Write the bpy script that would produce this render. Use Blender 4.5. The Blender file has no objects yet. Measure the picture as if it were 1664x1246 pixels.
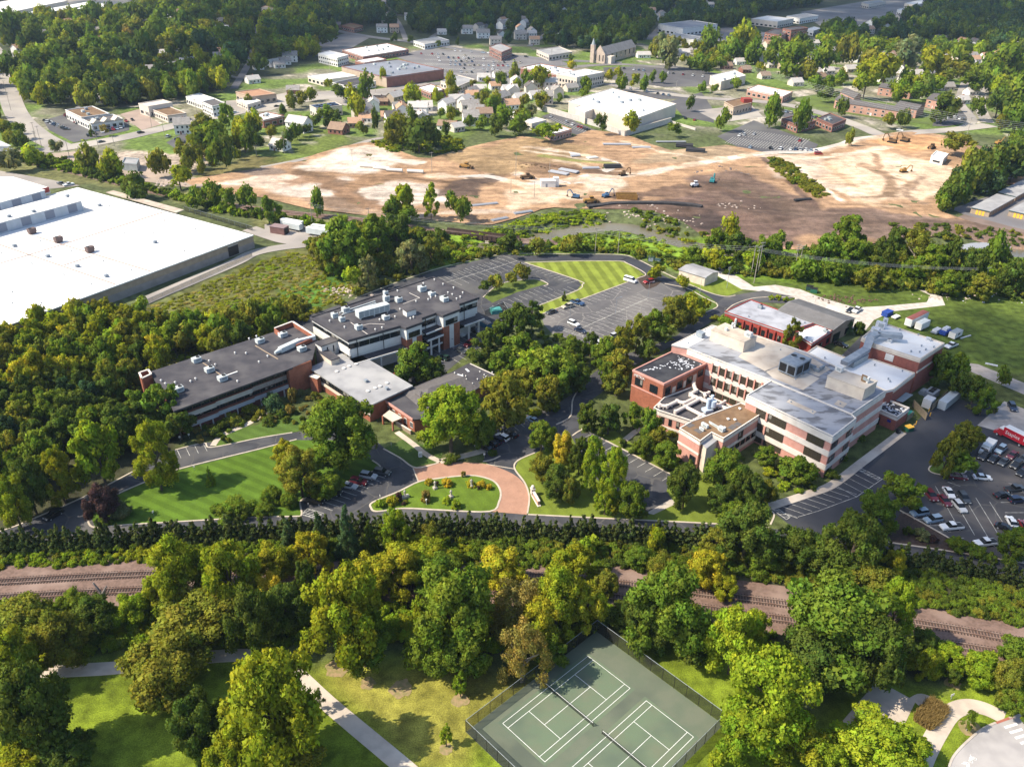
import bpy,math,random
import numpy as np
from mathutils import Vector,Matrix
from mathutils.geometry import delaunay_2d_cdt,tessellate_polygon
R=math.radians
scene=bpy.context.scene
col=scene.collection
random.seed(7);RNG=np.random.default_rng(7)
# ---------------------------------------------------------------- camera
CAM_H,PITCH,ROLL,FPX,CX,CY=131.25,R(29.539),R(1.2413),1350.0,832.0,623.0
_r0=Vector((1,0,0));_f=Vector((0,math.cos(PITCH),-math.sin(PITCH)));_u0=Vector((0,math.sin(PITCH),math.cos(PITCH)))
_r=math.cos(ROLL)*_r0+math.sin(ROLL)*_u0
_u=-math.sin(ROLL)*_r0+math.cos(ROLL)*_u0
CAM=Vector((0,0,CAM_H))
cd=bpy.data.cameras.new('camera');cam=bpy.data.objects.new('camera',cd);col.objects.link(cam)
cam.matrix_world=Matrix(((_r.x,_u.x,-_f.x,0),(_r.y,_u.y,-_f.y,0),(_r.z,_u.z,-_f.z,CAM_H),(0,0,0,1)))
cd.sensor_fit='HORIZONTAL';cd.sensor_width=36;cd.lens=FPX/1664*36
cd.clip_start=1;cd.clip_end=30000
scene.camera=cam
# ---------------------------------------------------------------- light
SUN_EL=R(47);SUN_AZ=math.atan2(-0.23,-0.974)  # direction towards the sun, from +x
sd=Vector((math.cos(SUN_EL)*math.cos(SUN_AZ),math.cos(SUN_EL)*math.sin(SUN_AZ),math.sin(SUN_EL)))
w=bpy.data.worlds.new('World');scene.world=w;w.use_nodes=True
nt=w.node_tree;bg=nt.nodes['Background'];sky=nt.nodes.new('ShaderNodeTexSky')
sky.sky_type='NISHITA';sky.sun_disc=False;sky.sun_elevation=SUN_EL
sky.sun_rotation=math.atan2(sd.x,sd.y)
nt.links.new(sky.outputs[0],bg.inputs[0]);bg.inputs[1].default_value=0.15
sl=bpy.data.lights.new('sun','SUN');sl.energy=4.6;sl.angle=R(0.5);sl.color=(1.0,0.91,0.74)
sun=bpy.data.objects.new('sun',sl);col.objects.link(sun)
sun.rotation_euler=sd.to_track_quat('Z','Y').to_euler();sun.location=(0,0,400)
scene.view_settings.view_transform='Standard';scene.view_settings.look='None'
scene.view_settings.gamma=1;scene.view_settings.exposure=0.80
scene.view_settings.use_curve_mapping=False
scene.cycles.max_bounces=5;scene.cycles.diffuse_bounces=3;scene.cycles.transparent_max_bounces=16
# ---------------------------------------------------------------- pixel <-> place
def P(x,y,z=0.0):
 """the point at height z that the photograph shows at pixel x, y"""
 d=_f+_r*((x-CX)/FPX)+_u*((CY-y)/FPX)
 return CAM+d*((z-CAM_H)/d.z)
def PX(v):
 d=Vector(v)-CAM;k=d.dot(_f)
 return CX+FPX*d.dot(_r)/k,CY-FPX*d.dot(_u)/k
PAN={'A1':(0,0,420/1635),'A2':(400,0,420/1635),'A3':(800,0,440/1664),'A4':(1220,0,444/1664),
'B1':(0,260,420/1635),'B2':(400,260,420/1635),'B3':(800,260,440/1664),'B4':(1220,260,444/1664),
'C1':(0,560,420/1635),'C2':(400,560,420/1635),'C3':(800,560,440/1664),'C4':(1220,560,444/1664),
'E1':(1420,640,244/1086),'E2':(1400,480,264/1645),'E3':(600,720,300/1664),'E4':(1060,440,360/1664),
'G1':(220,500,220/1246),'G2':(400,440,220/1246),'G3':(600,430,220/1246),'G4':(490,560,340/1664),
'G5':(1010,500,220/1246),'G6':(1080,600,220/1523),'G7':(1230,500,220/1246),'G8':(1230,600,240/1359),
'X':(0,0,1.0)}
def Q(pan,x,y):
 a,b,s=PAN[pan];return a+x*s,b+y*s
def QP(pan,x,y,z=0.0):
 return P(*Q(pan,x,y),z)
 # ---------------------------------------------------------------- tags, objects
def tag(o,label=None,cat=None,group=None,kind=None):
 if label:o['label']=label
 if cat:o['category']=cat
 if group:o['group']=group
 if kind:o['kind']=kind
 return o
def empty(name,loc,rz=0.0):
 o=bpy.data.objects.new(name,None);col.objects.link(o);o.location=loc;o.rotation_euler=(0,0,rz)
 o.empty_display_size=.5
 return o
def ob(name,me,parent=None,loc=None,rz=None):
 o=bpy.data.objects.new(name,me);col.objects.link(o)
 if parent is not None:o.parent=parent
 if loc is not None:o.location=loc
 if rz is not None:o.rotation_euler=(0,0,rz)
 return o
class MB:
 """collects boxes, prisms, tubes; build() links them as ONE mesh"""
 def __init__(s):s.v=[];s.f=[];s.m=[]
 def add(s,vs,fs,mi=0):
  b=len(s.v);s.v+=[tuple(v)for v in vs];s.f+=[tuple(i+b for i in f)for f in fs];s.m+=[mi]*len(fs);return s
 def box(s,c,d,rz=0.0,mi=0,bottom=True):
  """box centred at c (z = its base) with size d"""
  cs,sn=math.cos(rz),math.sin(rz);vs=[]
  for z in(0,d[2]):
   for x,y in((-1,-1),(1,-1),(1,1),(-1,1)):
    x*=d[0]/2;y*=d[1]/2
    vs.append((c[0]+x*cs-y*sn,c[1]+x*sn+y*cs,c[2]+z))
  return s.add(vs,[(3,2,1,0),(4,5,6,7),(0,1,5,4),(1,2,6,5),(2,3,7,6),(3,0,4,7)],mi)
 def prism(s,pts,z0,z1,mi=0,top=None):
  """upright prism on the outline pts; top = another outline for the upper face"""
  pts=[(p[0],p[1])for p in pts]
  if area2(pts)<0:
   pts=pts[::-1]
   if top:top=top[::-1]
  n=len(pts);t=top or pts
  vs=[(x,y,z0)for x,y in pts]+[(p[0],p[1],z1)for p in t]
  return s.add(vs,[tuple(range(n))[::-1],tuple(range(n,2*n))]+[(i,(i+1)%n,n+(i+1)%n,n+i)for i in range(n)],mi)
 def tube(s,a,b,r,n=6,mi=0,r2=None):
  a,b=Vector(a),Vector(b);d=(b-a)
  if d.length<1e-6:return s
  d.normalize();x=d.orthogonal().normalized();y=d.cross(x);vs=[]
  for p,rr in((a,r),(b,r2 if r2 is not None else r)):
   for k in range(n):
    t=2*math.pi*k/n;vs.append(p+(x*math.cos(t)+y*math.sin(t))*rr)
  return s.add(vs,[tuple(range(n))[::-1],tuple(range(n,2*n))]+[(i,(i+1)%n,n+(i+1)%n,n+i)for i in range(n)],mi)
 def wall(s,a,b,z0,z1,t,mi=0):
  """upright slab from a to b, thickness t centred on the line"""
  a,b=Vector((a[0],a[1])),Vector((b[0],b[1]));d=(b-a).normalized();n=Vector((-d.y,d.x))*t/2
  return s.prism([a+n,a-n,b-n,b+n],z0,z1,mi)
 def mesh(s,name,mats,smooth=False):
  me=bpy.data.meshes.new(name);me.from_pydata(s.v,[],s.f)
  for m in(mats if isinstance(mats,(list,tuple))else[mats]):me.materials.append(m)
  if any(s.m):me.polygons.foreach_set('material_index',s.m)
  if smooth:me.polygons.foreach_set('use_smooth',[True]*len(s.f))
  me.update();return me
 def build(s,name,mats,parent=None,loc=None,rz=None,smooth=False):
  return ob(name,s.mesh(name,mats,smooth),parent,loc,rz)
def area2(p):return sum(p[i][0]*p[(i+1)%len(p)][1]-p[(i+1)%len(p)][0]*p[i][1]for i in range(len(p)))
def local(pts,o):
 """world points into the frame of an empty that is only moved"""
 return[(p[0]-o.location.x,p[1]-o.location.y)for p in pts]
def tree_copy(o,parent=None):
 c=o.copy();col.objects.link(c)
 if parent is not None:c.parent=parent
 for ch in list(o.children):tree_copy(ch,c)
 return c
 # ---------------------------------------------------------------- materials
MATS={}
def mat(name,c,rough=.85,c2=None,scale=.3,detail=4,bump=0.0,bscale=8,c3=None,scale3=.04,metal=0.0,spec=.3,lo=.35,hi=.65,coord='pos',stretch=None,crack=None):
 """base colour c broken up by noise towards c2 (and, at a larger size, c3)"""
 if name in MATS:return MATS[name]
 m=bpy.data.materials.new(name);m.use_nodes=True;t=m.node_tree;N=t.nodes;L=t.links
 b=N['Principled BSDF'];b.inputs['Roughness'].default_value=rough;b.inputs['Metallic'].default_value=metal
 b.inputs['Specular IOR Level'].default_value=spec
 geo=N.new('ShaderNodeNewGeometry')if coord=='pos' else N.new('ShaderNodeTexCoord')
 vec=geo.outputs['Position' if coord=='pos' else 'Object']
 if stretch:
  mp=N.new('ShaderNodeMapping');mp.inputs['Rotation'].default_value=(0,0,stretch[0]);mp.inputs['Scale'].default_value=(stretch[1],stretch[2],1)
  L.new(vec,mp.inputs[0]);vec=mp.outputs[0]
 def noise(sc,dt):
  n=N.new('ShaderNodeTexNoise');n.inputs['Scale'].default_value=sc;n.inputs['Detail'].default_value=dt;L.new(vec,n.inputs['Vector']);return n
 def mix(f,a,bb):
  x=N.new('ShaderNodeMix');x.data_type='RGBA';L.new(f,x.inputs[0])
  for s_,v in((x.inputs[6],a),(x.inputs[7],bb)):
   if isinstance(v,tuple):s_.default_value=(*v[:3],1)
   else:L.new(v,s_)
  return x.outputs[2]
 def ramp(src,a,bb):
  r=N.new('ShaderNodeMapRange');r.inputs[1].default_value=a;r.inputs[2].default_value=bb;r.interpolation_type='SMOOTHSTEP';L.new(src,r.inputs[0]);return r.outputs[0]
 out=c
 if c2:out=mix(ramp(noise(scale,detail).outputs[0],lo,hi),c,c2)
 if c3:out=mix(ramp(noise(scale3,3).outputs[0],.45,.7),out,c3)
 if crack:
  vo=N.new('ShaderNodeTexVoronoi');vo.feature='DISTANCE_TO_EDGE';vo.inputs['Scale'].default_value=crack[0];wn=noise(.6,4);ad=N.new('ShaderNodeVectorMath');ad.operation='ADD';L.new(vec,ad.inputs[0]);L.new(wn.outputs[1],ad.inputs[1]);L.new(ad.outputs[0],vo.inputs['Vector'])
  out=mix(ramp(vo.outputs['Distance'],.022,.006),out,crack[1]);out=mix(ramp(noise(.9,2).outputs[0],.66,.76),out,crack[2])
 if isinstance(out,tuple):b.inputs['Base Color'].default_value=(*out[:3],1)
 else:L.new(out,b.inputs['Base Color'])
 if bump:
  bp=N.new('ShaderNodeBump');bp.inputs['Strength'].default_value=bump;bp.inputs['Distance'].default_value=.1
  L.new(noise(bscale,3).outputs[0],bp.inputs['Height']);L.new(bp.outputs[0],b.inputs['Normal'])
 MATS[name]=m;return m
def painted_mat(name,rough=.95,amt=.45,s1=.5,s2=4.0,bump=.3,stripe=None,streaks=()):
 """vertex colour of the ground, broken up by noise (patchy growth, soil, wear)"""
 m=bpy.data.materials.new(name);m.use_nodes=True;t=m.node_tree;N=t.nodes;L=t.links
 b=N['Principled BSDF'];b.inputs['Roughness'].default_value=rough;b.inputs['Specular IOR Level'].default_value=.15
 ca=N.new('ShaderNodeVertexColor');ca.layer_name='Col'
 geo=N.new('ShaderNodeNewGeometry');prev=ca.outputs[0]
 for sc,dt,k in((s1,5,amt),(s2,3,amt*.8),(.05,3,amt*.7)):
  n=N.new('ShaderNodeTexNoise');n.inputs['Scale'].default_value=sc;n.inputs['Detail'].default_value=dt;L.new(geo.outputs['Position'],n.inputs['Vector'])
  r=N.new('ShaderNodeMapRange');r.inputs[1].default_value=.3;r.inputs[2].default_value=.7;r.inputs[3].default_value=1-k;r.inputs[4].default_value=1+k;L.new(n.outputs[0],r.inputs[0])
  x=N.new('ShaderNodeVectorMath');x.operation='SCALE';L.new(prev,x.inputs[0]);L.new(r.outputs[0],x.inputs['Scale']);prev=x.outputs[0]
  hn=n
 for ang,sx,sy,k in streaks:
  mp=N.new('ShaderNodeMapping');mp.inputs['Rotation'].default_value=(0,0,-ang);mp.inputs['Scale'].default_value=(sx,sy,1);L.new(geo.outputs['Position'],mp.inputs[0])
  n=N.new('ShaderNodeTexNoise');n.inputs['Scale'].default_value=1;n.inputs['Detail'].default_value=5;n.inputs['Distortion'].default_value=.4;L.new(mp.outputs[0],n.inputs['Vector'])
  r=N.new('ShaderNodeMapRange');r.inputs[1].default_value=.38;r.inputs[2].default_value=.62;r.inputs[3].default_value=1-k;r.inputs[4].default_value=1+k*.6;L.new(n.outputs[0],r.inputs[0])
  x=N.new('ShaderNodeVectorMath');x.operation='SCALE';L.new(prev,x.inputs[0]);L.new(r.outputs[0],x.inputs['Scale']);prev=x.outputs[0]
 if stripe:
  ang,width,k=stripe
  mp=N.new('ShaderNodeMapping');mp.inputs['Rotation'].default_value=(0,0,-ang);L.new(geo.outputs['Position'],mp.inputs[0])
  wv=N.new('ShaderNodeTexWave');wv.inputs['Scale'].default_value=math.pi*2/(20*width);wv.inputs['Distortion'].default_value=.9;wv.inputs['Detail'].default_value=2;wv.inputs['Detail Scale'].default_value=.6
  L.new(mp.outputs[0],wv.inputs[0])
  r=N.new('ShaderNodeMapRange');r.inputs[1].default_value=.3;r.inputs[2].default_value=.7;r.inputs[3].default_value=1-k;r.inputs[4].default_value=1+k;L.new(wv.outputs[1],r.inputs[0])
  x=N.new('ShaderNodeVectorMath');x.operation='SCALE';L.new(prev,x.inputs[0]);L.new(r.outputs[0],x.inputs['Scale']);prev=x.outputs[0]
 L.new(prev,b.inputs['Base Color'])
 if bump:
  bp=N.new('ShaderNodeBump');bp.inputs['Strength'].default_value=bump;bp.inputs['Distance'].default_value=.25
  n2=N.new('ShaderNodeTexNoise');n2.inputs['Scale'].default_value=2.2;n2.inputs['Detail'].default_value=5;L.new(geo.outputs['Position'],n2.inputs['Vector'])
  L.new(n2.outputs[0],bp.inputs['Height']);L.new(bp.outputs[0],b.inputs['Normal'])
 return m
def glass_mat(name,c=(.012,.016,.02)):
 return mat(name,c,rough=.12,spec=.5)
 # ================================================================ SETTING: ground, roads, lots, paths
def smooth(pts,n=6,closed=False):
 pts=[Vector((p[0],p[1]))for p in pts];out=[];m=len(pts)
 for i in range(m if closed else m-1):
  g=lambda k:pts[k%m]if closed else pts[max(0,min(m-1,k))]
  a,b,c,d=g(i-1),g(i),g(i+1),g(i+2)
  for k in range(n):
   t=k/n
   out.append(.5*(2*b+(c-a)*t+(2*a-5*b+4*c-d)*t*t+(3*b-a-3*c+d)*t**3))
 if not closed:out.append(pts[-1])
 return out
def seg_dist(X,Y,line):
 """distance of many points to a polyline"""
 best=np.full(X.shape,1e9)
 for a,b in zip(line[:-1],line[1:]):
  dx,dy=b[0]-a[0],b[1]-a[1];l2=dx*dx+dy*dy+1e-9
  t=np.clip(((X-a[0])*dx+(Y-a[1])*dy)/l2,0,1)
  best=np.minimum(best,np.hypot(X-a[0]-t*dx,Y-a[1]-t*dy))
 return best
def inside(X,Y,poly):
 r=np.zeros(X.shape,bool);n=len(poly)
 for i in range(n):
  x1,y1=poly[i][0],poly[i][1];x2,y2=poly[(i+1)%n][0],poly[(i+1)%n][1]
  if y1==y2:continue
  c=((y1>Y)!=(y2>Y))&(X<(x2-x1)*(Y-y1)/(y2-y1)+x1);r^=c
 return r
KEEP=[]  # world outlines where no scrub or far tree may stand (roads, lots, buildings)
def W(pts,z=0.0):return[P(x,max(y,-70),z)for x,y in pts]
def vnoise(X,Y,s,seed=0):
 """cheap smooth value noise"""
 r=np.random.default_rng(seed);T=r.random((64,64));x=X/s;y=Y/s
 xi=np.floor(x).astype(int);yi=np.floor(y).astype(int);fx=x-xi;fy=y-yi
 fx=fx*fx*(3-2*fx);fy=fy*fy*(3-2*fy);g=lambda a,b:T[a%64,b%64]
 return(g(xi,yi)*(1-fx)+g(xi+1,yi)*fx)*(1-fy)+(g(xi,yi+1)*(1-fx)+g(xi+1,yi+1)*fx)*fy
CREEK=[P(x,y,-2)for x,y in((740,408),(790,402),(850,396),(906,379),(972,370),(1022,371),(1060,381),(1098,392),(1130,401),(1200,412),(1290,420),(1400,410),(1500,404),(1600,408),(1700,416))]
CREEK=smooth(CREEK,4)
MOUNDS=[]  # (x, y, radius x, radius y, height)
def gz(X,Y):
 d=seg_dist(X,Y,CREEK)
 z=-3.0*np.exp(-(d/8.0)**4)
 for mx,my,rx,ry,h in MOUNDS:
  q=((X-mx)/rx)**2+((Y-my)/ry)**2
  z=z+h*np.exp(-q*1.6)
 return z
def gz1(x,y):return float(gz(np.array([x]),np.array([y]))[0])
for x,y,rx,ry,h in((1190,290,14,8,3.5),(1170,275,9,6,2.5),(868,275,18,8,2.6),(575,250,16,8,3),(600,268,25,7,2.0),(1210,352,22,7,2.2),(1040,340,22,5,2.2),
(1300,330,16,10,2),(790,262,20,9,2.2),(1440,295,25,14,2.0),(760,300,10,6,1.6),(990,330,20,4,1.6),(1110,345,18,5,2.0)):
 q=P(x,y);MOUNDS.append((q.x,q.y,rx,ry,h))
DIRT=[(300,296),(345,286),(420,275),(480,262),(560,238),(612,233),(660,250),(700,258),(760,240),(850,222),(905,232),(960,212),(1030,224),(1090,244),(1180,236),(1250,250),(1310,250),
(1370,236),(1420,222),(1490,214),(1560,226),(1600,240),(1664,236),(1800,250),(1800,300),(1560,300),(1530,345),(1664,380),(1800,400),(1800,430),(1560,385),(1420,392),(1330,402),(1230,400),(1150,388),(1110,360),
(1060,346),(985,342),(900,338),(860,348),(800,366),(740,362),(690,357),(610,352),(500,340),(430,322),(350,312)]
ASH=(.055,.054,.058)
# (outline in photo pixels, ground colour, soft edge in metres)
ZONES=[
([(-200,560),(1900,560),(1900,1400),(-200,1400)],(.075,.09,.028),5),  # campus and park base
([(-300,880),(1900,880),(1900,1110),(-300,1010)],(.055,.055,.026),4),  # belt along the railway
([(-300,1060),(600,1060),(800,1130),(1000,1020),(1180,1030),(1300,1180),(1420,1100),(1900,1130),(1900,1500),(-300,1500)],(.135,.178,.014),5),  # park lawn
([(560,1100),(700,1080),(830,1120),(760,1246),(640,1200)],(.21,.195,.035),8),  # dry lawn
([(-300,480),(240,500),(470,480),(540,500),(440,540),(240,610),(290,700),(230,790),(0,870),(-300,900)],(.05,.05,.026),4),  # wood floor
([(235,500),(470,400),(560,430),(600,452),(560,480),(500,515),(400,545),(250,600)],(.105,.105,.032),6),  # rough meadow
([(452,470),(560,440),(572,455),(520,500),(470,497)],(.07,.14,.02),4),
([(400,255),(640,235),(640,305),(560,330),(300,300)],(.15,.13,.05),8),
([(-100,265),(60,262),(300,312),(500,350),(640,372),(740,385),(700,402),(560,375),(440,372),(380,345),(200,306),(0,285)],(.13,.13,.05),5),
([(660,375),(1200,385),(1664,420),(1900,450),(1900,500),(1240,462),(1100,440),(1000,412),(820,412),(700,440),(640,420)],(.15,.235,.024),5),  # flood-plain grass
([(1200,455),(1900,470),(1900,640),(1560,590),(1400,500),(1240,480)],(.075,.105,.018),4),  # east lawn
([(-400,-200),(2100,-200),(2100,212),(1600,215),(1400,205),(1180,215),(980,195),(700,215),(560,225),(300,255),(-300,260)],(.19,.18,.12),20),  # town
([(-900,-200),(2600,-200),(2600,60),(1200,60),(560,80),(480,120),(300,168),(130,185),(30,170),(-600,120)],(.05,.06,.03),20),
([(100,262),(230,240),(330,240),(350,262),(300,285),(210,290)],(.36,.29,.23),6),
]
for x0,y0,x1,y1 in((440,205,560,262),(640,190,760,235),(900,180,960,205)):
 ZONES.append(([(x0,y0),(x1,y0),(x1,y1),(x0,y1)],(.11,.14,.03),8))
def feather(X,Y,poly,s,seed=3):
 ins=inside(X,Y,poly)
 d=seg_dist(X,Y,list(poly)+[poly[0]]);d=np.where(ins,d,-d)
 d=d+(vnoise(X,Y,s*1.5+2,seed)-.5)*s*1.6
 return np.clip(d/s+.5,0,1)
def paint(X,Y,base,zones):
 C=np.tile(np.array(base),(X.size,1));
 for i,(pl,c,s)in enumerate(zones):
  wp=W(pl)if len(pl)>2 else None
  xs=[p[0]for p in wp];ys=[p[1]for p in wp]
  sel=(X>min(xs)-2*s)&(X<max(xs)+2*s)&(Y>min(ys)-2*s)&(Y<max(ys)+2*s)
  if not sel.any():continue
  k=feather(X[sel],Y[sel],wp,s,i)[:,None];C[sel]=C[sel]*(1-k)+np.array(c)*k
 return C
def npmesh(name,V,F,mats,colour=None,smooth_=False,fm=None):
 """mesh from arrays; F is (n,3) or (n,4)"""
 me=bpy.data.meshes.new(name);k=F.shape[1]
 me.vertices.add(len(V));me.vertices.foreach_set('co',np.ascontiguousarray(V,dtype=np.float32).ravel())
 me.loops.add(F.size);me.loops.foreach_set('vertex_index',np.ascontiguousarray(F,dtype=np.int32).ravel())
 me.polygons.add(len(F));me.polygons.foreach_set('loop_start',np.arange(0,F.size,k,dtype=np.int32))
 for m in(mats if isinstance(mats,(list,tuple))else[mats]):me.materials.append(m)
 if fm is not None:me.polygons.foreach_set('material_index',fm.astype(np.int32))
 me.polygons.foreach_set('use_smooth',np.full(len(F),smooth_))
 if colour is not None:
  a=me.attributes.new('Col','FLOAT_COLOR','POINT')
  a.data.foreach_set('color',np.concatenate([colour,np.ones((len(V),1))],1).astype(np.float32).ravel())
 me.update(calc_edges=True);me.validate();return me
def polar_ground():
 rr=[70.0]
 while rr[-1]<1500:rr.append(rr[-1]*1.0085)
 while rr[-1]<16000:rr.append(rr[-1]*1.12)
 rr=np.array(rr);th=np.radians(np.linspace(-62,62,480))
 RR,TH=np.meshgrid(rr,th,indexing='ij');X=(RR*np.sin(TH)).ravel();Y=(RR*np.cos(TH)).ravel()-20
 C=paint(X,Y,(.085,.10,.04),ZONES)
 far=Y>P(832,262).y;town=np.clip((C[:,0]-.08)/.06,0,1)*far;n1=vnoise(X,Y,26,41);n2=vnoise(X,Y,11,42)
 for lo,c_ in((.52,(.115,.165,.035)),(.0,None)):
  if c_:k=(np.clip((n1-lo)*9,0,1)*town)[:,None];C=C*(1-k)+np.array(c_)*k
 k=(np.clip((n2-.66)*10,0,1)*town*(n1<.55))[:,None];C=C*(1-k)+np.array((.42,.37,.31))*k
 Z=gz(X,Y)-.03
 n,m=RR.shape;i=np.arange(n*m).reshape(n,m)
 F=np.stack([i[:-1,:-1].ravel(),i[1:,:-1].ravel(),i[1:,1:].ravel(),i[:-1,1:].ravel()],1)[:,::-1]
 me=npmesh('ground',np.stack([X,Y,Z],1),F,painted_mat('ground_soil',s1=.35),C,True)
 return tag(ob('ground',me),kind='structure')
polar_ground()
NEAR=[(-400,30),(400,30),(400,85),(-400,85)]
tag(MB().prism(NEAR,-1,-.05).build('near_ground',mat('grass_plain',(.10,.13,.02),c2=(.07,.10,.02))),kind='structure')
def cdt_sheet(name,outline,m,z=0.0,step=None,colour=None,rel=False,kind='structure',parent=None,zfun=None):
 """flat (or gently shaped) sheet bounded by a world outline"""
 out=[Vector((p[0],p[1]))for p in outline];pts=list(out);n=len(out)
 if step:
  xs=[p.x for p in out];ys=[p.y for p in out]
  gx,gy=np.meshgrid(np.arange(min(xs),max(xs),step),np.arange(min(ys),max(ys),step));gx=gx.ravel()+RNG.uniform(-.3,.3,gx.size)*step;gy=gy.ravel()+RNG.uniform(-.3,.3,gy.size)*step
  ok=inside(gx,gy,out)&(seg_dist(gx,gy,out+[out[0]])>step*.5)
  pts+=[Vector((a,b))for a,b in zip(gx[ok],gy[ok])]
 r=delaunay_2d_cdt(pts,[],[list(range(n))],1,1e-4)
 V=np.array([(v.x,v.y,0)for v in r[0]]);F=np.array([f for f in r[2]if len(f)==3])
 a=V[F];cr=(a[:,1,0]-a[:,0,0])*(a[:,2,1]-a[:,0,1])-(a[:,1,1]-a[:,0,1])*(a[:,2,0]-a[:,0,0])
 F[cr<0]=F[cr<0][:,::-1]
 V[:,2]=z if zfun is None else z+zfun(V[:,0],V[:,1])
 C=colour(V[:,0],V[:,1])if colour else None
 return tag(ob(name,npmesh(name,V,F,m,C,bool(step)),parent),kind=kind)
def sheet(name,px,m,z,sm=0,**k):
 wp=W(px);wp=smooth(wp,sm,True)if sm else wp
 return cdt_sheet(name,wp,m,z,**k)
def ribbon(name,line,width,m,z,h=0.0,parent=None,kind='structure'):
 """strip of constant width along a world polyline; h > 0 gives it a height"""
 line=[Vector((p[0],p[1]))for p in line];L_,R_=[],[]
 for i,p in enumerate(line):
  d=(line[min(i+1,len(line)-1)]-line[max(i-1,0)]).normalized();nn=Vector((-d.y,d.x))*width/2
  L_.append(p+nn);R_.append(p-nn)
 b=MB();n=len(line)
 if h<=0:
  b.add([(p.x,p.y,z)for p in L_]+[(p.x,p.y,z)for p in R_],[(i+1,i,n+i,n+i+1)[::-1]for i in range(n-1)])
 else:
  vs=[(p.x,p.y,z-.05)for p in L_]+[(p.x,p.y,z+h)for p in L_]+[(p.x,p.y,z+h)for p in R_]+[(p.x,p.y,z-.05)for p in R_]
  fs=[]
  for k in range(3):
   fs+=[(k*n+i,k*n+i+1,(k+1)*n+i+1,(k+1)*n+i)for i in range(n-1)]
  fs+=[(0,n,2*n,3*n),(n-1,4*n-1,3*n-1,2*n-1)]
  b.add(vs,fs)
 return tag(b.build(name,m,parent),kind=kind)
M_ASPH=mat('asphalt',(.062,.062,.070),c2=(.042,.042,.048),scale=.25,c3=(.10,.095,.092),scale3=.06,bump=.15,bscale=12,crack=(.11,(.088,.083,.08),(.048,.047,.049)))
M_ASPHD=mat('asphalt_fresh',(.036,.038,.047),c2=(.046,.047,.056),scale=.12,c3=(.058,.057,.062),scale3=.05,bump=.15,bscale=12)
M_ASPHL=mat('asphalt_worn',(.115,.107,.108),c2=(.088,.083,.085),scale=.2,c3=(.17,.155,.145),scale3=.05,crack=(.10,(.20,.185,.17),(.08,.075,.075)))
M_LOTFAR=mat('lot_far',(.17,.16,.165),c2=(.14,.13,.135),scale=.03,c3=(.21,.20,.195),scale3=.02)
M_ROADFAR=mat('road_pale',(.34,.30,.27),c2=(.26,.235,.215),scale=.05,c3=(.40,.36,.31),scale3=.02)
M_CONC=mat('concrete',(.46,.40,.34),c2=(.38,.33,.28),scale=.6,c3=(.52,.47,.41),scale3=.08)
M_KERB=mat('kerb_concrete',(.52,.44,.35),c2=(.42,.36,.29),scale=.5)
M_PATH=mat('path_concrete',(.50,.42,.34),c2=(.42,.35,.29),scale=.5,c3=(.55,.48,.40),scale3=.1)
M_GRAVEL=mat('gravel_pale',(.50,.45,.40),c2=(.40,.35,.30),scale=.5,c3=(.60,.55,.50),scale3=.05)
M_PAINT=mat('road_paint',(.56,.54,.49),c2=(.30,.29,.27),scale=.9)
M_PAINTW=mat('road_paint_fresh',(.80,.79,.76),c2=(.70,.69,.66),scale=1.5)
M_MULCH=mat('mulch',(.075,.048,.036),c2=(.045,.03,.024),scale=1.5,bump=.4)
def lawn_mat(name,c,period=2.4,ang=0.0,k=.16):
 m=painted_mat(name,amt=.16,s1=.25,s2=2.5,bump=.25,stripe=(ang,period,k))
 return m
def flat_col(c):return lambda X,Y:np.tile(np.array(c),(X.size,1))
# ---- lots and drives (photo pixels, all at ground level)
z_=.012
sheet('front_road',[(-60,866),(0,864),(70,838),(139,807),(190,782),(230,762),(285,730),(331,719),(420,712),(475,703),(560,690),(610,715),(625,728),(650,745),(676,760),(681,783),(647,799),(605,817),(602,825),(613,832),(657,827),(796,832),
(860,836),(1000,843),(1162,851),(1290,862),(1440,880),(1560,899),(1664,917),(1760,935),(1760,965),(1664,940),(1440,905),(1290,886),(1160,876),(860,862),(600,858),(420,865),(154,878),(0,890),(-60,894)],M_ASPH,z_)
sheet('entrance_car_park',[(786,748),(800,700),(860,672),(900,660),(930,640),(956,613),(975,598),(1000,580),(1050,566),(1100,545),(1130,515),(1110,495),(1128,486),(1141,483),(1162,492),(1178,482),(1240,472),(1290,482),(1290,494),(1215,490),(1180,506),(1148,528),
(1092,562),(1010,605),(975,640),(945,660),(940,695),(945,704),(959,703),(1091,771),(1083,798),(1095,815),(1055,836),(1030,830),(960,770),(930,712),(869,736),(842,748),(837,761),(853,787),(820,770),(800,758)],M_ASPH,z_+.006)
sheet('west_car_park',[(470,524),(577,486),(640,462),(720,435),(820,413),(840,414),(853,426),(940,456),(945,463),(938,471),(872,497),(862,515),(830,535),(790,560),(760,575),(700,625),(640,620),(640,560),(600,545),(520,545)],M_ASPH,z_)
sheet('north_car_park',[(879,511),(1011,462),(1037,453),(1052,447),(1082,462),(1120,474),(1135,484),(1110,500),(1064,524),(1000,548),(959,560),(900,545),(884,528)],M_ASPHL,z_)
ribbon('loop_road',smooth(W([(836,421),(853,420),(932,418.5),(1005,419),(1022,423),(1042,432),(1060,446),(1090,460),(1120,471),(1150,481),(1172,487)]),8),6.6,M_ASPHD,z_+.012)
SE=[(1249,826),(1310,806),(1358,790),(1470,703),(1505,670),(1535,640),(1580,655),(1628,664),(1664,690),(1760,740),(1760,955),(1664,930),(1560,905),(1440,884),(1330,868),(1290,858)]
sheet('east_car_park',SE,M_ASPHD,z_+.006)
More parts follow.
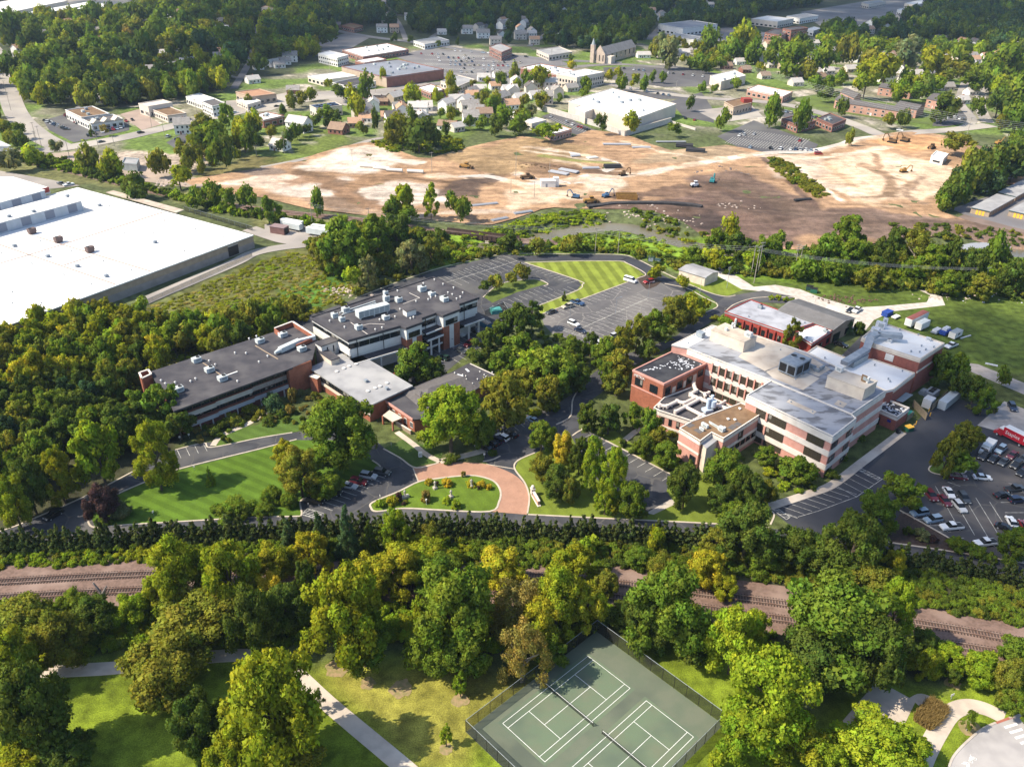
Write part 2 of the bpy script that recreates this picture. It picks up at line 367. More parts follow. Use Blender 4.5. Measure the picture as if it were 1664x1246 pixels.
sheet('worn_car_park',[(1640,720),(1664,730),(1760,760),(1760,940),(1664,915),(1560,888),(1500,850),(1462,828),(1475,800),(1540,778),(1590,765)],mat('asphalt_grey',(.062,.06,.064),c2=(.048,.046,.05),scale=.15,c3=(.14,.12,.108),scale3=.045,crack=(.10,(.09,.085,.08),(.045,.044,.046))),z_+.012)
sheet('concrete_apron',[(1588,691),(1632,652),(1664,664),(1740,690),(1740,745),(1664,713)],mat('apron_concrete',(.33,.30,.28),c2=(.27,.245,.23),scale=.5,c3=(.38,.35,.33),scale3=.1),z_+.018)
sheet('mulch_bed',[(1440,868),(1466,830),(1500,850),(1545,876),(1565,893),(1664,914),(1700,925),(1664,915),(1560,900),(1437,880)],M_MULCH,z_+.018)
sheet('concrete_pad',[(1051,833),(1091,810),(1099,818),(1062,836)],M_CONC,z_+.016)
# ---- lawns
sheet('upper_lawn',[(854,427),(932,424),(1004,424),(1019,428),(1049,446),(1037,452),(1011,462),(879,511),(872,497),(938,471),(945,463),(940,456)],
lawn_mat('lawn_striped',0,5.2,R(12),.20),z_,step=6,colour=flat_col((.175,.21,.03)))
sheet('front_lawn',[(154,855),(146,836),(181,809),(229,787),(288,764),(420,731),(482,715),(560,715),(605,748),(618,759),(564,783),(489,813),(490,837),(477,839),(420,840),(283,848)],
lawn_mat('lawn_mown',0,3.2,R(62),.12),z_+.02,step=6,colour=flat_col((.075,.132,.013)))
sheet('terrace_lawn',[(344,727),(370,700),(420,690),(450,660),(520,690),(475,703),(420,712)],lawn_mat('lawn_terrace',0,3.2,R(62),.09),z_+.02,step=6,colour=flat_col((.072,.118,.02)))
ISLE=[(603,825),(606,816),(647,799),(680,783),(708,778),(742,774),(772,773),(801,781),(813,797),(811,815),(796,831),(720,829),(657,826),(613,831)]
sheet('roundabout_lawn',ISLE,lawn_mat('lawn_island',0,3,R(30),.05),z_+.03,sm=4,step=5,colour=flat_col((.10,.155,.016)))
sheet('entrance_lawn',[(869,736),(842,748),(837,761),(853,785),(860,808),(857,835),(1000,842),(1162,851),(1250,850),(1249,826),(1180,790),(1095,770),(1000,700),(959,702),(930,708)],
lawn_mat('lawn_entrance',0,3,R(30),.05),z_-.004,step=6,colour=flat_col((.13,.165,.022)))
sheet('steep_lawn',[(623,729),(660,712),(720,735),(713,752),(676,760)],lawn_mat('lawn_steep',0,3,R(30),.05),z_+.02,step=6,colour=flat_col((.055,.09,.02)))
sheet('planted_strip',[(785,482),(815,460),(868,453),(890,461),(840,475),(800,492)],lawn_mat('lawn_strip',0,3,0,.05),z_+.014,step=6,colour=flat_col((.09,.12,.025)))
sheet('parking_island',[(1509,763),(1528,750),(1560,752),(1571,763),(1565,769),(1540,772),(1518,769)],lawn_mat('lawn_isle',0,3,0,.05),z_+.03,sm=3,step=4,colour=flat_col((.085,.13,.02)))
sheet('kerb_island',[(1110,480),(1130,470),(1165,492),(1163,500),(1140,510),(1118,500)],lawn_mat('lawn_isle_two',0,3,0,.05),z_+.03,sm=3,step=4,colour=flat_col((.085,.125,.025)))
sheet('mulch_island',[(1036,452),(1052,447),(1075,458),(1054,470),(1046,466)],M_MULCH,z_+.03,sm=2)
sheet('shed_lawn',[(1104,457),(1112,440),(1170,432),(1220,467),(1181,481),(1154,476)],lawn_mat('lawn_shed',0,3,0,.05),z_-.004,step=6,colour=flat_col((.15,.19,.025)))
sheet('gravel_yard',[(1172,437),(1200,450),(1225,466),(1260,463),(1300,470),(1330,482),(1390,500),(1440,497),(1506,491),(1512,480),(1495,472),(1505,470),(1530,482),(1536,496),(1450,506),(1420,520),(1400,545),(1370,520),(1300,492),(1240,474),(1205,470),(1160,445)],M_GRAVEL,z_+.004)
sheet('worn_track',[(1560,588),(1590,592),(1664,622),(1760,660),(1760,676),(1664,641),(1580,605)],mat('track_pale',(.36,.31,.28),c2=(.28,.25,.22),scale=.4),z_)
sheet('asphalt_yard',[(1370,575),(1400,545),(1450,560),(1470,600),(1400,620),(1345,600)],M_ASPH,z_+.004)
# ---- brick paving of the entrance circle
def brick_mat():
 m=bpy.data.materials.new('brick_paving');m.use_nodes=True;t=m.node_tree;b=t.nodes['Principled BSDF'];b.inputs['Roughness'].default_value=.9
 g=t.nodes.new('ShaderNodeNewGeometry');br=t.nodes.new('ShaderNodeTexBrick');br.inputs['Scale'].default_value=1.4
 br.inputs['Color1'].default_value=(.50,.265,.175,1);br.inputs['Color2'].default_value=(.44,.225,.145,1);br.inputs['Mortar'].default_value=(.40,.26,.19,1);br.inputs['Mortar Size'].default_value=.02
 n=t.nodes.new('ShaderNodeTexNoise');n.inputs['Scale'].default_value=.35;n.inputs['Detail'].default_value=4
 x=t.nodes.new('ShaderNodeMix');x.data_type='RGBA';x.blend_type='MULTIPLY';x.inputs[0].default_value=.45
 t.links.new(g.outputs[0],br.inputs[0]);t.links.new(g.outputs[0],n.inputs['Vector']);t.links.new(br.outputs[0],x.inputs[6]);t.links.new(n.outputs[0],x.inputs[7]);t.links.new(x.outputs[2],b.inputs['Base Color'])
 return m
def quad_strip(name,A,B,m,z,sm=6):
 A,B=smooth(W(A),sm),smooth(W(B),sm);n=len(A)
 b=MB().add([(p.x,p.y,z)for p in A]+[(p.x,p.y,z)for p in B],[(i,i+1,n+i+1,n+i)for i in range(n-1)]);me=b.mesh(name,m)
 me.flip_normals()if me.polygons[0].normal.z<0 else None
 return tag(ob(name,me),kind='structure')
BOUT=[(672,760),(690,756),(713,752),(750,751),(790,754),(821,764),(842,776),(855,792),(859,810),(856,836)]
BIN=[(681,783),(694,780),(708,778),(742,774),(772,773),(795,778),(808,786),(814,797),(811,815),(796,831)]
quad_strip('brick_drive',BOUT,BIN,brick_mat(),z_+.024)
# ---- kerbs
def kerb(px,w=.42,sm=5,h=.13,m=None,closed=False):
 wp=W(px);wp=smooth(wp,sm,closed)if sm else wp
 if closed:wp=wp+[wp[0]]
 return ribbon('kerb',wp,w,m or M_KERB,0,h)
kerb(ISLE,.5,4,closed=True)
for k in([(-60,866),(0,863),(70,836),(139,806),(190,780),(228,760)],[(283,848),(200,853),(154,857),(143,846),(146,835),(181,808),(229,786),(288,763),(420,730),(482,714)],
[(283,848),(420,840),(477,839),(490,836),(488,815),(500,808)],[(285,731),(331,720),(344,727),(420,712),(475,703)],[(623,729),(650,744),(676,760),(713,752)],[(605,748),(618,759),(600,768)],
[(858,836),(1000,843),(1162,851),(1250,858)],[(869,736),(842,748),(836,761),(853,785),(860,808),(857,834)],[(930,708),(945,699),(959,703),(1091,771)],[(785,750),(800,747),(813,741)],
[(577,485),(640,461),(720,434),(820,412),(836,412),(932,413),(1006,414),(1030,419),(1059,433),(1104,455),(1154,476),(1181,482),(1195,480)],[(852,427),(932,424.5),(1004,424.5),(1019,428),(1049,445),(1037,452)],
[(853,427),(940,456),(946,463),(938,472),(872,498)],[(879,511),(1011,462),(1037,452)],[(1163,492),(1164,500),(1130,514)],[(1080,461),(1117,469),(1141,482),(1162,492)],[(785,483),(815,461),(868,454),(890,461),(884,465)],
[(1437,880),(1560,898),(1664,915),(1760,932)],[(1462,829),(1500,850),(1545,876),(1570,893)],[(1290,483),(1230,484),(1195,494),(1180,505)],[(956,613),(932,646),(927,676),(904,690)],[(1249,826),(1258,836),(1252,852)]):
 kerb(k)
kerb([(1571,763),(1565,769),(1540,772),(1518,769),(1509,763),(1513,756)],.35)
kerb([(672,760),(681,783)],.6,0,.02);kerb([(790,754),(838,762)],.3,0,.02)
# ---- pavements and paths
ribbon('sidewalk',smooth(W([(1249,824),(1310,804),(1352,788),(1400,752),(1440,722),(1466,702)]),6),2.6,M_PATH,0,.14)
ribbon('sidewalk',smooth(W([(645,702),(672,722),(692,738),(715,750)]),6),1.7,M_PATH,0,.09)
ribbon('sidewalk',smooth(W([(346,724),(360,708),(400,690),(430,674),(455,668)]),6),1.7,M_PATH,0,.06)
ribbon('sidewalk',smooth(W([(715,750),(740,744),(775,735),(795,728)]),6),2.2,M_PATH,0,.09)
ribbon('sidewalk',smooth(W([(1010,720),(1035,700),(1060,690)]),6),1.8,M_PATH,0,.09)
PARKPATH=smooth(W([(-60,1120),(20,1094),(110,1089),(195,1084),(300,1071),(390,1064),(445,1072),(480,1094),(537,1146),(640,1232),(720,1300)]),8)
ribbon('park_path',PARKPATH,3.3,M_PATH,z_,.05)
sheet('paved_court',[(1368,1172),(1426,1105),(1488,1139),(1470,1176),(1420,1200)],M_PATH,z_+.01)
ribbon('park_path',smooth(W([(1486,1140),(1500,1134),(1520,1142)]),5),2.2,M_PATH,z_+.02)
ribbon('park_path',smooth(W([(1495,1250),(1506,1222),(1524,1188),(1545,1158),(1572,1147),(1600,1151),(1632,1166)]),6),3.4,M_PATH,z_+.014)
STREET=[(1535,1290),(1542,1246),(1556,1220),(1592,1187),(1620,1173),(1664,1160),(1760,1130),(1800,1300)]
sheet('street',STREET,mat('street_grey',(.36,.335,.325),c2=(.30,.28,.275),scale=.3,c3=(.42,.39,.37),scale3=.08),z_+.02)
kerb([(1535,1290),(1542,1246),(1556,1220),(1592,1187),(1618,1174)],.4,5,.13,M_CONC)
kerb([(1640,1166),(1664,1159),(1760,1129)],.4,5,.13,M_CONC)
sheet('warning_paving',[(1616,1173),(1643,1163),(1648,1166),(1620,1176)],mat('warning_red',(.36,.13,.09),c2=(.30,.11,.08),scale=2),z_+.03)
for k in range(6):
 x,y=1642+k*8.6,1177+k*8.6
 sheet('crosswalk_stripe',[(x-11,y+3),(x+9,y-3),(x+12,y+0.5),(x-8,y+6.5)],M_PAINTW,z_+.03)
b=MB()
def strokes(b,pts,wdt,z):
 pts=[Vector((p[0],p[1]))for p in pts]
 for a,c in zip(pts[:-1],pts[1:]):
  d=(c-a).normalized();n_=Vector((-d.y,d.x))*wdt/2;a=a-d*wdt*.3;c=c+d*wdt*.3
  b.add([(*(a+n_),z),(*(a-n_),z),(*(c-n_),z),(*(c+n_),z)],[(0,1,2,3)])
o_=P(1578,1236);ux=(P(1588,1229)-o_).normalized();uy=Vector((-ux.y,ux.x,0))
B2=lambda x,y:o_+ux*x+uy*y
for cx_ in(-.1,1.0):strokes(b,[B2(cx_+.34*math.cos(a*.7),.34*math.sin(a*.7))for a in range(10)],.12,z_+.03)
strokes(b,[B2(-.1,0),B2(.3,.6),B2(.85,.6),B2(.4,0),B2(.3,.6)],.12,z_+.031);strokes(b,[B2(1,0),B2(.85,.75),B2(1.05,.85)],.12,z_+.032)
strokes(b,[B2(-1.4,-.5),B2(-.7,0),B2(-1.4,.5)],.16,z_+.03);strokes(b,[B2(-1.9,-.5),B2(-1.2,0),B2(-1.9,.5)],.16,z_+.033)
tag(b.build('bicycle_marking',M_PAINTW),kind='structure')
# ---- parking lines: rows of strokes from a to b, each as long and as slanted as first -> tip
def rowlines(name,a,b_,tip,n,m=M_PAINT,w_=.13,z=z_+.03,back=None,spine=False):
 a,b_,tip=P(*a),P(*b_),P(*tip);v=tip-a;mb=MB()
 for i in range(n+1):
  p=a.lerp(b_,i/n);strokes(mb,[p,p+v],w_,z)
  if back is not None:strokes(mb,[p,p-v*back],w_,z+.001)
 if spine:strokes(mb,[a,b_],w_*1.5,z+.002)
 return tag(mb.build(name,m),kind='structure')
rowlines('parking_lines',(944,534),(1054,484),(966,541),15,back=1.0,spine=True)
rowlines('parking_lines',(884,511),(1008,464),(902,518),17)
rowlines('parking_lines',(952,559),(1040,520),(932,551),9)
rowlines('parking_lines',(866,430),(938,456),(850,434),10)
rowlines('parking_lines',(936,472),(875,496),(922,466),8)
rowlines('parking_lines',(884,465),(800,497),(898,471),10)
rowlines('parking_lines',(590,490),(818,416),(602,496),20)
rowlines('parking_lines',(690,470),(840,424),(705,478),14,back=1.0,spine=True)
rowlines('parking_lines',(1091,772),(962,705),(1076,781),10)
rowlines('parking_lines',(1254,826),(1352,790),(1294,840),8)
rowlines('parking_lines',(1360,790),(1398,764),(1392,807),4)
rowlines('parking_lines',(1400,762),(1396,760),(1432,778),1)
rowlines('parking_lines',(497,834),(612,764),(520,842),12)
rowlines('parking_lines',(860,687),(800,735),(846,676),7)
rowlines('parking_lines',(700,566),(765,540),(714,573),7)
rowlines('parking_lines',(735,583),(775,563),(748,590),4)
rowlines('parking_lines',(288,731),(330,720),(294,744),3)
rowlines('parking_lines',(1560,790),(1660,792),(1540,783),1);
rowlines('parking_lines',(1520,790),(1608,815),(1560,862),4)
rowlines('parking_lines',(1590,740),(1690,780),(1605,722),8)
rowlines('parking_lines',(1466,834),(1545,874),(1486,834),4)
rowlines('parking_lines',(1620,800),(1640,850),(1664,800),3)
for e in([(1296,840),(1330,830),(1392,807),(1434,778)],[(1250,826),(1296,842)]):
 ribbon('stall_edge_line',W(e),.13,M_PAINT,z_+.034)
def hatch(a,b_,c,d,n):
 a,b_,c,d=P(*a),P(*b_),P(*c),P(*d);mb=MB();strokes(mb,[a,b_,c,d,a],.15,z_+.035)
 for i in range(n):strokes(mb,[a.lerp(b_,i/n),d.lerp(c,(i+.8)/n)],.15,z_+.036)
 tag(mb.build('hatched_marking',M_PAINT),kind='structure')
hatch((906,534),(946,548),(948,545),(909,531),9);hatch((490,836),(512,842),(523,836),(500,826),4)
hatch((1393,763),(1426,780),(1430,776),(1398,760),6);hatch((1250,824),(1278,844),(1284,840),(1258,822),5);hatch((735,565),(752,573),(762,565),(744,558),5)
# ---- far roads
NROAD=[0]
def road(px,wdt,m=M_ROADFAR,z=.03,name='road'):
 line=smooth(W(px),8);L_,R_=[],[]
 for i,p in enumerate(line):
  d=(line[min(i+1,len(line)-1)]-line[max(i-1,0)]).normalized();n_=Vector((-d.y,d.x))*(wdt/2+4);L_.append(p+n_);R_.append(p-n_)
 KEEP.append(L_+R_[::-1]);NROAD[0]+=1;return ribbon(name,line,wdt,m,.16+.005*NROAD[0])
road([(-30,60),(0,95),(14,150),(30,190),(62,220),(100,240)],15)
road([(60,246),(110,240),(200,224),(290,203),(370,186),(440,172),(520,160),(600,150),(700,137)],14)
road([(700,137),(800,128),(900,113),(1000,105),(1100,112)],12,mat('road_mid',(.20,.185,.175),c2=(.16,.15,.145),scale=.04))
road([(520,45),(600,60),(680,70),(780,85),(900,97),(1010,103)],13,mat('road_far',(.17,.165,.17),c2=(.14,.135,.14),scale=.04))
road([(600,268),(545,263),(425,272)],5);road([(425,273),(480,262),(545,246),(600,229),(625,224)],5)
road([(985,136),(1060,150),(1150,160),(1260,168),(1340,186),(1400,207),(1440,222),(1480,216),(1540,212),(1610,204)],12)
road([(1440,222),(1395,226),(1365,236),(1310,247),(1240,250),(1100,272),(1040,285),(920,297)],7,M_GRAVEL)
road([(840,283),(900,297),(1000,268),(900,245),(850,240)],6,M_GRAVEL);road([(700,287),(790,287),(850,300),(900,297)],6,M_GRAVEL)
road([(1600,130),(1592,170),(1605,200)],9);road([(1570,130),(1560,165),(1580,195),(1560,210)],7)
road([(1075,95),(1100,83),(1200,72),(1260,60)],14);road([(1005,150),(960,180),(920,196)],6,M_ASPHL)
road([(230,492),(300,462),(380,428),(412,412),(455,403),(500,398)],7);road([(405,372),(440,384),(470,392),(520,395)],8)
road([(1560,352),(1600,362),(1664,378),(1800,400)],9,mat('haul_road',(.20,.145,.12),c2=(.15,.11,.09),scale=.1))
for k_ in([(30,150),(150,108),(300,82),(470,52)],[(120,182),(200,122),(290,40)],[(60,70),(200,92),(390,128)],[(380,145),(410,90),(420,40)],[(700,62),(760,22),(810,-20)],[(860,76),(905,42),(960,0)],[(1060,58),(1090,22),(1130,-30)],[(540,20),(800,30),(1000,22),(1230,32)],[(1410,72),(1490,34),(1560,-20)],[(1320,76),(1500,58),(1664,62)],[(1240,100),(1330,108),(1480,128),(1560,140)],[(600,2),(640,28),(660,66)]):
 road(k_,6.5,M_LOTFAR)
 # ---- far car parks
NLOT=[0]
def lot(px,m):
 KEEP.append(W(px));NLOT[0]+=1;return sheet('car_park',px,m,.04+.005*NLOT[0])
M_LOTD=mat('lot_dark',(.10,.095,.10),c2=(.08,.076,.08),scale=.05,c3=(.13,.125,.12),scale3=.03)
lot([(640,92),(700,78),(800,88),(905,97),(930,106),(850,112),(845,140),(720,128),(720,118)],M_LOTFAR)
lot([(490,72),(560,55),(600,62),(560,85),(520,95)],M_LOTFAR)
lot([(980,110),(1090,106),(1190,124),(1150,140),(1080,142),(985,128)],M_LOTD)
lot([(1010,140),(1090,148),(1130,160),(1060,162),(985,150)],M_LOTD);lot([(1090,165),(1140,150),(1160,180),(1160,200),(1110,190)],M_LOTD)
lot([(1165,222),(1225,196),(1330,235),(1320,248),(1220,250)],M_LOTD)
lot([(880,190),(900,182),(975,215),(945,222),(925,216),(930,208)],M_LOTD)
lot([(70,196),(110,185),(210,200),(210,212),(120,232),(80,212)],M_LOTD);lot([(195,186),(225,178),(262,203),(230,212)],mat('lot_tan',(.36,.27,.22),c2=(.30,.23,.19),scale=.1))
lot([(270,232),(300,216),(318,235),(290,245)],M_LOTD);lot([(360,165),(420,160),(470,150),(500,158),(440,180),(390,185)],M_ROADFAR)
lot([(500,150),(600,146),(690,150),(640,170),(560,172)],M_ROADFAR);lot([(1260,175),(1330,190),(1310,197),(1250,186)],M_LOTD);lot([(1130,180),(1220,170),(1240,190),(1170,200)],M_ROADFAR)
lot([(1280,160),(1360,150),(1500,178),(1560,195),(1530,205),(1440,195),(1340,180)],mat('town_grass',(.12,.165,.03),c2=(.09,.12,.03),scale=.08))
lot([(1520,190),(1580,180),(1585,196),(1540,206),(1515,205)],M_LOTD)
lot([(60,252),(130,246),(200,262),(330,292),(345,310),(240,296),(150,285)],mat('yard_dirt',(.40,.31,.25),c2=(.30,.24,.19),scale=.08))
lot([(430,365),(500,365),(545,380),(540,390),(480,396),(430,385)],M_ROADFAR);lot([(1545,340),(1664,300),(1740,270),(1740,400),(1664,374),(1580,355)],M_LOTFAR)
lot([(-60,280),(0,278),(80,292),(130,302),(60,310),(-60,300)],M_ROADFAR)
lot([(980,60),(1070,55),(1180,45),(1300,60),(1240,75),(1130,70)],M_LOTFAR);lot([(1300,20),(1420,0),(1520,-10),(1500,20),(1400,42),(1340,48)],M_LOTFAR)
lot([(-60,20),(120,-10),(240,5),(180,25),(0,45)],M_ROADFAR)
rowlines('parking_lines',(1185,228),(1300,244),(1192,223),26,z=.16,back=1.0,w_=.3);rowlines('parking_lines',(1205,216),(1310,232),(1212,211),24,z=.16,back=1.0,w_=.3);rowlines('parking_lines',(900,192),(965,216),(893,196),18,z=.16,w_=.3)
for k_ in range(5):rowlines('parking_lines',(690,89+k_*7),(845-k_*6,92+k_*7.5),(693,91.5+k_*7),44,z=.16,w_=.35)
# ---- construction site
SAND,PALE,BROWN,MUD,ORANGE=(.37,.23,.135),(.60,.48,.36),(.20,.12,.07),(.10,.066,.052),(.36,.20,.09)
def zl(line,wdt,c,s):
 wl=smooth(W(line),5);return('line',wl,wdt,c,s)
DZ=[([(560,240),(640,236),(650,268),(590,285),(480,275)],(.58,.47,.38),8),([(700,250),(800,240),(860,222),(960,240),(960,270),(800,285)],(.42,.28,.15),10),([(420,310),(560,290),(700,300),(740,330),(560,340)],(.56,.46,.38),9),
([(945,290),(985,280),(1020,296),(1000,315),(950,310)],PALE,5),([(1080,240),(1180,236),(1240,256),(1100,265),(1020,268)],(.46,.33,.21),8),
([(985,345),(1060,330),(1200,300),(1240,330),(1330,345),(1300,400),(1200,395),(1130,375)],(.21,.135,.105),9),([(1085,355),(1150,345),(1200,370),(1180,385),(1110,365)],(.085,.06,.052),5),
([(1100,290),(1200,280),(1340,340),(1420,340),(1500,370),(1330,385),(1200,350)],(.22,.145,.11),9),([(1300,270),(1420,245),(1560,275),(1540,320),(1400,330)],(.60,.44,.31),10),([(1400,228),(1500,218),(1560,232),(1480,250)],(.50,.28,.14),7),
([(1560,225),(1660,230),(1664,250),(1600,245)],(.24,.16,.12),5),([(1330,345),(1500,350),(1664,380),(1664,420),(1400,385)],(.25,.17,.13),7),([(1230,250),(1330,255),(1340,300),(1260,290)],(.54,.41,.31),8),
([(735,318),(740,295),(790,288),(800,294),(760,318)],(.15,.105,.08),3),([(880,265),(960,270),(900,285),(850,282)],(.30,.19,.115),5),([(820,310),(960,310),(900,330),(830,340)],(.58,.43,.30),7),
([(350,300),(420,285),(520,285),(450,310)],(.58,.44,.34),6),([(380,280),(440,268),(470,282),(420,288)],(.30,.22,.17),4),([(1040,222),(1090,244),(1150,240),(1110,220)],(.40,.28,.13),6),([(480,320),(560,320),(620,340),(560,350)],(.36,.24,.16),5)]
DLINES=[zl([(480,282),(560,300),(590,330),(640,345)],9,BROWN,2.5),zl([(600,285),(570,305),(550,315)],7,(.33,.20,.11),2),zl([(510,285),(545,310),(600,335),(680,345)],8,(.31,.19,.11),2.5),zl([(560,310),(620,290),(660,285)],6,(.36,.22,.12),2),
zl([(640,285),(720,297),(800,300)],4,BROWN,2),zl([(1150,300),(1240,335),(1340,355),(1500,365)],12,(.15,.10,.08),4),zl([(985,340),(1060,330),(1140,342)],2.2,(.05,.045,.045),.8),
zl([(1240,258),(1290,300),(1330,350)],4,(.17,.11,.085),2),zl([(1340,265),(1380,300),(1400,330),(1470,335)],5,(.52,.35,.22),2),zl([(1420,250),(1440,290),(1480,300)],4,(.40,.25,.15),2),zl([(1500,290),(1470,315),(1500,330)],5,(.37,.25,.17),2),
zl([(850,245),(920,255),(1000,268)],4,PALE,2),zl([(790,285),(860,302),(950,325)],5,(.60,.47,.35),3),zl([(640,355),(760,345),(840,345)],6,(.50,.38,.29),3)]
PALER=(.58,.43,.31)
DLINES+=[zl([(1440,222),(1395,226),(1365,236),(1310,247),(1240,250),(1100,272),(1040,285),(920,297),(860,300)],9,PALER,2),zl([(840,283),(900,297),(1000,268),(900,245),(850,240)],6,PALER,2),zl([(700,287),(790,290),(850,302),(950,326)],8,PALER,2),zl([(905,262),(960,272),(1010,282),(1040,285)],5,PALER,2),zl([(1240,252),(1330,258),(1440,240)],7,(.62,.47,.35),2),
zl([(860,268),(940,276),(1000,284)],8,(.24,.145,.09),2.5),zl([(1020,320),(1090,312),(1150,305),(1230,318)],16,(.19,.12,.085),4),zl([(1000,340),(1090,345),(1180,340),(1260,352)],14,(.16,.105,.08),4),zl([(1180,300),(1250,320),(1300,345),(1400,362)],16,(.17,.115,.085),5),zl([(1330,350),(1420,362),(1530,362),(1664,378)],12,(.21,.14,.105),3),
zl([(740,318),(765,298),(795,292)],14,(.15,.10,.075),2),zl([(550,315),(600,296),(650,288)],10,(.34,.205,.115),3),zl([(470,296),(520,296),(570,318),(620,340)],9,(.33,.20,.12),3),zl([(610,345),(700,340),(780,332)],6,(.40,.27,.18),2),zl([(1400,268),(1440,290),(1450,320)],7,(.40,.26,.16),2.5),zl([(1480,300),(1440,318),(1400,322)],4,(.36,.24,.15),2),zl([(1290,268),(1330,300),(1370,330)],3,(.72,.60,.48),1.5),zl([(1340,300),(1400,318)],10,(.66,.52,.40),3),
zl([(1010,230),(1070,246),(1160,262)],4,(.56,.42,.30),2),zl([(560,262),(620,258),(680,266)],10,(.66,.56,.46),3),zl([(880,255),(930,262),(990,266)],6,(.33,.33,.10),3)]
def dirt_colour(X,Y):
 C=paint(X,Y,SAND,[(pl,tuple(q*(.74 if max(c)<.5 else 1.0)for q in c),s*.5)for pl,c,s in DZ])
 for _t,wl,wd,c,s in DLINES:
  d=seg_dist(X,Y,wl)+(vnoise(X,Y,7,5)-.5)*wd*.7
  k=np.clip((wd*.5-d)/(s*.5)+.5,0,1)[:,None]*.92;c=tuple(q*(.72 if max(c)<.5 else 1.0)for q in c);C=C*(1-k)+np.array(c)*k
 n1=vnoise(X*.5+Y*.35,Y-X*.1,6,11)[:,None];n2=vnoise(X,Y,18,12)[:,None]
 C=C*(.64+.38*n1+.28*n2)
 return C
sheet('construction_ground',DIRT,painted_mat('construction_soil',amt=.26,s1=.22,s2=1.4,bump=.8,streaks=((R(8),.03,.22,.13),(R(-35),.05,.30,.12),(R(55),.06,.4,.10))),.02,sm=2,step=2.0,colour=dirt_colour,zfun=lambda X,Y:gz(X,Y)+(vnoise(X,Y,9,21)-.5)*.7+(vnoise(X,Y,3.5,22)-.5)*.25+.3)
BERM=smooth(W([(955,339),(975,337),(998,334),(1040,333),(1085,333.5),(1120,336),(1140,339.5)]),6)
ribbon('silt_berm',BERM,3.2,mat('silt_fabric',(.030,.028,.030),c2=(.05,.046,.046),scale=.5),.6,1.1)
ribbon('creek',CREEK,30,mat('creek_water',(.12,.105,.07),rough=.25,spec=.6,c2=(.17,.15,.105),scale=.05),-2.0)
sheet('pond',[(1560,400),(1590,394),(1635,398),(1640,404),(1600,411),(1575,408)],mat('pond_water',(.30,.28,.26),rough=.1,spec=.6),.06,sm=3)
# ================================================================ BUILDINGS NEAR
M_BRICK=mat('brick_red',(.30,.105,.06),c2=(.24,.085,.05),scale=1.5,c3=(.34,.125,.075),scale3=.3)
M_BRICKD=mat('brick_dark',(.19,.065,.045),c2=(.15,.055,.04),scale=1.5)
M_PINK=mat('brick_pink',(.52,.265,.215),c2=(.46,.225,.18),scale=1.2,c3=(.54,.29,.24),scale3=.3)
M_MAROON=mat('brick_maroon',(.30,.10,.075),c2=(.25,.085,.065),scale=1.2)
M_WHITE=mat('precast_white',(.66,.60,.54),c2=(.58,.52,.46),scale=.5)
M_WHITEP=mat('wall_white',(.68,.66,.63),c2=(.62,.60,.57),scale=.4)
M_GREYW=mat('spandrel_grey',(.50,.47,.44),c2=(.44,.41,.38),scale=.5)
M_CREAM=mat('stucco_cream',(.62,.53,.43),c2=(.56,.47,.38),scale=.5,c3=(.50,.42,.35),scale3=.3)
M_ROOFD=mat('roof_dark',(.046,.043,.050),c2=(.065,.060,.066),scale=.3,detail=7,c3=(.095,.088,.090),scale3=.12)
M_ROOFBK=mat('roof_black',(.022,.022,.028),c2=(.035,.035,.04),scale=.6,c3=(.05,.05,.055),scale3=.2)
M_ROOFL=mat('roof_light_grey',(.30,.295,.30),c2=(.25,.245,.25),scale=.3,detail=7,c3=(.36,.35,.345),scale3=.1)
M_ROOFW=mat('roof_white',(.70,.69,.68),c2=(.64,.62,.60),scale=.2,c3=(.74,.73,.72),scale3=.06)
M_ROOFWX=mat('roof_warehouse',(.74,.725,.70),c2=(.70,.68,.65),scale=.15,c3=(.70,.655,.60),scale3=.04,lo=.5,hi=.75)
edge_angle_=lambda a,b:math.atan2(b[1]-a[1],b[0]-a[0])
M_ROOFB=mat('roof_blue_grey',(.28,.285,.31),c2=(.13,.13,.14),scale=.5,detail=8,c3=(.36,.36,.38),scale3=.12,lo=.47,hi=.60,stretch=(-edge_angle_(P(1213,643,13),P(1353,710,13)),.45,1.1))
M_ROOFT=mat('roof_tan',(.50,.42,.34),c2=(.38,.31,.25),scale=.3,detail=7,c3=(.54,.47,.39),scale3=.1)
M_ROOFBR=mat('roof_brown',(.19,.115,.062),c2=(.15,.09,.05),scale=.6,c3=(.22,.14,.08),scale3=.2)
M_SHINGLE=mat('shingle_grey',(.125,.112,.108),c2=(.10,.09,.088),scale=1.2)
M_METAL=mat('metal_grey',(.30,.33,.34),c2=(.26,.29,.30),scale=.6,rough=.5)
M_METALL=mat('metal_light',(.52,.55,.55),c2=(.46,.49,.49),scale=.5,rough=.55)
M_DUCT=mat('duct_pink',(.62,.54,.48),c2=(.56,.48,.43),scale=.8,rough=.6)
M_STEEL=mat('steel_duct',(.20,.23,.27),c2=(.26,.29,.33),scale=.7,rough=.45)
M_BLACK=mat('black_frame',(.018,.017,.018),rough=.5)
M_BRONZE=mat('bronze_frame',(.06,.042,.032),rough=.5)
M_FRAMEW=mat('white_frame',(.68,.66,.63),rough=.5)
M_RED=mat('red_wall',(.30,.05,.04),c2=(.25,.045,.035),scale=.8)
M_TAN=mat('tan_wall',(.34,.26,.19),c2=(.29,.22,.16),scale=.5)
M_WOOD=mat('fence_wood',(.36,.27,.19),c2=(.28,.21,.15),scale=1.5)
M_GLASS=glass_mat('window_glass');M_GLASSW=glass_mat('window_glass_warm',(.05,.042,.03))
M_RIB=mat('ribbed_metal_roof',(.20,.19,.185),c2=(.175,.165,.16),scale=.4,rough=.6)
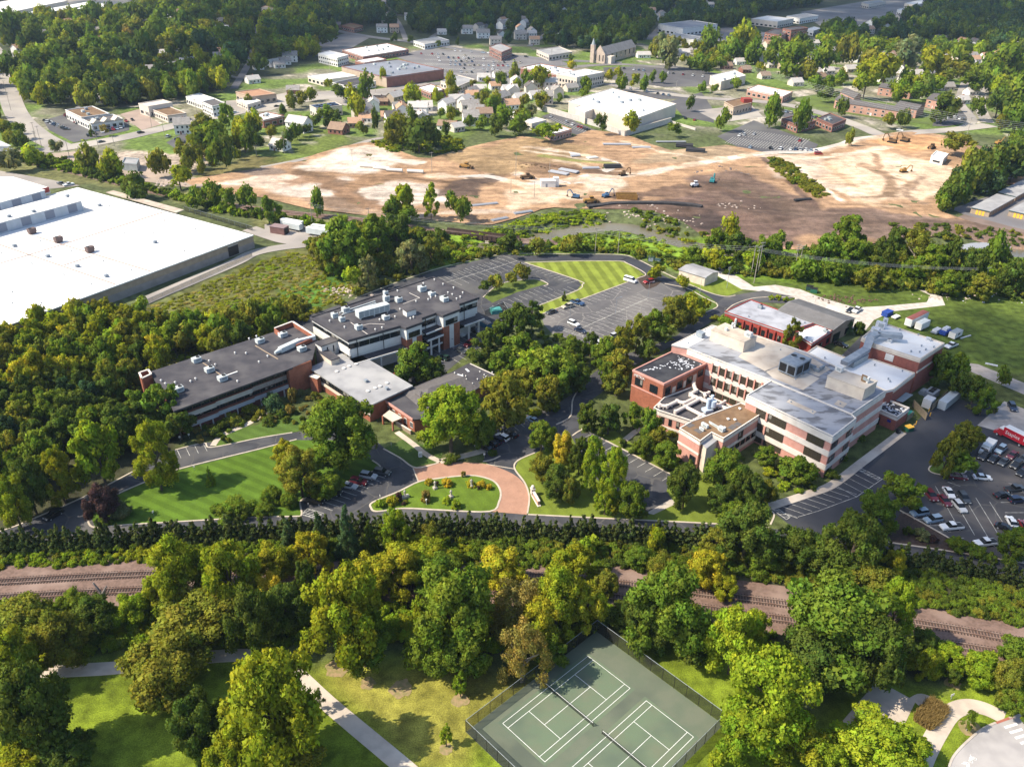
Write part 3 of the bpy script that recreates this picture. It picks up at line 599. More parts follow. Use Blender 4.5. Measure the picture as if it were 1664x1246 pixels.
M_DEBRIS=mat('debris_white',(.62,.62,.64),c2=(.45,.46,.50),scale=2)
def par(pts,z):  # photo outline of a roof at height z -> world
 return[P(x,y,z)for x,y in pts]
def line_at(a,b,f0,f1):return a.lerp(b,f0),a.lerp(b,f1)
def outward(a,b,c):
 """unit normal of wall a-b that points away from c"""
 d=Vector((b[0]-a[0],b[1]-a[1])).normalized();n=Vector((d.y,-d.x))
 if n.dot(Vector((c[0]-a[0],c[1]-a[1])))>0:n=-n
 return n
def cen(pts):return Vector((sum(p[0]for p in pts)/len(pts),sum(p[1]for p in pts)/len(pts)))
def off(p,n,k):return Vector((p[0]+n.x*k,p[1]+n.y*k))
def grow(pts,k):
 c=[Vector((p[0],p[1]))for p in pts];n=len(c);sg=1 if area2(c)>0 else-1;out=[]
 for i in range(n):
  d1=(c[i]-c[i-1]).normalized();d2=(c[(i+1)%n]-c[i]).normalized()
  n1=Vector((d1.y,-d1.x))*sg;n2=Vector((d2.y,-d2.x))*sg;b=(n1+n2)
  b=b/max(b.length_squared,.3)*2 if b.length>1e-3 else n1
  out.append(c[i]+b*k)
 return out
M_BLIND=mat('blind_fabric',(.20,.185,.16),rough=.7)
class Bld:
 rb=random.Random(4)
 """a building: an Empty at its base and parts given in world coordinates"""
 def __init__(s,name,label,cat,base,group=None):
  c=cen(base);s.o=empty(name,(c.x,c.y,0));tag(s.o,label,cat,group);s.c=c
 def part(s,name,mb,m,parent=None,label=None,smooth=False):
  o=mb.build(name,m,parent or s.o,smooth=smooth)
  if parent is None:o.location=(-s.c.x,-s.c.y,0)
  if label:o['label']=label
  return o
 def block(s,pts,z0,z1,m,name='wall',inset=0.0):
  return s.part(name,MB().prism(grow(pts,-inset)if inset else pts,z0,z1),m)
 def roof(s,pts,z,m,t=.3,over=0.0,parapet=0.0,pm=None,pw=.35,name='roof'):
  o=s.part(name,MB().prism(grow(pts,over)if over else pts,z-t,z),m)
  if parapet:
   b=MB();p=grow(pts,over);q=grow(pts,over-pw);n=len(p)
   for i in range(n):
    j=(i+1)%n;b.prism([p[i],p[j],q[j],q[i]],z+.003,z+parapet)
   s.part('parapet',b,pm or m)
  return o
 def band(s,a,b,z0,z1,m,proud=.12,name='band',thick=.3):
  n=outward(a,b,s.c);k=proud-thick/2
  return s.part(name,MB().wall(off(a,n,k),off(b,n,k),z0,z1,thick),m)
 def windows(s,a,b,z0,z1,n,frac=.8,mull=3,fm=None,gm=None,proud=.06,e0=0.0,e1=0.0,name='window'):
  """n windows along the wall a-b, each its frame and its pane"""
  a,b=Vector((a[0],a[1])),Vector((b[0],b[1]));nn=outward(a,b,s.c);d=b-a;Lg=d.length;d.normalize()
  ang=math.atan2(d.y,d.x);sp=(Lg-e0-e1)/n;wd=sp*frac;h=z1-z0
  fm=fm or M_BRONZE;gm=gm or M_GLASS;fmb=MB();t=.09;bl=None
  fmb.box((-wd/2+t/2,0,0),(t,.14,h));fmb.box((wd/2-t/2,0,0),(t,.14,h));fmb.box((0,0,h-t),(wd-2*t,.14,t));fmb.box((0,0,0),(wd-2*t,.14,t))
  for k in range(1,mull):fmb.box((-wd/2+wd*k/mull,0,t),(t*.8,.12,h-2*t))
  fme=fmb.mesh('window_frame',fm);gme=MB().box((0,0,t),(wd-2*t,.05,h-2*t)).mesh('pane',gm)
  for i in range(n):
   p=a+d*(e0+sp*(i+.5))+nn*proud
   w_=ob(name,fme,s.o,(p.x-s.c.x,p.y-s.c.y,z0),ang);ob('pane',gme,w_)
   if wd>.9 and h>1.1 and s.rb.random()<.34:
    if bl is None:bl=[MB().box((x_,0,h*k_),(wd/max(mull,1)*.82,.09,h*(1-k_)-t)).mesh('blind',M_BLIND)for x_,k_ in((-wd/2+wd/max(mull,1)/2,.45),(wd/2-wd/max(mull,1)/2,.3),(0 if mull%2 else wd/max(mull,1)/2,.6))]
    ob('blind',s.rb.choice(bl),w_)
 def door(s,a,b,f0,f1,z0,z1,m,proud=.05,name='door',handle=False):
  a,b=Vector((a[0],a[1])),Vector((b[0],b[1]));nn=outward(a,b,s.c);p,q=a.lerp(b,f0),a.lerp(b,f1)
  return s.part(name,MB().wall(off(p,nn,proud-.05),off(q,nn,proud-.05),z0,z1,.1),m)
 def unit(s,px,z,d,m=None,name='rooftop_unit',rz=None,fan=True,legs=.25):
  """an air handler: casing on a kerb, louvre panel, fan cowl"""
  c=P(*px,z);rz=s.rz if rz is None else rz;m=m or M_METALL
  b=MB().box((0,0,legs),d).box((0,0,0),(d[0]*.85,d[1]*.85,legs));o=b.build(name,m,s.o,(c.x-s.c.x,c.y-s.c.y,z),rz)
  MB().box((d[0]*.1,-d[1]/2-.02,legs+d[2]*.2),(d[0]*.55,.04,d[2]*.6)).build('louvre_panel',M_METAL,o)
  if fan:MB().tube((d[0]*.2,0,legs+d[2]),(d[0]*.2,0,legs+d[2]+.22),min(d[0],d[1])*.3,10).build('fan_cowl',M_BLACK,o)
  return o
 def vents(s,pxs,z,m=None,r=.28,h=.55,name='roof_vent'):
  me=MB().tube((0,0,0),(0,0,h),r*.6,7).tube((0,0,h),(0,0,h+.22),r*1.25,7,r2=r*.5).mesh(name,m or M_WHITEP)
  for px in pxs:
   c=P(*px,z);ob(name,me,s.o,(c.x-s.c.x,c.y-s.c.y,z))
 def strip(s,pxs,z,wd,m,name='roof_seam',h=.05):
  pts=par(pxs,z);b=MB()
  for a,c in zip(pts[:-1],pts[1:]):b.wall(a,c,z,z+h,wd)
  return s.part(name,b,m)
def edge_angle(a,b):return math.atan2(b[1]-a[1],b[0]-a[0])
# ---------------------------------------------------------------- long office at the left
ZA=9.2
rA=par([(246.5,604),(284.5,665.5),(472,597),(505,583),(513,553),(476,529),(447,540)],ZA)
A=Bld('office_block','long low dark-roofed office block with shaded balcony bands beside the woods','building',rA);A.rz=edge_angle(rA[1],rA[2])
A.roof(rA,ZA,M_ROOFD,.5,.5)
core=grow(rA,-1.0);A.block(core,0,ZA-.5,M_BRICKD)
fa,fb=rA[1],rA[2];nA=outward(fa,fb,A.c)
for z0,z1,m,pr in((5.2,6.7,M_GREYW,-.1),(2.3,3.7,mat('spandrel_bluegrey',(.42,.43,.46),c2=(.37,.38,.41),scale=.5),.5)):
 for i in range(3):
  p,q=line_at(fa,fb,i/3*.97,(i+1)/3*.97-.002);k=pr-i*.45
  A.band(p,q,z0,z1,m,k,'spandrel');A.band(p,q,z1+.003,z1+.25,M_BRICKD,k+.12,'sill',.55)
A.windows(off(fa,nA,-1.0),off(fb,nA,-1.0),6.95,8.6,14,.94,3,M_BLACK);A.windows(off(fa,nA,-1.0),off(fb,nA,-1.0),3.95,5.1,14,.94,3,M_BLACK)
for i in range(9):
 p=fa.lerp(fb,.06+i*.107);A.part('column',MB().box((p.x-nA.x*.1,p.y-nA.y*.1,0),(.35,.35,2.3),A.rz),M_GREYW)
ta,tb=P(467,598.5,ZA),P(504,584.5,ZA);nn=outward(ta,tb,A.c)
A.part('brick_tower',MB().prism([off(ta,nn,.6),off(tb,nn,.6),off(tb,nn,-4),off(ta,nn,-4)],0,ZA-.1),M_BRICK)
# raised brick well on the roof
wl=par([(447,540.5),(476,529.5),(512,552.5),(499,557.5),(481,561.5),(480,566),(473,558),(457,548)],ZA)
bw=MB()
for a,b in((0,1),(1,2)):bw.wall(wl[a],wl[b],ZA+.003,ZA+1.6,.4)
bw.wall(P(447,541,ZA),P(456,548,ZA),ZA+.003,ZA+1.6,.4);bw.wall(P(512,553,ZA),P(482,566,ZA),ZA+.003,ZA+1.3,.4)
A.part('brick_screen',bw,M_BRICK)
cap=MB()
for a,b in((0,1),(1,2)):cap.wall(wl[a],wl[b],ZA+1.603,ZA+1.75,.6)
A.part('coping',cap,M_WHITE)
du=MB();p0,p1=P(455,571,ZA+.6),P(487,556.5,ZA+.6);du.wall(p0,p1,ZA+.3,ZA+1.9,1.7);du.wall(p1,P(512,550,ZA+.6),ZA+.4,ZA+1.7,1.2);du.tube((p0.x,p0.y,ZA+1.0),tuple(Vector((p0.x,p0.y,ZA+.9))+(p0-p1).normalized()*2.0),.85,8,r2=.4)
A.part('roof_duct',du,M_METALL)
for px in((320,588),(341,604),(362,618),(291,636),(423,557),(491,570),(460,547)):A.unit(px,ZA,(2.6,1.8,1.3))
A.vents([(269,625),(285,623),(262,620),(340,588),(350,594),(318,617),(310,621),(382,575),(400,575.5),(421,589.5),(435,580),(405,552),(417,548),(386,621)],ZA)
A.strip([(330,590),(364,613)],ZA,.25,M_WOOD,'gas_pipe',.2);A.strip([(415,562),(452,584)],ZA,.25,M_WOOD,'gas_pipe',.2);A.strip([(367,611),(386,604)],ZA,.5,M_WHITEP,'roof_curb',.2)
sc=MB();q=par([(226.5,607),(241,602),(246,609),(231,616)],ZA+.8)
for i in range(4):sc.wall(q[i],q[(i+1)%4],0,ZA+1.0,.35)
A.part('stair_tower',sc,M_BRICK);sc=MB()
for i in range(4):sc.wall(q[i],q[(i+1)%4],ZA+1.003,ZA+1.25,.55)
A.part('coping',sc,M_WHITE)
# ---------------------------------------------------------------- office block with roof plant
ZB=13.0
rB=par([(506,516.5),(566,553),(651,529.5),(660,533),(685,524),(683,518),(709,508.5),(720,513),(746.5,503),(744,495),(776.5,484),(704,451.5)],ZB)
B=Bld('office_block','dark-roofed white and brick office block crowded with rooftop plant, beside the striped west car park','building',rB);B.rz=edge_angle(rB[2],rB[1])+math.pi
B.roof(rB,ZB,M_ROOFD,.5,.4,.35,M_ROOFD)
B.block(rB,0,ZB-.5,M_WHITEP,inset=.6)
fr=[(1,2),(5,6),(9,10)]
for a,b in fr:
 a,b=rB[a],rB[b];n=outward(a,b,B.c);B.band(a,b,11.4,12.5,M_WHITEP,-.2)
 L_=(b-a).length;B.windows(off(a,n,-.6),off(b,n,-.6),9.4,11.35,max(2,int(L_/3.6)),.96,2,M_BLACK)
 B.band(a,b,7.0,9.35,M_WHITEP,-.3,'spandrel');B.windows(off(a,n,-.6),off(b,n,-.6),3.2,5.6,max(2,int(L_/3.6)),.96,2,M_BLACK)
 can=MB().prism([off(a,n,3.4),off(b,n,3.4),off(b,n,-.5),off(a,n,-.5)],5.9,6.2);B.part('canopy',can,M_ROOFD)
 B.part('canopy_edge',MB().wall(off(a,n,3.55),off(b,n,3.55),5.75,6.35,.25),M_WHITEP)
 for i in range(max(2,int(L_/6))):
  p=off(a.lerp(b,(i+.5)/max(2,int(L_/6))),n,3.1);B.part('column',MB().box((p.x,p.y,0),(.5,.5,5.9),B.rz),M_WHITEP)
 for i in range(max(1,int(L_/9))):
  p=off(a.lerp(b,(i+.3)/max(1,int(L_/9))),n,.1);B.part('downpipe',MB().box((p.x,p.y,6.3),(.18,.18,6.0),B.rz),M_BLACK)
for a,b,c_,d_ in((3,4,2,5),(7,8,6,9)):  # the two brick bays
 A_,B_=rB[a],rB[b];n=outward(A_,B_,B.c)
 B.part('brick_bay',MB().prism([off(A_,n,.05),off(B_,n,.05),off(B_,n,-3.5),off(A_,n,-3.5)],0,8.6),M_BRICK)
 B.part('bay_head',MB().prism([off(A_,n,.02),off(B_,n,.02),off(B_,n,-3.5),off(A_,n,-3.5)],8.603,12.49),M_WHITEP)
 B.windows(off(A_,n,.02),off(B_,n,.02),8.9,10.9,1,.72,3,M_BLACK);p,q=line_at(A_,B_,.36,.62)
 B.part('panel',MB().wall(off(p,n,.05),off(q,n,.05),0,8.55,.2),M_WHITEP)
a,b=rB[4],rB[5]
for zt in(3.0,6.0,8.4):  # terraces between the bays
 n=outward(rB[5],rB[6],B.c);B.part('terrace',MB().wall(off(rB[5],n,1.2),off(rB[6],n,1.2),zt-.25,zt+.1,3.2),M_ROOFD);B.part('terrace_edge',MB().wall(off(rB[5],n,2.9),off(rB[6],n,2.9),zt-.3,zt+.2,.2),M_WHITEP)
a,b=rB[0],rB[1];n=outward(a,b,B.c)
B.band(a,b,11.6,12.5,M_WHITEP,-.1);B.windows(off(a,n,-.6),off(b,n,-.6),9.8,11.5,5,.97,2,M_BLACK);B.band(a,b,7.2,9.7,M_WHITEP,-.2,'spandrel');B.windows(off(a,n,-.6),off(b,n,-.6),5.4,7.1,5,.97,2,M_BLACK)
p,q=line_at(a,b,.15,.85);B.part('brick_panel',MB().wall(off(p,n,-.4),off(q,n,-.4),0,5.3,.4),M_BRICK)
c=P(606,512,ZB);o=MB().box((0,0,.7),(11.5,2.8,2.4)).box((-5,0,0),(.3,2.4,.7)).box((5,0,0),(.3,2.4,.7)).box((0,0,0),(.3,2.4,.7)).build('air_handler',M_METALL,B.o,(c.x-B.c.x,c.y-B.c.y,ZB),B.rz)
for k in range(6):MB().box((-4.8+k*1.9,-1.43,.9),(1.6,.05,2.0)).build('casing_panel',M_METAL,o)
c=P(665.5,511,ZB);o=MB().box((0,0,0),(3.6,2.6,1.9)).build('roof_penthouse',M_WHITEP,B.o,(c.x-B.c.x,c.y-B.c.y,ZB),B.rz);MB().box((0,0,1.9),(3.9,2.9,.15)).build('penthouse_roof',M_ROOFD,o)
for px,d in(((544,516),(2,1.6,1.5)),((556,522),(1.8,1.5,1.4)),((562,507),(2.4,1.8,1.5)),((583,535),(2.2,1.8,1.4)),((627,519),(2.2,1.8,1.3)),((648,490.5),(2.2,1.8,1.5)),((628,490),(2,1.6,2.0)),((686,473),(2.6,2.0,1.7)),((702,480),(2.2,1.8,1.1)),((722,489),(2.2,2.6,1.3)),((627,483),(1.5,1.3,2.2))):B.unit(px,ZB,d)
B.vents([(560,533),(536,523),(646,474),(688,462),(706,456),(720,463),(737,469),(700,485),(696,488),(708,483),(728,477),(735,480),(748,484),(752,477),(742,487),(676,491),(667,519),(672,517),(610,537),(621,534),(642,516),(617,521),(650,504)],ZB)
for pl in([(552,509),(610,490)],[(556,512),(611,493)]):B.strip(pl,ZB,.3,M_METALL,'roof_pipe',.35)
for pl in([(665,476),(682,484),(655,494)],[(585,530),(601,526),(625,527)],[(570,524),(600,545)]):B.strip(pl,ZB,.18,M_WHITE,'roof_seam',.06)
# ---------------------------------------------------------------- link buildings between
ZC=6.2
rL=par([(505,597.5),(538,582),(560,571.5),(579,573.5),(668,626.5),(599,658.5)],ZC)
Lk=Bld('link_building','single-storey link building with a plain pale grey flat roof between the two office blocks','building',rL);Lk.rz=edge_angle(rL[0],rL[5])
Lk.roof(rL,ZC,M_ROOFL,.45,.4);Lk.block(rL,0,ZC-.45,M_BRICK,inset=.5)
n=outward(rL[0],rL[5],Lk.c);Lk.windows(off(rL[0],n,-.5),off(rL[5],n,-.5),3.2,5.2,9,.93,2,M_BRONZE,e0=3);Lk.band(rL[0],rL[5],2.2,3.1,M_CREAM,-.2)
p=P(512,612,5.0);Lk.part('brick_pier',MB().box((p.x,p.y,0),(3.0,1.6,5.0),Lk.rz+.3),M_BRICK);Lk.part('pier_cap',MB().box((p.x,p.y,5.003),(3.3,1.9,.2),Lk.rz+.3),M_WHITE)
n=outward(rL[3],rL[4],Lk.c);Lk.windows(off(rL[3],n,-.5),off(rL[4],n,-.5),1.2,4.2,8,.7,2,M_BRONZE)
Lk.vents([(547.5,604),(559,599),(567.5,595.5),(579,592),(598,636),(610,631),(618,628),(629,623)],ZC,r=.55,h=.25,name='skylight');Lk.unit((595,620.5),ZC,(1.1,.9,.6),M_STEEL,fan=False);Lk.unit((628.5,633),ZC,(1.0,.8,.6),M_STEEL,fan=False)
ZK=10.2
rK=par([(512,556),(560,540),(568,545.5),(522,562)],ZK)
K=Bld('link_building','narrow white-walled stair link with three slit windows joining the two dark-roofed offices','building',rK);K.rz=edge_angle(rK[3],rK[2])
K.roof(rK,ZK,M_ROOFD,.3,.25);K.block(rK,0,ZK-.3,M_WHITEP);n=outward(rK[3],rK[2],K.c);K.windows(rK[3],rK[2],6.8,9.0,3,.16,1,M_BLACK,e0=1,e1=3)
rK2=par([(517,570),(530,566),(551,580.5),(538,584.5)],8.2)
K2=Bld('link_building','small white-walled block with a dark roof standing proud of the pale link roof','building',rK2);K2.roof(rK2,8.2,M_ROOFD,.3,.2);K2.block(rK2,0,7.9,M_CREAM)
# ---------------------------------------------------------------- brick house with hipped roof
ZD=4.6
rD=par([(624,648.5),(653,637.5),(700,618),(734,605),(762.5,590.5),(807,611),(776,630),(700,678),(672,681)],ZD)
D=Bld('brick_pavilion','red brick pavilion with grey hipped and dark flat roofs behind the bright round tree','building',rD);D.rz=edge_angle(rD[0],rD[8])
D.roof(rD,ZD,M_ROOFD,.35,.2);D.block(rD,0,ZD-.35,M_BRICK,inset=.3)
D.part('fascia',MB().wall(off(rD[0],outward(rD[0],rD[8],D.c),.3),off(rD[8],outward(rD[0],rD[8],D.c),.3),ZD-.5,ZD+.25,.3),M_PINK)
ev=par([(653,637.5),(735,606),(777,630),(690,669)],ZD);rdg=par([(696,630),(752,611)],ZD+2.6)
hip=MB().add([(p.x,p.y,ZD+.02)for p in ev]+[(p.x,p.y,ZD+2.4)for p in rdg],[(0,1,5,4),(1,2,5),(2,3,4,5),(3,0,4),(3,2,1,0)]);D.part('hipped_roof',hip,M_SHINGLE)
q=P(683,640,ZD+1.2);dor=MB().box((q.x,q.y,ZD+.5),(2.6,2.0,.8),D.rz);dor.prism([(q.x+dx*1.5*math.cos(D.rz)-dy*1.2*math.sin(D.rz),q.y+dx*1.5*math.sin(D.rz)+dy*1.2*math.cos(D.rz))for dx,dy in((-1,-1),(1,-1),(1,1),(-1,1))],ZD+1.3,ZD+2.0,top=[(q.x-.3,q.y-.2),(q.x+.3,q.y-.2),(q.x+.3,q.y+.2),(q.x-.3,q.y+.2)]);D.part('dormer',dor,M_SHINGLE)
D.vents([(665,637),(739,607),(752,610),(757,612),(758,617),(776,617),(780,605),(787,610),(790,613),(786,615),(768,624),(800,606)],ZD,r=.22,h=.3)
D.strip([(757,599),(762,604)],ZD,.7,M_DEBRIS,'walkway_pad',.06);D.strip([(743,608),(753,611)],ZD,.6,M_DEBRIS,'walkway_pad',.06)
D.strip([(764,591),(803,609)],ZD,.3,M_WHITE,'roof_edge',.12)
n=outward(rD[0],rD[8],D.c);D.windows(off(rD[0],n,-.3),off(rD[8],n,-.3),1.0,2.8,5,.45,2,M_FRAMEW)
cn=par([(622,674.5),(633,666),(654,678.5),(638,685)],3.1);D.part('entrance_canopy',MB().prism(cn,2.85,3.1),M_CREAM)
for k in(0,3,2):D.part('canopy_post',MB().box((cn[k].x,cn[k].y,0),(.45,.45,2.85),D.rz),M_BRICK)
g0,g1=P(644,691),P(668,706)
gw=Bld('garden_wall','low brick garden wall running from the white entrance canopy towards the bright tree','wall',[g0,g1]);gw.part('wall',MB().wall(g0,g1,0,1.3,.35),M_TAN);gw.part('coping',MB().wall(g0,g1,1.303,1.42,.5),M_WHITE)
# ---------------------------------------------------------------- pink and white college building
ZE=13.2
rE=par([(1213,643),(1253,618.8),(1384,673.5),(1391.6,680.5),(1353.6,710.2)],ZE);rE2=par([(1091,561),(1117,566.5),(1253,619),(1384,673.5),(1440,635.3),(1311,573),(1229,545.5),(1156.6,529)],ZE)
E_=Bld('college_building','large three-storey pink brick building with white bands and stained blue-grey roof','building',rE+rE2);E_.rz=edge_angle(rE[0],rE[4])
E_.roof(rE,ZE,M_ROOFB,.3,0,.3,M_WHITE,.3);E_.block(rE,0,ZE-.3,M_PINK,inset=.1)
E_.roof(rE2,ZE+.02,M_ROOFB,.3,0,.25,M_WHITE,.3);E_.block(rE2,0,ZE-.28,M_PINK,inset=.1)
tn=par([(1245,604),(1275,592),(1332,615),(1305,634),(1256,614)],ZE);E_.part('roof_membrane',MB().prism(tn,ZE+.03,ZE+.09),M_ROOFT)
tn=par([(1200,580),(1232,547),(1310,576),(1350,600),(1330,612),(1276,590),(1243,603)],ZE);E_.part('roof_membrane',MB().prism(tn,ZE+.03,ZE+.08),M_ROOFT)
tn=par([(1094,560.5),(1117,565.5),(1175,536),(1157,530.5)],ZE);E_.part('roof_membrane',MB().prism(tn,ZE+.03,ZE+.10),M_ROOFW)
for a,b,d_ in((1355,655,22),(1283,660,0)):pass
tn=par([(1278,653),(1283,649),(1327,669),(1322,673)],ZE);E_.part('roof_membrane',MB().prism(tn,ZE+.03,ZE+.09),M_ROOFT)
tn=par([(1355,657),(1362,650),(1377,656),(1370,663)],ZE);E_.part('roof_membrane',MB().prism(tn,ZE+.03,ZE+.09),M_ROOFT)
BANDS=((11.2,13.0),(6.9,8.6),(2.5,4.2))
fE=[(rE[0],rE[4]),(rE[4],rE[3]),(rE2[1],rE2[2]),(rE2[3],rE2[4])]
for a,b in fE:
 for z0,z1 in BANDS:E_.band(a,b,z0,z1,M_WHITE,.10)
a,b=rE[0],rE[4];n=outward(a,b,E_.c)
for f0,f1,k in((.14,.27,3),(.29,.50,5),(.74,.93,4)):
 p,q=line_at(a,b,f0,f1)
 for z0,z1 in((8.65,11.15),(4.25,6.85),(.7,2.45)):E_.windows(off(p,n,.1-.1),off(q,n,0),z0,z1,1,.98,k,M_BRONZE,M_GLASSW)
p=a.lerp(b,.28)
for z0,z1 in((8.6,11.2),(4.2,6.9)):E_.part('pilaster',MB().box((p.x+n.x*.2,p.y+n.y*.2,z0),(.6,.5,z1-z0),E_.rz),M_PINK)
a,b=rE[4],rE[3];n=outward(a,b,E_.c)
for f0,f1 in((.05,.3),(.68,.9)):
 p,q=line_at(a,b,f0,f1)
 for z0,z1 in((8.9,10.8),(4.5,6.4),(.6,2.3)):E_.windows(p,q,z0,z1,1,.98,2,M_BRONZE)
a,b=rE2[1],rE2[2];n=outward(a,b,E_.c)
p,q=line_at(a,b,.33,1.0)
for z0,z1 in((8.7,11.1),(4.3,6.8),(.6,2.4)):E_.windows(p,q,z0,z1,8,.86,2,M_BRONZE,M_GLASSW)
for i in range(9):
 s_=p.lerp(q,i/8)
 for z0,z1 in((8.4,11.8),(4.0,7.4)):E_.part('pilaster',MB().box((s_.x+n.x*.15,s_.y+n.y*.15,z0),(.45,.5,z1-z0),E_.rz),M_PINK)
 # penthouses
def pent(front,z0,z1,m,label=None):
 pt=par(front,z1);o=E_.part('roof_penthouse',MB().prism(pt,z0,z1-.25),m);o2=MB().prism(grow(pt,.12),z1-.247,z1).build('penthouse_roof',M_ROOFT,o);return pt
pent([(1155.6,535),(1210,555),(1230,545.5),(1178.6,524.5)],ZE,ZE+3.9,M_CREAM)
pent([(1345,610),(1405.7,631.8),(1426,618.6),(1361,598.5)],ZE,ZE+3.9,M_CREAM)
for px,d in(((1216,547),(2.2,1.4,1.4)),((1190,533),(.6,.6,1.6)),((1194,530),(.5,.5,2.4)),((1180,537),(.8,.8,.7))):E_.unit(px,ZE+3.9,d,M_WHITEP,fan=False)
for px,d,m in(((1363,603),(2.0,1.4,1.3),M_WHITEP),((1408,621),(1.2,1.0,1.5),M_WHITEP),((1403,620),(1.6,.3,1.8),M_ROOFBR)):E_.unit(px,ZE+3.9,d,m,fan=False)
# cooling tower
ct=par([(1270.6,585),(1298,596.5),(1316.5,581),(1288,570.6)],ZE+4.2);c=cen(ct);wd,dp=(ct[1]-ct[0]).length,(ct[2]-ct[1]).length;rz=edge_angle(ct[0],ct[1])
o=MB().box((0,0,.6),(wd,dp,3.6)).box((0,0,0),(wd*1.05,.4,.6)).box((0,dp*.35,0),(wd*1.05,.4,.6)).box((0,-dp*.35,0),(wd*1.05,.4,.6)).build('cooling_tower',M_STEEL,E_.o,(c.x-E_.c.x,c.y-E_.c.y,ZE),rz)
for k in(-1,1):
 MB().box((k*wd*.25,-dp/2-.04,1.0),(wd*.4,.08,2.6)).build('louvre_panel',M_BLACK,o);MB().tube((k*wd*.25,dp*.15,4.2),(k*wd*.25,dp*.15,4.5),wd*.17,14).build('fan_cowl',M_STEEL,o)
 MB().tube((k*wd*.25,dp*.15,4.5),(k*wd*.25,dp*.15,4.52),wd*.15,14).build('fan_opening',M_BLACK,o);MB().box((wd/2+.04,k*dp*.22,1.0),(.08,dp*.36,2.6)).build('louvre_panel',M_BLACK,o)
for px,d in(((1318,598),(3,.5,.9)),((1326,604),(2,.5,.8)),((1335,601),(.5,2.5,.9)),((1310,606),(.4,3,.6)),((1138,548),(2.4,1.8,1.6))):E_.unit(px,ZE,d,M_STEEL,fan=False,legs=.4)
E_.vents([(1118,558),(1128,546),(1146,538),(1292,617),(1365,657),(1285,654),(1320,670),(1350,602),(1268,569),(1300,583)],ZE,M_STEEL,.22,.3)
# ---- brick cube with black roof
rN=par([(1028.5,600.6),(1079,623.0),(1147.7,590),(1094.7,569)],11.0)
N_=Bld('brick_hall','plain red brick hall with white debris scattered over its black flat roof','building',rN);N_.rz=edge_angle(rN[0],rN[1])
N_.roof(rN,10.6,M_ROOFBK,.3,0);N_.block(rN,0,10.3,M_BRICK)
pb=MB();pp=grow(rN,.12);qq=grow(rN,-.3)
for i in range(4):pb.prism([pp[i],pp[(i+1)%4],qq[(i+1)%4],qq[i]],10.31,11.0)
N_.part('parapet',pb,M_PINK);a,b=rN[0],rN[1];n=outward(a,b,N_.c)
N_.band(a,b,5.6,5.95,M_PINK,.2);
for f0,f1 in((.10,.36),(.58,.84)):
 p,q=line_at(a,b,f0,f1);N_.windows(p,q,6.4,9.0,1,.96,3,M_BLACK)
a2,b2=rN[1],rN[2]
for f0,f1,z0,z1 in((.05,.17,6.4,9),(.33,.45,6.4,9),(.55,.68,6.4,9),(.82,.95,7.2,9.4)):
 p,q=line_at(a2,b2,f0,f1);N_.windows(p,q,z0,z1,1,.96,2,M_BLACK)
N_.door(a2,b2,.22,.30,5.9,8.0,M_CREAM);N_.door(a2,b2,.48,.54,5.9,8.2,M_CREAM);N_.door(a2,b2,.71,.79,5.9,8.8,M_CREAM)
rng=random.Random(5);dm=[MB().box((0,0,0),(.28+.17*k,.22+.08*k,.08)).mesh('roof_debris',M_DEBRIS)for k in range(4)]
for k in range(74):
 u,v=rng.random(),rng.random()
 if k<34:u,v=.15+.45*v*u+.25*v,.1+.75*v
 else:u,v=.2+.75*u,.55+.42*v
 p=rN[0].lerp(rN[1],u).lerp(rN[3].lerp(rN[2],u),v);p=p.lerp(cen(rN).to_3d(),.06);ob('roof_debris',dm[k%4],N_.o,(p.x-N_.c.x,p.y-N_.c.y,10.6),rng.random()*3)
def text_mesh(name,txt,size,m,ext=.05):
 cu=bpy.data.curves.new(name,'FONT');cu.body=txt;cu.size=size;cu.extrude=ext;cu.resolution_u=2;cu.align_x='CENTER'
 to=bpy.data.objects.new(name+'_tmp',cu);col.objects.link(to);dg=bpy.context.evaluated_depsgraph_get();me=bpy.data.meshes.new_from_object(to.evaluated_get(dg));bpy.data.objects.remove(to);bpy.data.curves.remove(cu)
 me.name=name;me.materials.clear();me.materials.append(m);return me
def put_text(me,name,parent,pc,a,b,pos,z,proud):
 """text mesh stood upright on wall a-b, reading left to right seen from outside"""
 d=Vector((b[0]-a[0],b[1]-a[1])).normalized();n=Vector((d.y,-d.x));o=ob(name,me,parent)
 o.matrix_local=Matrix(((d.x,0,n.x,pos[0]+n.x*proud-pc.x),(d.y,0,n.y,pos[1]+n.y*proud-pc.y),(0,1,0,z),(0,0,0,1)));return o
put_text(text_mesh('sign_lettering',':METRIA',1.15,M_FRAMEW),'sign_lettering',N_.o,N_.c,rN[0],rN[1],rN[0].lerp(rN[1],.23),9.3,.18)
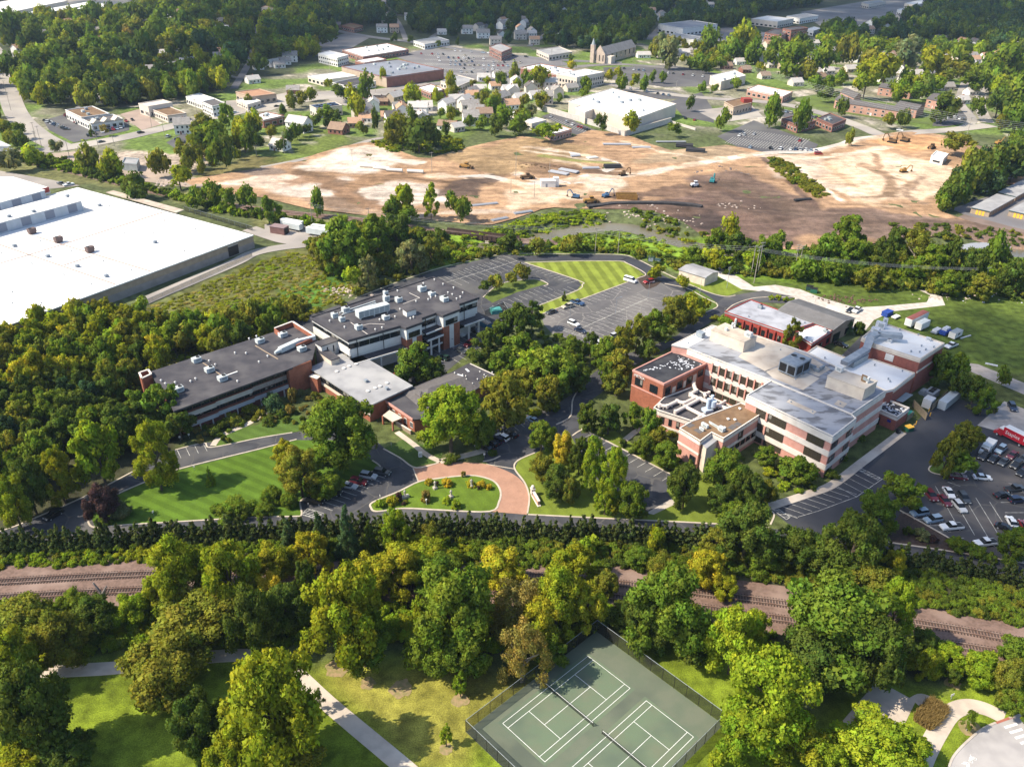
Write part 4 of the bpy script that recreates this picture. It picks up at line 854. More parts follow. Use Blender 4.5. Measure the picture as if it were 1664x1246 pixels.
# ---- low wing with white ducts
rW=par([(1062,663),(1079,646.5),(1124,629.5),(1192,663),(1160,685),(1122,684),(1072,668)],6.0)
Wg=Bld('lab_wing','low curved wing whose dark roof carries large pale ducts','building',rW);Wg.rz=edge_angle(rW[6],rW[4])
Wg.roof(rW,6.0,M_ROOFD,.35,.05,.3,M_WHITE,.3);Wg.block(rW,0,5.65,M_PINK,inset=.05)
for i,j in((0,6),(6,5)):Wg.band(rW[i],rW[j],4.6,5.7,M_WHITE,.12);Wg.band(rW[i],rW[j],.9,1.6,M_WHITE,.12)
Wg.windows(rW[6],rW[5],2.2,4.4,4,.4,1,M_BRONZE);
def duct(B_,pxs,z,r=.55,name='roof_duct',m=None):
 pts=[P(x,y,z+.9)for x,y in pxs];b=MB()
 for a,c in zip(pts[:-1],pts[1:]):b.tube(a,c,r,10)
 for p in pts:b.tube(p-Vector((0,0,r*.98)),p+Vector((0,0,r*.98)),r*.98,10)
 for a,c in zip(pts[:-1],pts[1:]):
  k=max(1,int((c-a).length/6))
  for i in range(k):q=a.lerp(c,(i+.5)/k);b.box((q.x,q.y,z),(.25,1.0,.9))
 return B_.part(name,b,m or M_DUCT,smooth=False)
duct(Wg,[(1127,624),(1131,635),(1122,641),(1130,646),(1152,653),(1184,665)],6.0,.6)
duct(Wg,[(1130,646),(1112,655),(1100,652),(1084,660),(1072,659)],6.0);duct(Wg,[(1138,648),(1098,669)],6.0)
duct(Wg,[(1114,661),(1157,683)],6.0);duct(Wg,[(1142,674),(1128,683)],6.0,.45);duct(Wg,[(1146,644),(1145,640),(1152,638)],6.0,.45);duct(Wg,[(1168,658),(1178,652)],6.0,.4)
for x,y in((1071,660),(1097,671)):q=P(x,y,6.0);Wg.part('drop_duct',MB().tube((q.x,q.y,0),(q.x,q.y,7),.5,10),M_DUCT)
q=P(1149,668,6.0);sc=MB().box((q.x,q.y,6.0),(2.6,2.2,.9),.4).tube((q.x,q.y,6.9),(q.x,q.y,10.2),.55,10).tube((q.x+1.5,q.y+.4,7.4),(q.x+1.5,q.y+.4,9.4),1.0,12).tube((q.x+1.1,q.y+.7,9.4),(q.x+1.1,q.y+.7,11.0),.45,10);Wg.part('scrubber',sc,mat('scrubber_blue',(.45,.53,.62),rough=.5))
Wg.unit((1146,685),6.0,(1.4,1.2,1.4),M_WHITEP,fan=False)
# ---- brown roofed wing
rBr=par([(1104,696),(1123,685),(1204,655),(1242,669.5),(1176,712.5),(1156.6,703),(1138,717)],9.2)
Br=Bld('brown_roof_wing','pink brick wing with a brown gravel roof and white fascia','building',rBr);Br.rz=edge_angle(rBr[0],rBr[6])
Br.roof(rBr,9.2,M_ROOFBR,.3,.05,.2,M_WHITE,.3);Br.block(rBr,0,8.9,M_PINK,inset=.08)
for i in((0,6),(5,4),(4,3),(6,5)):Br.band(rBr[i[0]],rBr[i[1]],7.9,8.95,M_WHITE,.1)
a,b=rBr[4],rBr[3];Br.band(a,b,4.4,5.3,M_WHITE,.1);Br.windows(a,b,2.6,4.3,6,.72,2,M_BRONZE,e0=4);Br.windows(a.lerp(b,.38),a.lerp(b,.5),5.0,7.8,1,.9,2,M_BLACK);Br.band(a,b,1.4,2.4,M_CREAM,.12)
a,b=rBr[5],rBr[4];Br.band(a,b,3.4,4.2,M_WHITE,.1);a,b=rBr[0],rBr[6];Br.band(a,b,4.6,5.2,M_WHITE,.1);Br.windows(a.lerp(b,.62),a.lerp(b,.92),1.4,3.6,1,.9,2,M_BRONZE)
tw=par([(1141,722),(1156.6,707.5),(1167,714),(1148,729)],7.8);Br.part('stair_tower',MB().prism(tw,0,7.8),M_CREAM);Br.part('stair_roof',MB().prism(grow(tw,.1),7.803,8.0),M_ROOFL)
for px,d in(((1145,694),(2.2,.8,.9)),((1172,700),(1.8,1.2,1.0)),((1160,692),(3.6,.3,.4)),((1140,699),(1.6,.4,.6))):Br.unit(px,9.2,d,M_METALL,fan=False)
Br.vents([(1183,682),(1202,665),(1194,683),(1177,696)],9.2,M_WHITEP,.4,.4)
for pl in([(1117,693),(1126,689)],[(1130,697),(1140,703)],[(1186,697),(1194,691)],[(1196,691),(1202,687)]):Br.strip(pl,9.2,1.6,M_SHINGLE,'roof_patch',.04)
# ---- white roof connector and tall NE block
rS=par([(1311,573.5),(1327,562.5),(1376,582.5),(1419,584.5),(1487,607),(1452,634),(1440,637)],8.6)
Sv=Bld('service_wing','low service wing with a bright white roof crossed by a large steel duct','building',rS);Sv.rz=edge_angle(rS[0],rS[6])
Sv.roof(rS,8.6,M_ROOFW,.3,0,.35,M_CREAM,.3);Sv.block(rS,0,8.3,M_MAROON,inset=.05);Sv.band(rS[5],rS[4],7.6,8.4,M_CREAM,.12);Sv.vents([(1421,594),(1466,604),(1443,617),(1446,621),(1340,583),(1369,580)],8.6,M_STEEL,.25,.5)
rT=par([(1400,549),(1421,560.5),(1496,584.5),(1535,558.6),(1430.5,524)],12.4)
Tn=Bld('plant_block','tall maroon brick plant block with a white roof beside the east lawn','building',rT);Tn.rz=edge_angle(rT[1],rT[2])
Tn.roof(rT,12.4,M_ROOFW,.3,0,.35,M_CREAM,.35);Tn.block(rT,0,12.1,M_MAROON,inset=.05)
for i,j in((0,1),(1,2),(2,3)):Tn.band(rT[i],rT[j],11.3,12.3,M_CREAM,.1)
Tn.band(rT[2],rT[3],7.6,8.3,M_CREAM,.1);Tn.door(rT[1],rT[2],.28,.46,8.7,11.0,M_WHITEP)
Tn.vents([(1462,537),(1492,545),(1517,565),(1480,572),(1494,573),(1504,569),(1497,563)],12.4,M_STEEL,.3,.5)
for px,d in(((1508,553),(1.6,.8,.8)),((1422,540),(2.6,1.6,1.4)),((1430,533),(3,1.2,2.0)),((1437,529),(1.5,.3,2.6)),((1445,556),(1.4,1,.9))):Tn.unit(px,12.4,d,M_DEBRIS,fan=False)
dm_=MB();pts=[P(1371,593,10.4),P(1407,571,10.8),P(1414,551,14.0),P(1425,545,14.0),P(1465,549,14.0)]
for a,c in zip(pts[:-1],pts[1:]):
 d=(c-a);s2=Vector((-d.y,d.x,0)).normalized()*1.2;up=Vector((0,0,1.3));dm_.add([a+s2,a-s2,a-s2+up,a+s2+up,c+s2,c-s2,c-s2+up,c+s2+up],[(0,1,2,3),(7,6,5,4),(0,4,5,1),(1,5,6,2),(2,6,7,3),(3,7,4,0)])
Sv.part('steel_duct',dm_,M_STEEL);q=P(1392,589,8.6);Sv.part('duct_casing',MB().box((q.x,q.y,8.6),(9,2.6,2.0),edge_angle(pts[0],pts[1])),M_METAL)
rDk=par([(1443,648),(1478.6,662),(1458.6,677),(1424,662)],5.0)
Dk=Bld('dock_annex','small maroon annex with a litter-strewn roof and white fascia by the loading yard','building',rDk);Dk.rz=edge_angle(rDk[3],rDk[2])
Dk.roof(rDk,4.5,M_ROOFBK,.3,0,.5,M_WHITE,.4);Dk.block(rDk,0,4.2,M_MAROON,inset=.05);Dk.band(rDk[3],rDk[2],3.6,4.4,M_WHITE,.1);Dk.band(rDk[2],rDk[1],3.6,4.4,M_WHITE,.1)
for k in range(46):
 u,v=rng.random()*.86+.07,rng.random()*.8+.1;p=rDk[3].lerp(rDk[2],u).lerp(rDk[0].lerp(rDk[1],u),v);ob('roof_debris',dm[k%4],Dk.o,(p.x-Dk.c.x,p.y-Dk.c.y,4.5),rng.random()*3)
Dk.door(rDk[3],rDk[2],.12,.3,0,2.4,M_BLACK);Dk.part('blue_sign',MB().wall(off(rDk[3].lerp(rDk[2],.62),outward(rDk[3],rDk[2],Dk.c),.1),off(rDk[3].lerp(rDk[2],.78),outward(rDk[3],rDk[2],Dk.c),.1),2.2,3.0,.12),mat('sign_blue',(.02,.03,.22),rough=.5))
aw=par([(1456,650),(1472,637),(1484,641),(1467,653)],3.6);Sv.part('metal_awning',MB().prism(aw,3.4,3.55),M_METAL)
# ---------------------------------------------------------------- red building, ribbed shed, white annex
rR=par([(1178,507),(1220,487.6),(1324,525.5),(1276,540)],5.2)
Rd=Bld('red_workshop','long red-walled workshop with a weathered pale blue-grey flat roof behind the pink building','building',rR);Rd.rz=edge_angle(rR[0],rR[3])
Rd.roof(rR,5.2,mat('roof_pale_blue',(.34,.345,.38),c2=(.25,.25,.275),scale=.35,c3=(.40,.40,.43),scale3=.12),.4,.1,.3,M_RED,.3);Rd.block(rR,0,4.8,M_RED,inset=.05)
a,b=rR[0],rR[3];Rd.windows(a,b,1.0,3.2,6,.55,3,M_BLACK,e0=5);n=outward(a,b,Rd.c)
for i in range(7):p=off(a.lerp(b,.2+i*.13),n,.3);Rd.part('red_pilaster',MB().box((p.x,p.y,0),(.7,.6,4.4),Rd.rz),M_RED)
Rd.unit((1235,501),5.2,(1.6,1.2,1.2),M_STEEL);Rd.vents([(1292,519),(1307,525),(1216,515)],5.2,M_STEEL)
rR2=par([(1290,541),(1326,528),(1353,537),(1318.5,560)],5.0)
R2=Bld('red_workshop','small maroon annex with a bright white roof at the end of the red workshop','building',rR2);R2.rz=edge_angle(rR2[0],rR2[3]);R2.roof(rR2,5.0,M_ROOFW,.35,.1,.25,M_RED,.3);R2.block(rR2,0,4.65,M_RED,inset=.05);R2.unit((1341,540),5.0,(2.6,1.2,.9),M_METALL);R2.vents([(1311,550),(1319,556)],5.0,M_STEEL);R2.windows(rR2[3],rR2[2],1,3,3,.4,2,M_BLACK)
def gable(B_,c4,z0,ze,zr,wm,rm,over=.3,rname='roof'):
 """c4 = four eave corners; ridge runs from the middle of side 0-3 to that of side 1-2"""
 r0,r1=c4[0].lerp(c4[3],.5),c4[1].lerp(c4[2],.5);d=(r1-r0).normalized()
 v=[(p.x,p.y,z0)for p in c4]+[(p.x,p.y,ze)for p in c4]+[(r0.x,r0.y,zr),(r1.x,r1.y,zr)]
 w_=B_.part('wall',MB().add(v,[(0,1,5,4),(2,3,7,6),(1,2,6,9,5),(3,0,4,8,7),(3,2,1,0),(4,5,9,8),(6,7,8,9)]),wm)
 t=.18;s1=(c4[0]-r0).normalized()*over;d3=Vector((d.x,d.y,0))*over;rb=MB()
 for e0,e1,s_ in((c4[0],c4[1],s1),(c4[3],c4[2],-s1)):
  dz=(zr-ze)*over/max((c4[0]-r0).length,.1)
  q=[Vector((e0.x,e0.y,ze-dz))+Vector((s_.x,s_.y,0))-d3,Vector((e1.x,e1.y,ze-dz))+Vector((s_.x,s_.y,0))+d3,Vector((r1.x,r1.y,zr))+d3,Vector((r0.x,r0.y,zr))-d3]
  up=Vector((0,0,.02));u2=Vector((0,0,t));rb.add([p+up for p in q]+[p+u2 for p in q],[(3,2,1,0),(4,5,6,7),(0,1,5,4),(1,2,6,5),(2,3,7,6),(3,0,4,7)])
 return w_,B_.part(rname,rb,rm),(r0,r1)
rG=par([(1265.5,504),(1354,536),(1389,517.5),(1298,486.5)],5.4)
Gb=Bld('metal_barn','tan-walled metal barn with a ribbed dark grey gable roof beside the gravel yard','building',rG);Gb.rz=edge_angle(rG[0],rG[1])
w_,r_,(g0,g1)=gable(Gb,rG,0,5.4,6.6,M_TAN,M_RIB)
ribs=MB()
for i in range(56):
 f=(i+.5)/56;q0,q1,q2=rG[0].lerp(rG[1],f),g0.lerp(g1,f),rG[3].lerp(rG[2],f)
 ribs.tube((q0.x,q0.y,5.62),(q1.x,q1.y,6.80),.06,4);ribs.tube((q2.x,q2.y,5.62),(q1.x,q1.y,6.80),.06,4)
Gb.part('roof_ribs',ribs,M_RIB)['kind']='stuff'
Gb.windows(rG[1].lerp(rG[2],.05),rG[1].lerp(rG[2],.4),0,3.2,1,.9,1,M_BLACK,name='doorway');Gb.windows(rG[1].lerp(rG[2],.62),rG[1].lerp(rG[2],.8),.6,3,1,.9,2,M_BLACK)
rM=par([(1104,437.5),(1146,450.5),(1167.6,441.5),(1127,428.5)],3.9)
Ms=Bld('metal_shed','small pale metal shed with a low rounded grey roof by the loop road','building',rM);Ms.rz=edge_angle(rM[0],rM[1])
gable(Ms,rM,0,3.7,4.5,M_CREAM,M_ROOFL,.35);Ms.part('downpipe',MB().box((rM[1].x,rM[1].y,0),(.2,.2,3.7)),M_WHITE)
# ---------------------------------------------------------------- white-roofed warehouse
ZW=6.0;c0,cl,ct_=P(411,382,ZW),P(0,533,ZW),P(126,305,ZW)
du_,dv_=(cl-c0),(ct_-c0);u_=du_.normalized();v_=dv_.normalized();LU,LV=du_.length*1.55,dv_.length
def WP(u,v,z=ZW):p=c0+u_*u+v_*v;return Vector((p.x,p.y,z))
rH=[WP(0,0),WP(LU,0),WP(LU,LV),WP(0,LV)]
H=Bld('warehouse','vast warehouse with a bright white flat roof and tan block walls','building',rH);H.rz=edge_angle(rH[0],rH[1])
H.roof(rH,ZW,M_ROOFWX,.35,.25);H.block(rH,3.0,ZW-.35,mat('block_tan',(.36,.29,.21),c2=(.30,.24,.175),scale=.5));H.block(grow(rH,.05),0,3.0,mat('block_grey',(.30,.27,.25),c2=(.25,.225,.21),scale=.4),'wall_base')
a,b=rH[0],rH[1];n=outward(a,b,H.c);H.part('roof_edge',MB().wall(off(a,n,.3),off(b,n,.3),ZW-.4,ZW+.05,.12),M_METALL)
p,q=WP(9,0),WP(14.5,0);H.part('loading_door',MB().wall(off(p,n,.1),off(q,n,.1),.4,4.6,.1),M_BLACK);H.part('door_frame',MB().wall(off(p,n,.05),off(q,n,.05),4.6,5.0,.2),M_GREYW)
def monitor(px_b0,px_b1,h,depth,nd,dw):
 m0,m1=P(*px_b0,ZW),P(*px_b1,ZW);d=(m1-m0).normalized();nb=Vector((-d.y,d.x,0));nb=nb if nb.dot(v_)>0 else-nb
 mm=MB().prism([m0,m1,m1+nb*depth,m0+nb*depth],ZW+.003,ZW+h-.2);o=H.part('roof_monitor',mm,mat('monitor_blue_grey',(.36,.40,.46),c2=(.32,.36,.41),scale=.4));MB().prism(grow([m0,m1,m1+nb*depth,m0+nb*depth],.25),ZW+h-.197,ZW+h).build('monitor_roof',M_ROOFWX,o)
 L_=(m1-m0).length
 for i in range(nd):
  c=m1.lerp(m0,(i+.45)/nd*min(1,nd*15/L_));a_,b_=c-d*dw/2,c+d*dw/2;MB().wall(off(a_,Vector((-nb.x,-nb.y)),.04),off(b_,Vector((-nb.x,-nb.y)),.04),ZW+.7,ZW+h-.6,.1).build('monitor_opening',mat('opening_grey',(.17,.19,.24)),o)
monitor((-60,398),(136,343),5.0,15,5,4.4);monitor((-60,362),(76,323.5),4.4,14,4,4.5)
gm_=[WP(LU*.2,LV-1),P(80,311,ZW+4),P(-60,345,ZW+4),P(-160,300,ZW+4),P(0,286,ZW+4)]
up_=par([(80,305),(-40,334),(-180,290),(0,283),(20,287)],ZW+3.0);up_=up_[:3]+[up_[4]]
H.part('upper_roof',MB().prism(up_,ZW+.01,ZW+3.0),M_ROOFWX)
a,b=P(57,311,ZW+3.4),P(79,304.5,ZW+3.4);H.part('red_parapet',MB().wall(a,b,ZW+1.2,ZW+3.6,.3),M_RED)
for px in((53,380),(96,394),(147,410)):H.unit(px,ZW,(3.2,2.0,1.6),mat('vent_brown',(.16,.11,.10),c2=(.12,.085,.08),scale=1),legs=.9)
for px in((24,401),(78,418),(126,434),(173,450),(15,353),(55,345),(110,320),(162,335),(252,395)):H.unit(px,ZW if px[1]>360 or px[0]>130 else ZW+5,(1.5,1.2,.8),M_STEEL,fan=False)
H.vents([(66,393),(116,408),(154,387),(203,380),(267,359),(219,346),(178,335),(318,373),(363,385),(300,409),(168,425),(104,447),(52,429),(214,440),(20,475),(20,493),(67,493),(148,462),(3,412),(250,380)],ZW,M_METAL,.3,.4)
for pl in([(-20,392),(0,398),(187,462)],[(60,385),(246,441.5)],[(0,428),(48,414),(100,398),(268,344)],[(104,431),(150,416)]):H.strip(pl,ZW,.55,mat('roof_joint',(.34,.25,.21)),'roof_seam',.12)
for pl,w2 in(([(38,450),(72,441)],1.4),([(165,404),(192,399)],1.2),([(206,369),(214,371)],1.2)):H.strip(pl,ZW,w2,mat('roof_stain',(.58,.48,.38),c2=(.70,.63,.55),scale=1.5),'roof_patch',.02)
rc=par([(172,312.5),(184,309.5),(299,341),(286,345.5)],4.6);Hc=Bld('loading_canopy','long flat brown canopy roof along the far wall of the white-roofed warehouse','canopy',rc);Hc.part('roof',MB().prism(rc,4.3,4.6),M_ROOFT)
for k in range(6):
 p=rc[1].lerp(rc[2],(k+.5)/6);Hc.part('post',MB().box((p.x,p.y,0),(.25,.25,4.3)),M_STEEL)
 # ---------------------------------------------------------------- storage rows at the right
M_YEL=mat('door_yellow',(.75,.42,.05),rough=.5);M_TRIMG=mat('trim_green',(.05,.09,.09),rough=.6)
def storage(c3,label,ndoor):
 z=3.2;a,b,c=[P(*p,z)for p in c3];d=a+(c-b);pts=[a,b,c,d]
 S=Bld('storage_row',label,'storage building',pts,'self-storage rows beside the construction site');S.part('roof',MB().prism(grow(pts,.3),z-.25,z),M_ROOFL);S.block(pts,0,z-.25,M_TAN);S.part('trim',MB().wall(off(a,outward(a,b,S.c),.35),off(b,outward(a,b,S.c),.35),z-.35,z+.03,.1),M_TRIMG)
 for i in range(3):S.door(a,b,.28+i*.17,.40+i*.17,.1,2.4,M_YEL)
 L_=(c-b).length;k=int(L_/4)
 for i in range(min(k,14)):S.door(b,c,(i+.2)/k,(i+.8)/k,.1,2.5,mat('door_orange_brown',(.32,.18,.10)))
storage([(1579,337),(1609,343.5),(1649.6,321)],'tan storage row with three yellow end doors beside the dark hedge trees',3)
storage([(1623,312.5),(1651,319.5),(1740,271)],'storage row with a pale roof continuing behind the yellow-doored row',3)
storage([(1640,341.5),(1672,349),(1760,300)],'second yellow-doored storage row cut by the photo edge beside the haul road',3)
# ================================================================ VEGETATION
def leaf_mat():
 m=bpy.data.materials.new('leaf');m.use_nodes=True;t=m.node_tree;N=t.nodes;L=t.links;N.remove(N['Principled BSDF']);out=N['Material Output']
 oi=N.new('ShaderNodeObjectInfo');vc=N.new('ShaderNodeVertexColor');vc.layer_name='Col'
 at=N.new('ShaderNodeAttribute');at.attribute_type='INSTANCER';at.attribute_name='tint'
 add=N.new('ShaderNodeVectorMath');add.operation='ADD';L.new(oi.outputs['Color'],add.inputs[0]);L.new(at.outputs['Vector'],add.inputs[1])
 mu=N.new('ShaderNodeVectorMath');mu.operation='MULTIPLY';L.new(add.outputs[0],mu.inputs[0]);L.new(vc.outputs[0],mu.inputs[1])
 d=N.new('ShaderNodeBsdfDiffuse');tr=N.new('ShaderNodeBsdfTranslucent');mx=N.new('ShaderNodeMixShader');mx.inputs[0].default_value=.34
 warm=N.new('ShaderNodeVectorMath');warm.operation='MULTIPLY';warm.inputs[1].default_value=(1.3,1.25,.6);L.new(mu.outputs[0],warm.inputs[0])
 L.new(mu.outputs[0],d.inputs[0]);L.new(warm.outputs[0],tr.inputs[0]);L.new(d.outputs[0],mx.inputs[1]);L.new(tr.outputs[0],mx.inputs[2]);L.new(mx.outputs[0],out.inputs[0])
 return m
M_LEAF=leaf_mat()
M_BARK=mat('bark',(.12,.09,.065),c2=(.08,.06,.045),scale=1.5)
M_BARKP=mat('bark_pale',(.30,.26,.21),c2=(.20,.17,.14),scale=1.5)
def leaf_arrays(P0,D,size,rng,spread=.75):
 """irregular leaf-clump quads at P0 facing roughly D"""
 n=len(P0);q=D+rng.normal(0,spread,(n,3));q/=np.linalg.norm(q,axis=1)[:,None]+1e-9
 flip=(q*D).sum(1)<0;q[flip]*=-1
 a=np.cross(q,rng.normal(0,1,(n,3)));a/=np.linalg.norm(a,axis=1)[:,None]+1e-9;b=np.cross(q,a)
 s=size*np.clip(np.exp(rng.normal(-.06,.38,n)),.4,2.1);V=np.empty((n,4,3))
 for k,(u,v)in enumerate(((1,.15),(-.1,.8),(-1,-.2),(.15,-.75))):
  V[:,k]=P0+a*(u*s*rng.uniform(.75,1.2,n))[:,None]+b*(v*s*rng.uniform(.75,1.2,n))[:,None]
 N_=np.repeat((D*.6+q*.6)[:,None,:],4,1)
 return V,N_
def sph(rng,n):
 v=rng.normal(0,1,(n,3));return v/np.linalg.norm(v,axis=1)[:,None]
ICO=None
def ico():
 global ICO
 if ICO is None:
  t=(1+5**.5)/2;v=np.array([(-1,t,0),(1,t,0),(-1,-t,0),(1,-t,0),(0,-1,t),(0,1,t),(0,-1,-t),(0,1,-t),(t,0,-1),(t,0,1),(-t,0,-1),(-t,0,1)],float);v/=np.linalg.norm(v[0])
  f=np.array([(0,11,5),(0,5,1),(0,1,7),(0,7,10),(0,10,11),(1,5,9),(5,11,4),(11,10,2),(10,7,6),(7,1,8),(3,9,4),(3,4,2),(3,2,6),(3,6,8),(3,8,9),(4,9,5),(2,4,11),(6,2,10),(8,6,7),(9,8,1)]);ICO=v,f
 return ICO
def crown_lobes(kind,rng,n):
 """boughs and the smaller lobes on them, in a unit crown: |x|,|y| <= 1, z 0..1 (z is scaled by the crown's height)"""
 L=[];sub=7;nb=max(4,n//sub);ph=rng.uniform(0,6.28,3);wob=lambda a:1+.16*math.sin(2*a+ph[0])+.12*math.sin(3*a+ph[1])+.08*math.sin(5*a+ph[2])
 if kind=='puff':
  for i in range(n):
   d=sph(rng,1)[0];k=rng.uniform(.4,.74);p=d*k;p[2]=.54+p[2]*.5
   if p[2]<.2:p[:2]*=.7
   L.append((p*np.array((wob(i),wob(i),1)),rng.uniform(.26,.42)))
  return L
 if kind=='cone':
  for i in range(n):
   z=rng.uniform(0,.97)**1.15;w_=(1-z)*.85+.05;a=rng.uniform(0,6.28);k=rng.uniform(.35,1)*w_*rng.uniform(.8,1.1)
   L.append((np.array((k*math.cos(a),k*math.sin(a),z)),.06+.13*(1-z)))
  return L
 for i in range(nb):
  a=i*2.399+rng.uniform(-.5,.5);f=(i+.5)/nb
  if kind=='oval':z=.08+.86*f;w_=math.sin(math.pi*min(1,z*.85+.14))**.8*rng.uniform(.45,.72)
  elif kind=='shrub':z=.15+.6*rng.random();w_=math.sqrt(max(0,1-z*z))*rng.uniform(.2,.68)
  else:z=.13+.76*(1-(1-f)**1.2);w_=math.sqrt(max(.05,1-(2*z-.85)**2))*rng.uniform(.42,.72)*(.55 if i%4==3 else 1)
  c=np.array((w_*math.cos(a),w_*math.sin(a),z))*np.array((wob(a),wob(a),1));br=rng.uniform(.22,.34)*(1.15 if kind=='shrub' else 1)
  for j in range(sub):
   d=sph(rng,1)[0];d[2]=d[2]*.55+.1;p=c+d*br*rng.uniform(.35,1.0)*np.array((1,1,.8));p[2]=max(.04,p[2]);L.append((p,br*rng.uniform(.34,.62)))
 return L
def crown_mesh(name,kind,seed,n_lobes,n_leaf,size,zs=.8,gaps=0.0,core=True):
 """leaf clumps spread over lobes; zs = height / width of the finished crown, so that clumps keep their shape"""
 rng=np.random.default_rng(seed);L=crown_lobes(kind,rng,n_lobes);C=np.array([l[0]for l in L]);Rr=np.array([l[1]for l in L])
 H2=2*zs;C=C*np.array((1,1,H2));top=H2  # crown space: width 2, height 2*zs
 w_=Rr**2;j=rng.choice(len(L),n_leaf*2,p=w_/w_.sum());d=sph(rng,n_leaf*2);d[:,2]=d[:,2]*.85+.12;d/=np.linalg.norm(d,axis=1)[:,None]
 p=C[j]+d*(Rr[j]*rng.uniform(.55,1.25,n_leaf*2))[:,None]
 mid=np.array((0,0,H2*.45));deep=np.zeros(len(p),bool)
 for c,r in zip(C,Rr):deep|=np.linalg.norm(p-c,axis=1)<r*.55
 keep=~deep&(p[:,2]>.01)
 if gaps:keep&=rng.random(len(p))>gaps
 p,d,jj=p[keep][:n_leaf],d[keep][:n_leaf],j[keep][:n_leaf]
 od=p-mid;od/=np.linalg.norm(od,axis=1)[:,None]+1e-9
 V,Nn=leaf_arrays(p,d,size,rng);Nn=Nn+od[:,None,:]*.35
 lobe_t=rng.uniform(.82,1.18,len(L));tint=lobe_t[jj]*rng.uniform(.72,1.3,len(p))
 hue=rng.uniform(.84,1.14,len(L))[jj]*rng.uniform(.9,1.12,len(p));col_=np.stack([tint*hue,tint,tint*rng.uniform(.8,1.15,len(p))],1);col_=np.repeat(col_[:,None,:],4,1).reshape(-1,3)
 V=V.reshape(-1,3);Nn=Nn.reshape(-1,3);nq=len(V)//4;F=np.arange(nq*4).reshape(-1,4)
 tris=np.concatenate([F[:,[0,1,2]],F[:,[0,2,3]]])
 if core:
  iv,if_=ico();VV,FF,NN=[V],[tris],[Nn];b=len(V)
  for c,r in zip(C,Rr):
   VV.append(c+iv*r*.62);FF.append(if_+b);NN.append(iv.copy());b+=12
  V=np.concatenate(VV);tris=np.concatenate(FF);Nn=np.concatenate(NN);col_=np.concatenate([col_,np.full((len(V)-len(col_),3),.8)])
 V=V.copy();V[:,2]/=H2
 me=npmesh(name,V,tris,M_LEAF,col_,True);Nn/=np.linalg.norm(Nn,axis=1)[:,None]+1e-9
 me.normals_split_custom_set_from_vertices(Nn.tolist());return me
def trunk_mesh(name,seed,m,limbs=5,r=.035):
 """unit trunk: height 1, forks above .35"""
 rng=random.Random(seed);b=MB();b.tube((0,0,-.02),(.01,.01,.5),r,7,r2=r*.7);b.tube((.01,.01,.5),(.02,0,.88),r*.7,6,r2=r*.25)
 for i in range(limbs):
  a=i*6.28/limbs+rng.uniform(-.4,.4);z=rng.uniform(.3,.6);k=rng.uniform(.18,.32);q=Vector((math.cos(a)*k*.5,math.sin(a)*k*.5,z+.14));e=Vector((math.cos(a)*k,math.sin(a)*k,z+rng.uniform(.24,.36)))
  b.tube((.01,.01,z),q,r*.5,5,r2=r*.36);b.tube(q,e,r*.36,5,r2=r*.1)
 return b.mesh(name,m)
TRK=[trunk_mesh('trunk',k,M_BARK)for k in range(4)]+[trunk_mesh('trunk',9,M_BARKP,7)]
CR={}
for lod,nl,nq,sz in(('near',140,21000,.027),('mid',91,6500,.046),('far',49,1300,.085)):
 for kind,zs,nv in(('round',.8,5),('broad',.62,3),('oval',1.15,3),('sparse',.85,3),('cone',1.5,2),('shrub',.5,3)):
  if lod=='far' and kind in('cone',):pass
  g=.45 if kind=='sparse' else 0
  CR[lod,kind]=[crown_mesh('crown',kind,100*k+hash_+len(lod),nl,int(nq*(.75 if kind in('shrub','sparse')else 1)),sz*(.8 if kind=='sparse' else 1),zs,g,core=kind!='sparse')for k,hash_ in[(k,{'round':1,'broad':2,'oval':3,'sparse':4,'cone':5,'shrub':6}[kind])for k in range(nv)]]
GREENS={'dark':((0.100,0.140,0.024),'dark green'),'green':((0.145,0.205,0.024),'green'),'bright':((0.220,0.300,0.023),'bright green'),'lime':((0.275,0.350,0.026),'light yellow-green'),'olive':((0.195,0.202,0.028),'olive green'),
'yellow':((0.360,0.345,0.028),'yellow'),'gold':((0.460,0.380,0.035),'golden yellow'),'yg':((0.250,0.275,0.020),'yellow-green'),'brown':((0.260,0.215,0.055),'brownish yellow'),'plum':((0.105,0.060,0.058),'plum purple'),
'blue':((0.091,0.149,0.060),'blue-green'),'grey':((0.184,0.201,0.083),'grey-green'),'navy':((0.055,0.095,0.038),'deep dark green'),'tan':((0.330,0.280,0.080),'straw-coloured')}
for kd_,zs_,k0_,nl_ in(('round',.8,'puff',12),('broad',.62,'puff',10),('oval',1.2,'puff',13)):
 CR['far',kd_]=[crown_mesh('crown',k0_,900+7*k+nl_,nl_,750,.105,zs_)for k in range(5)]
LABELQ=[]  # (object, look, noun, photo x, photo y) - labels are written at the end
NTREE=[0]
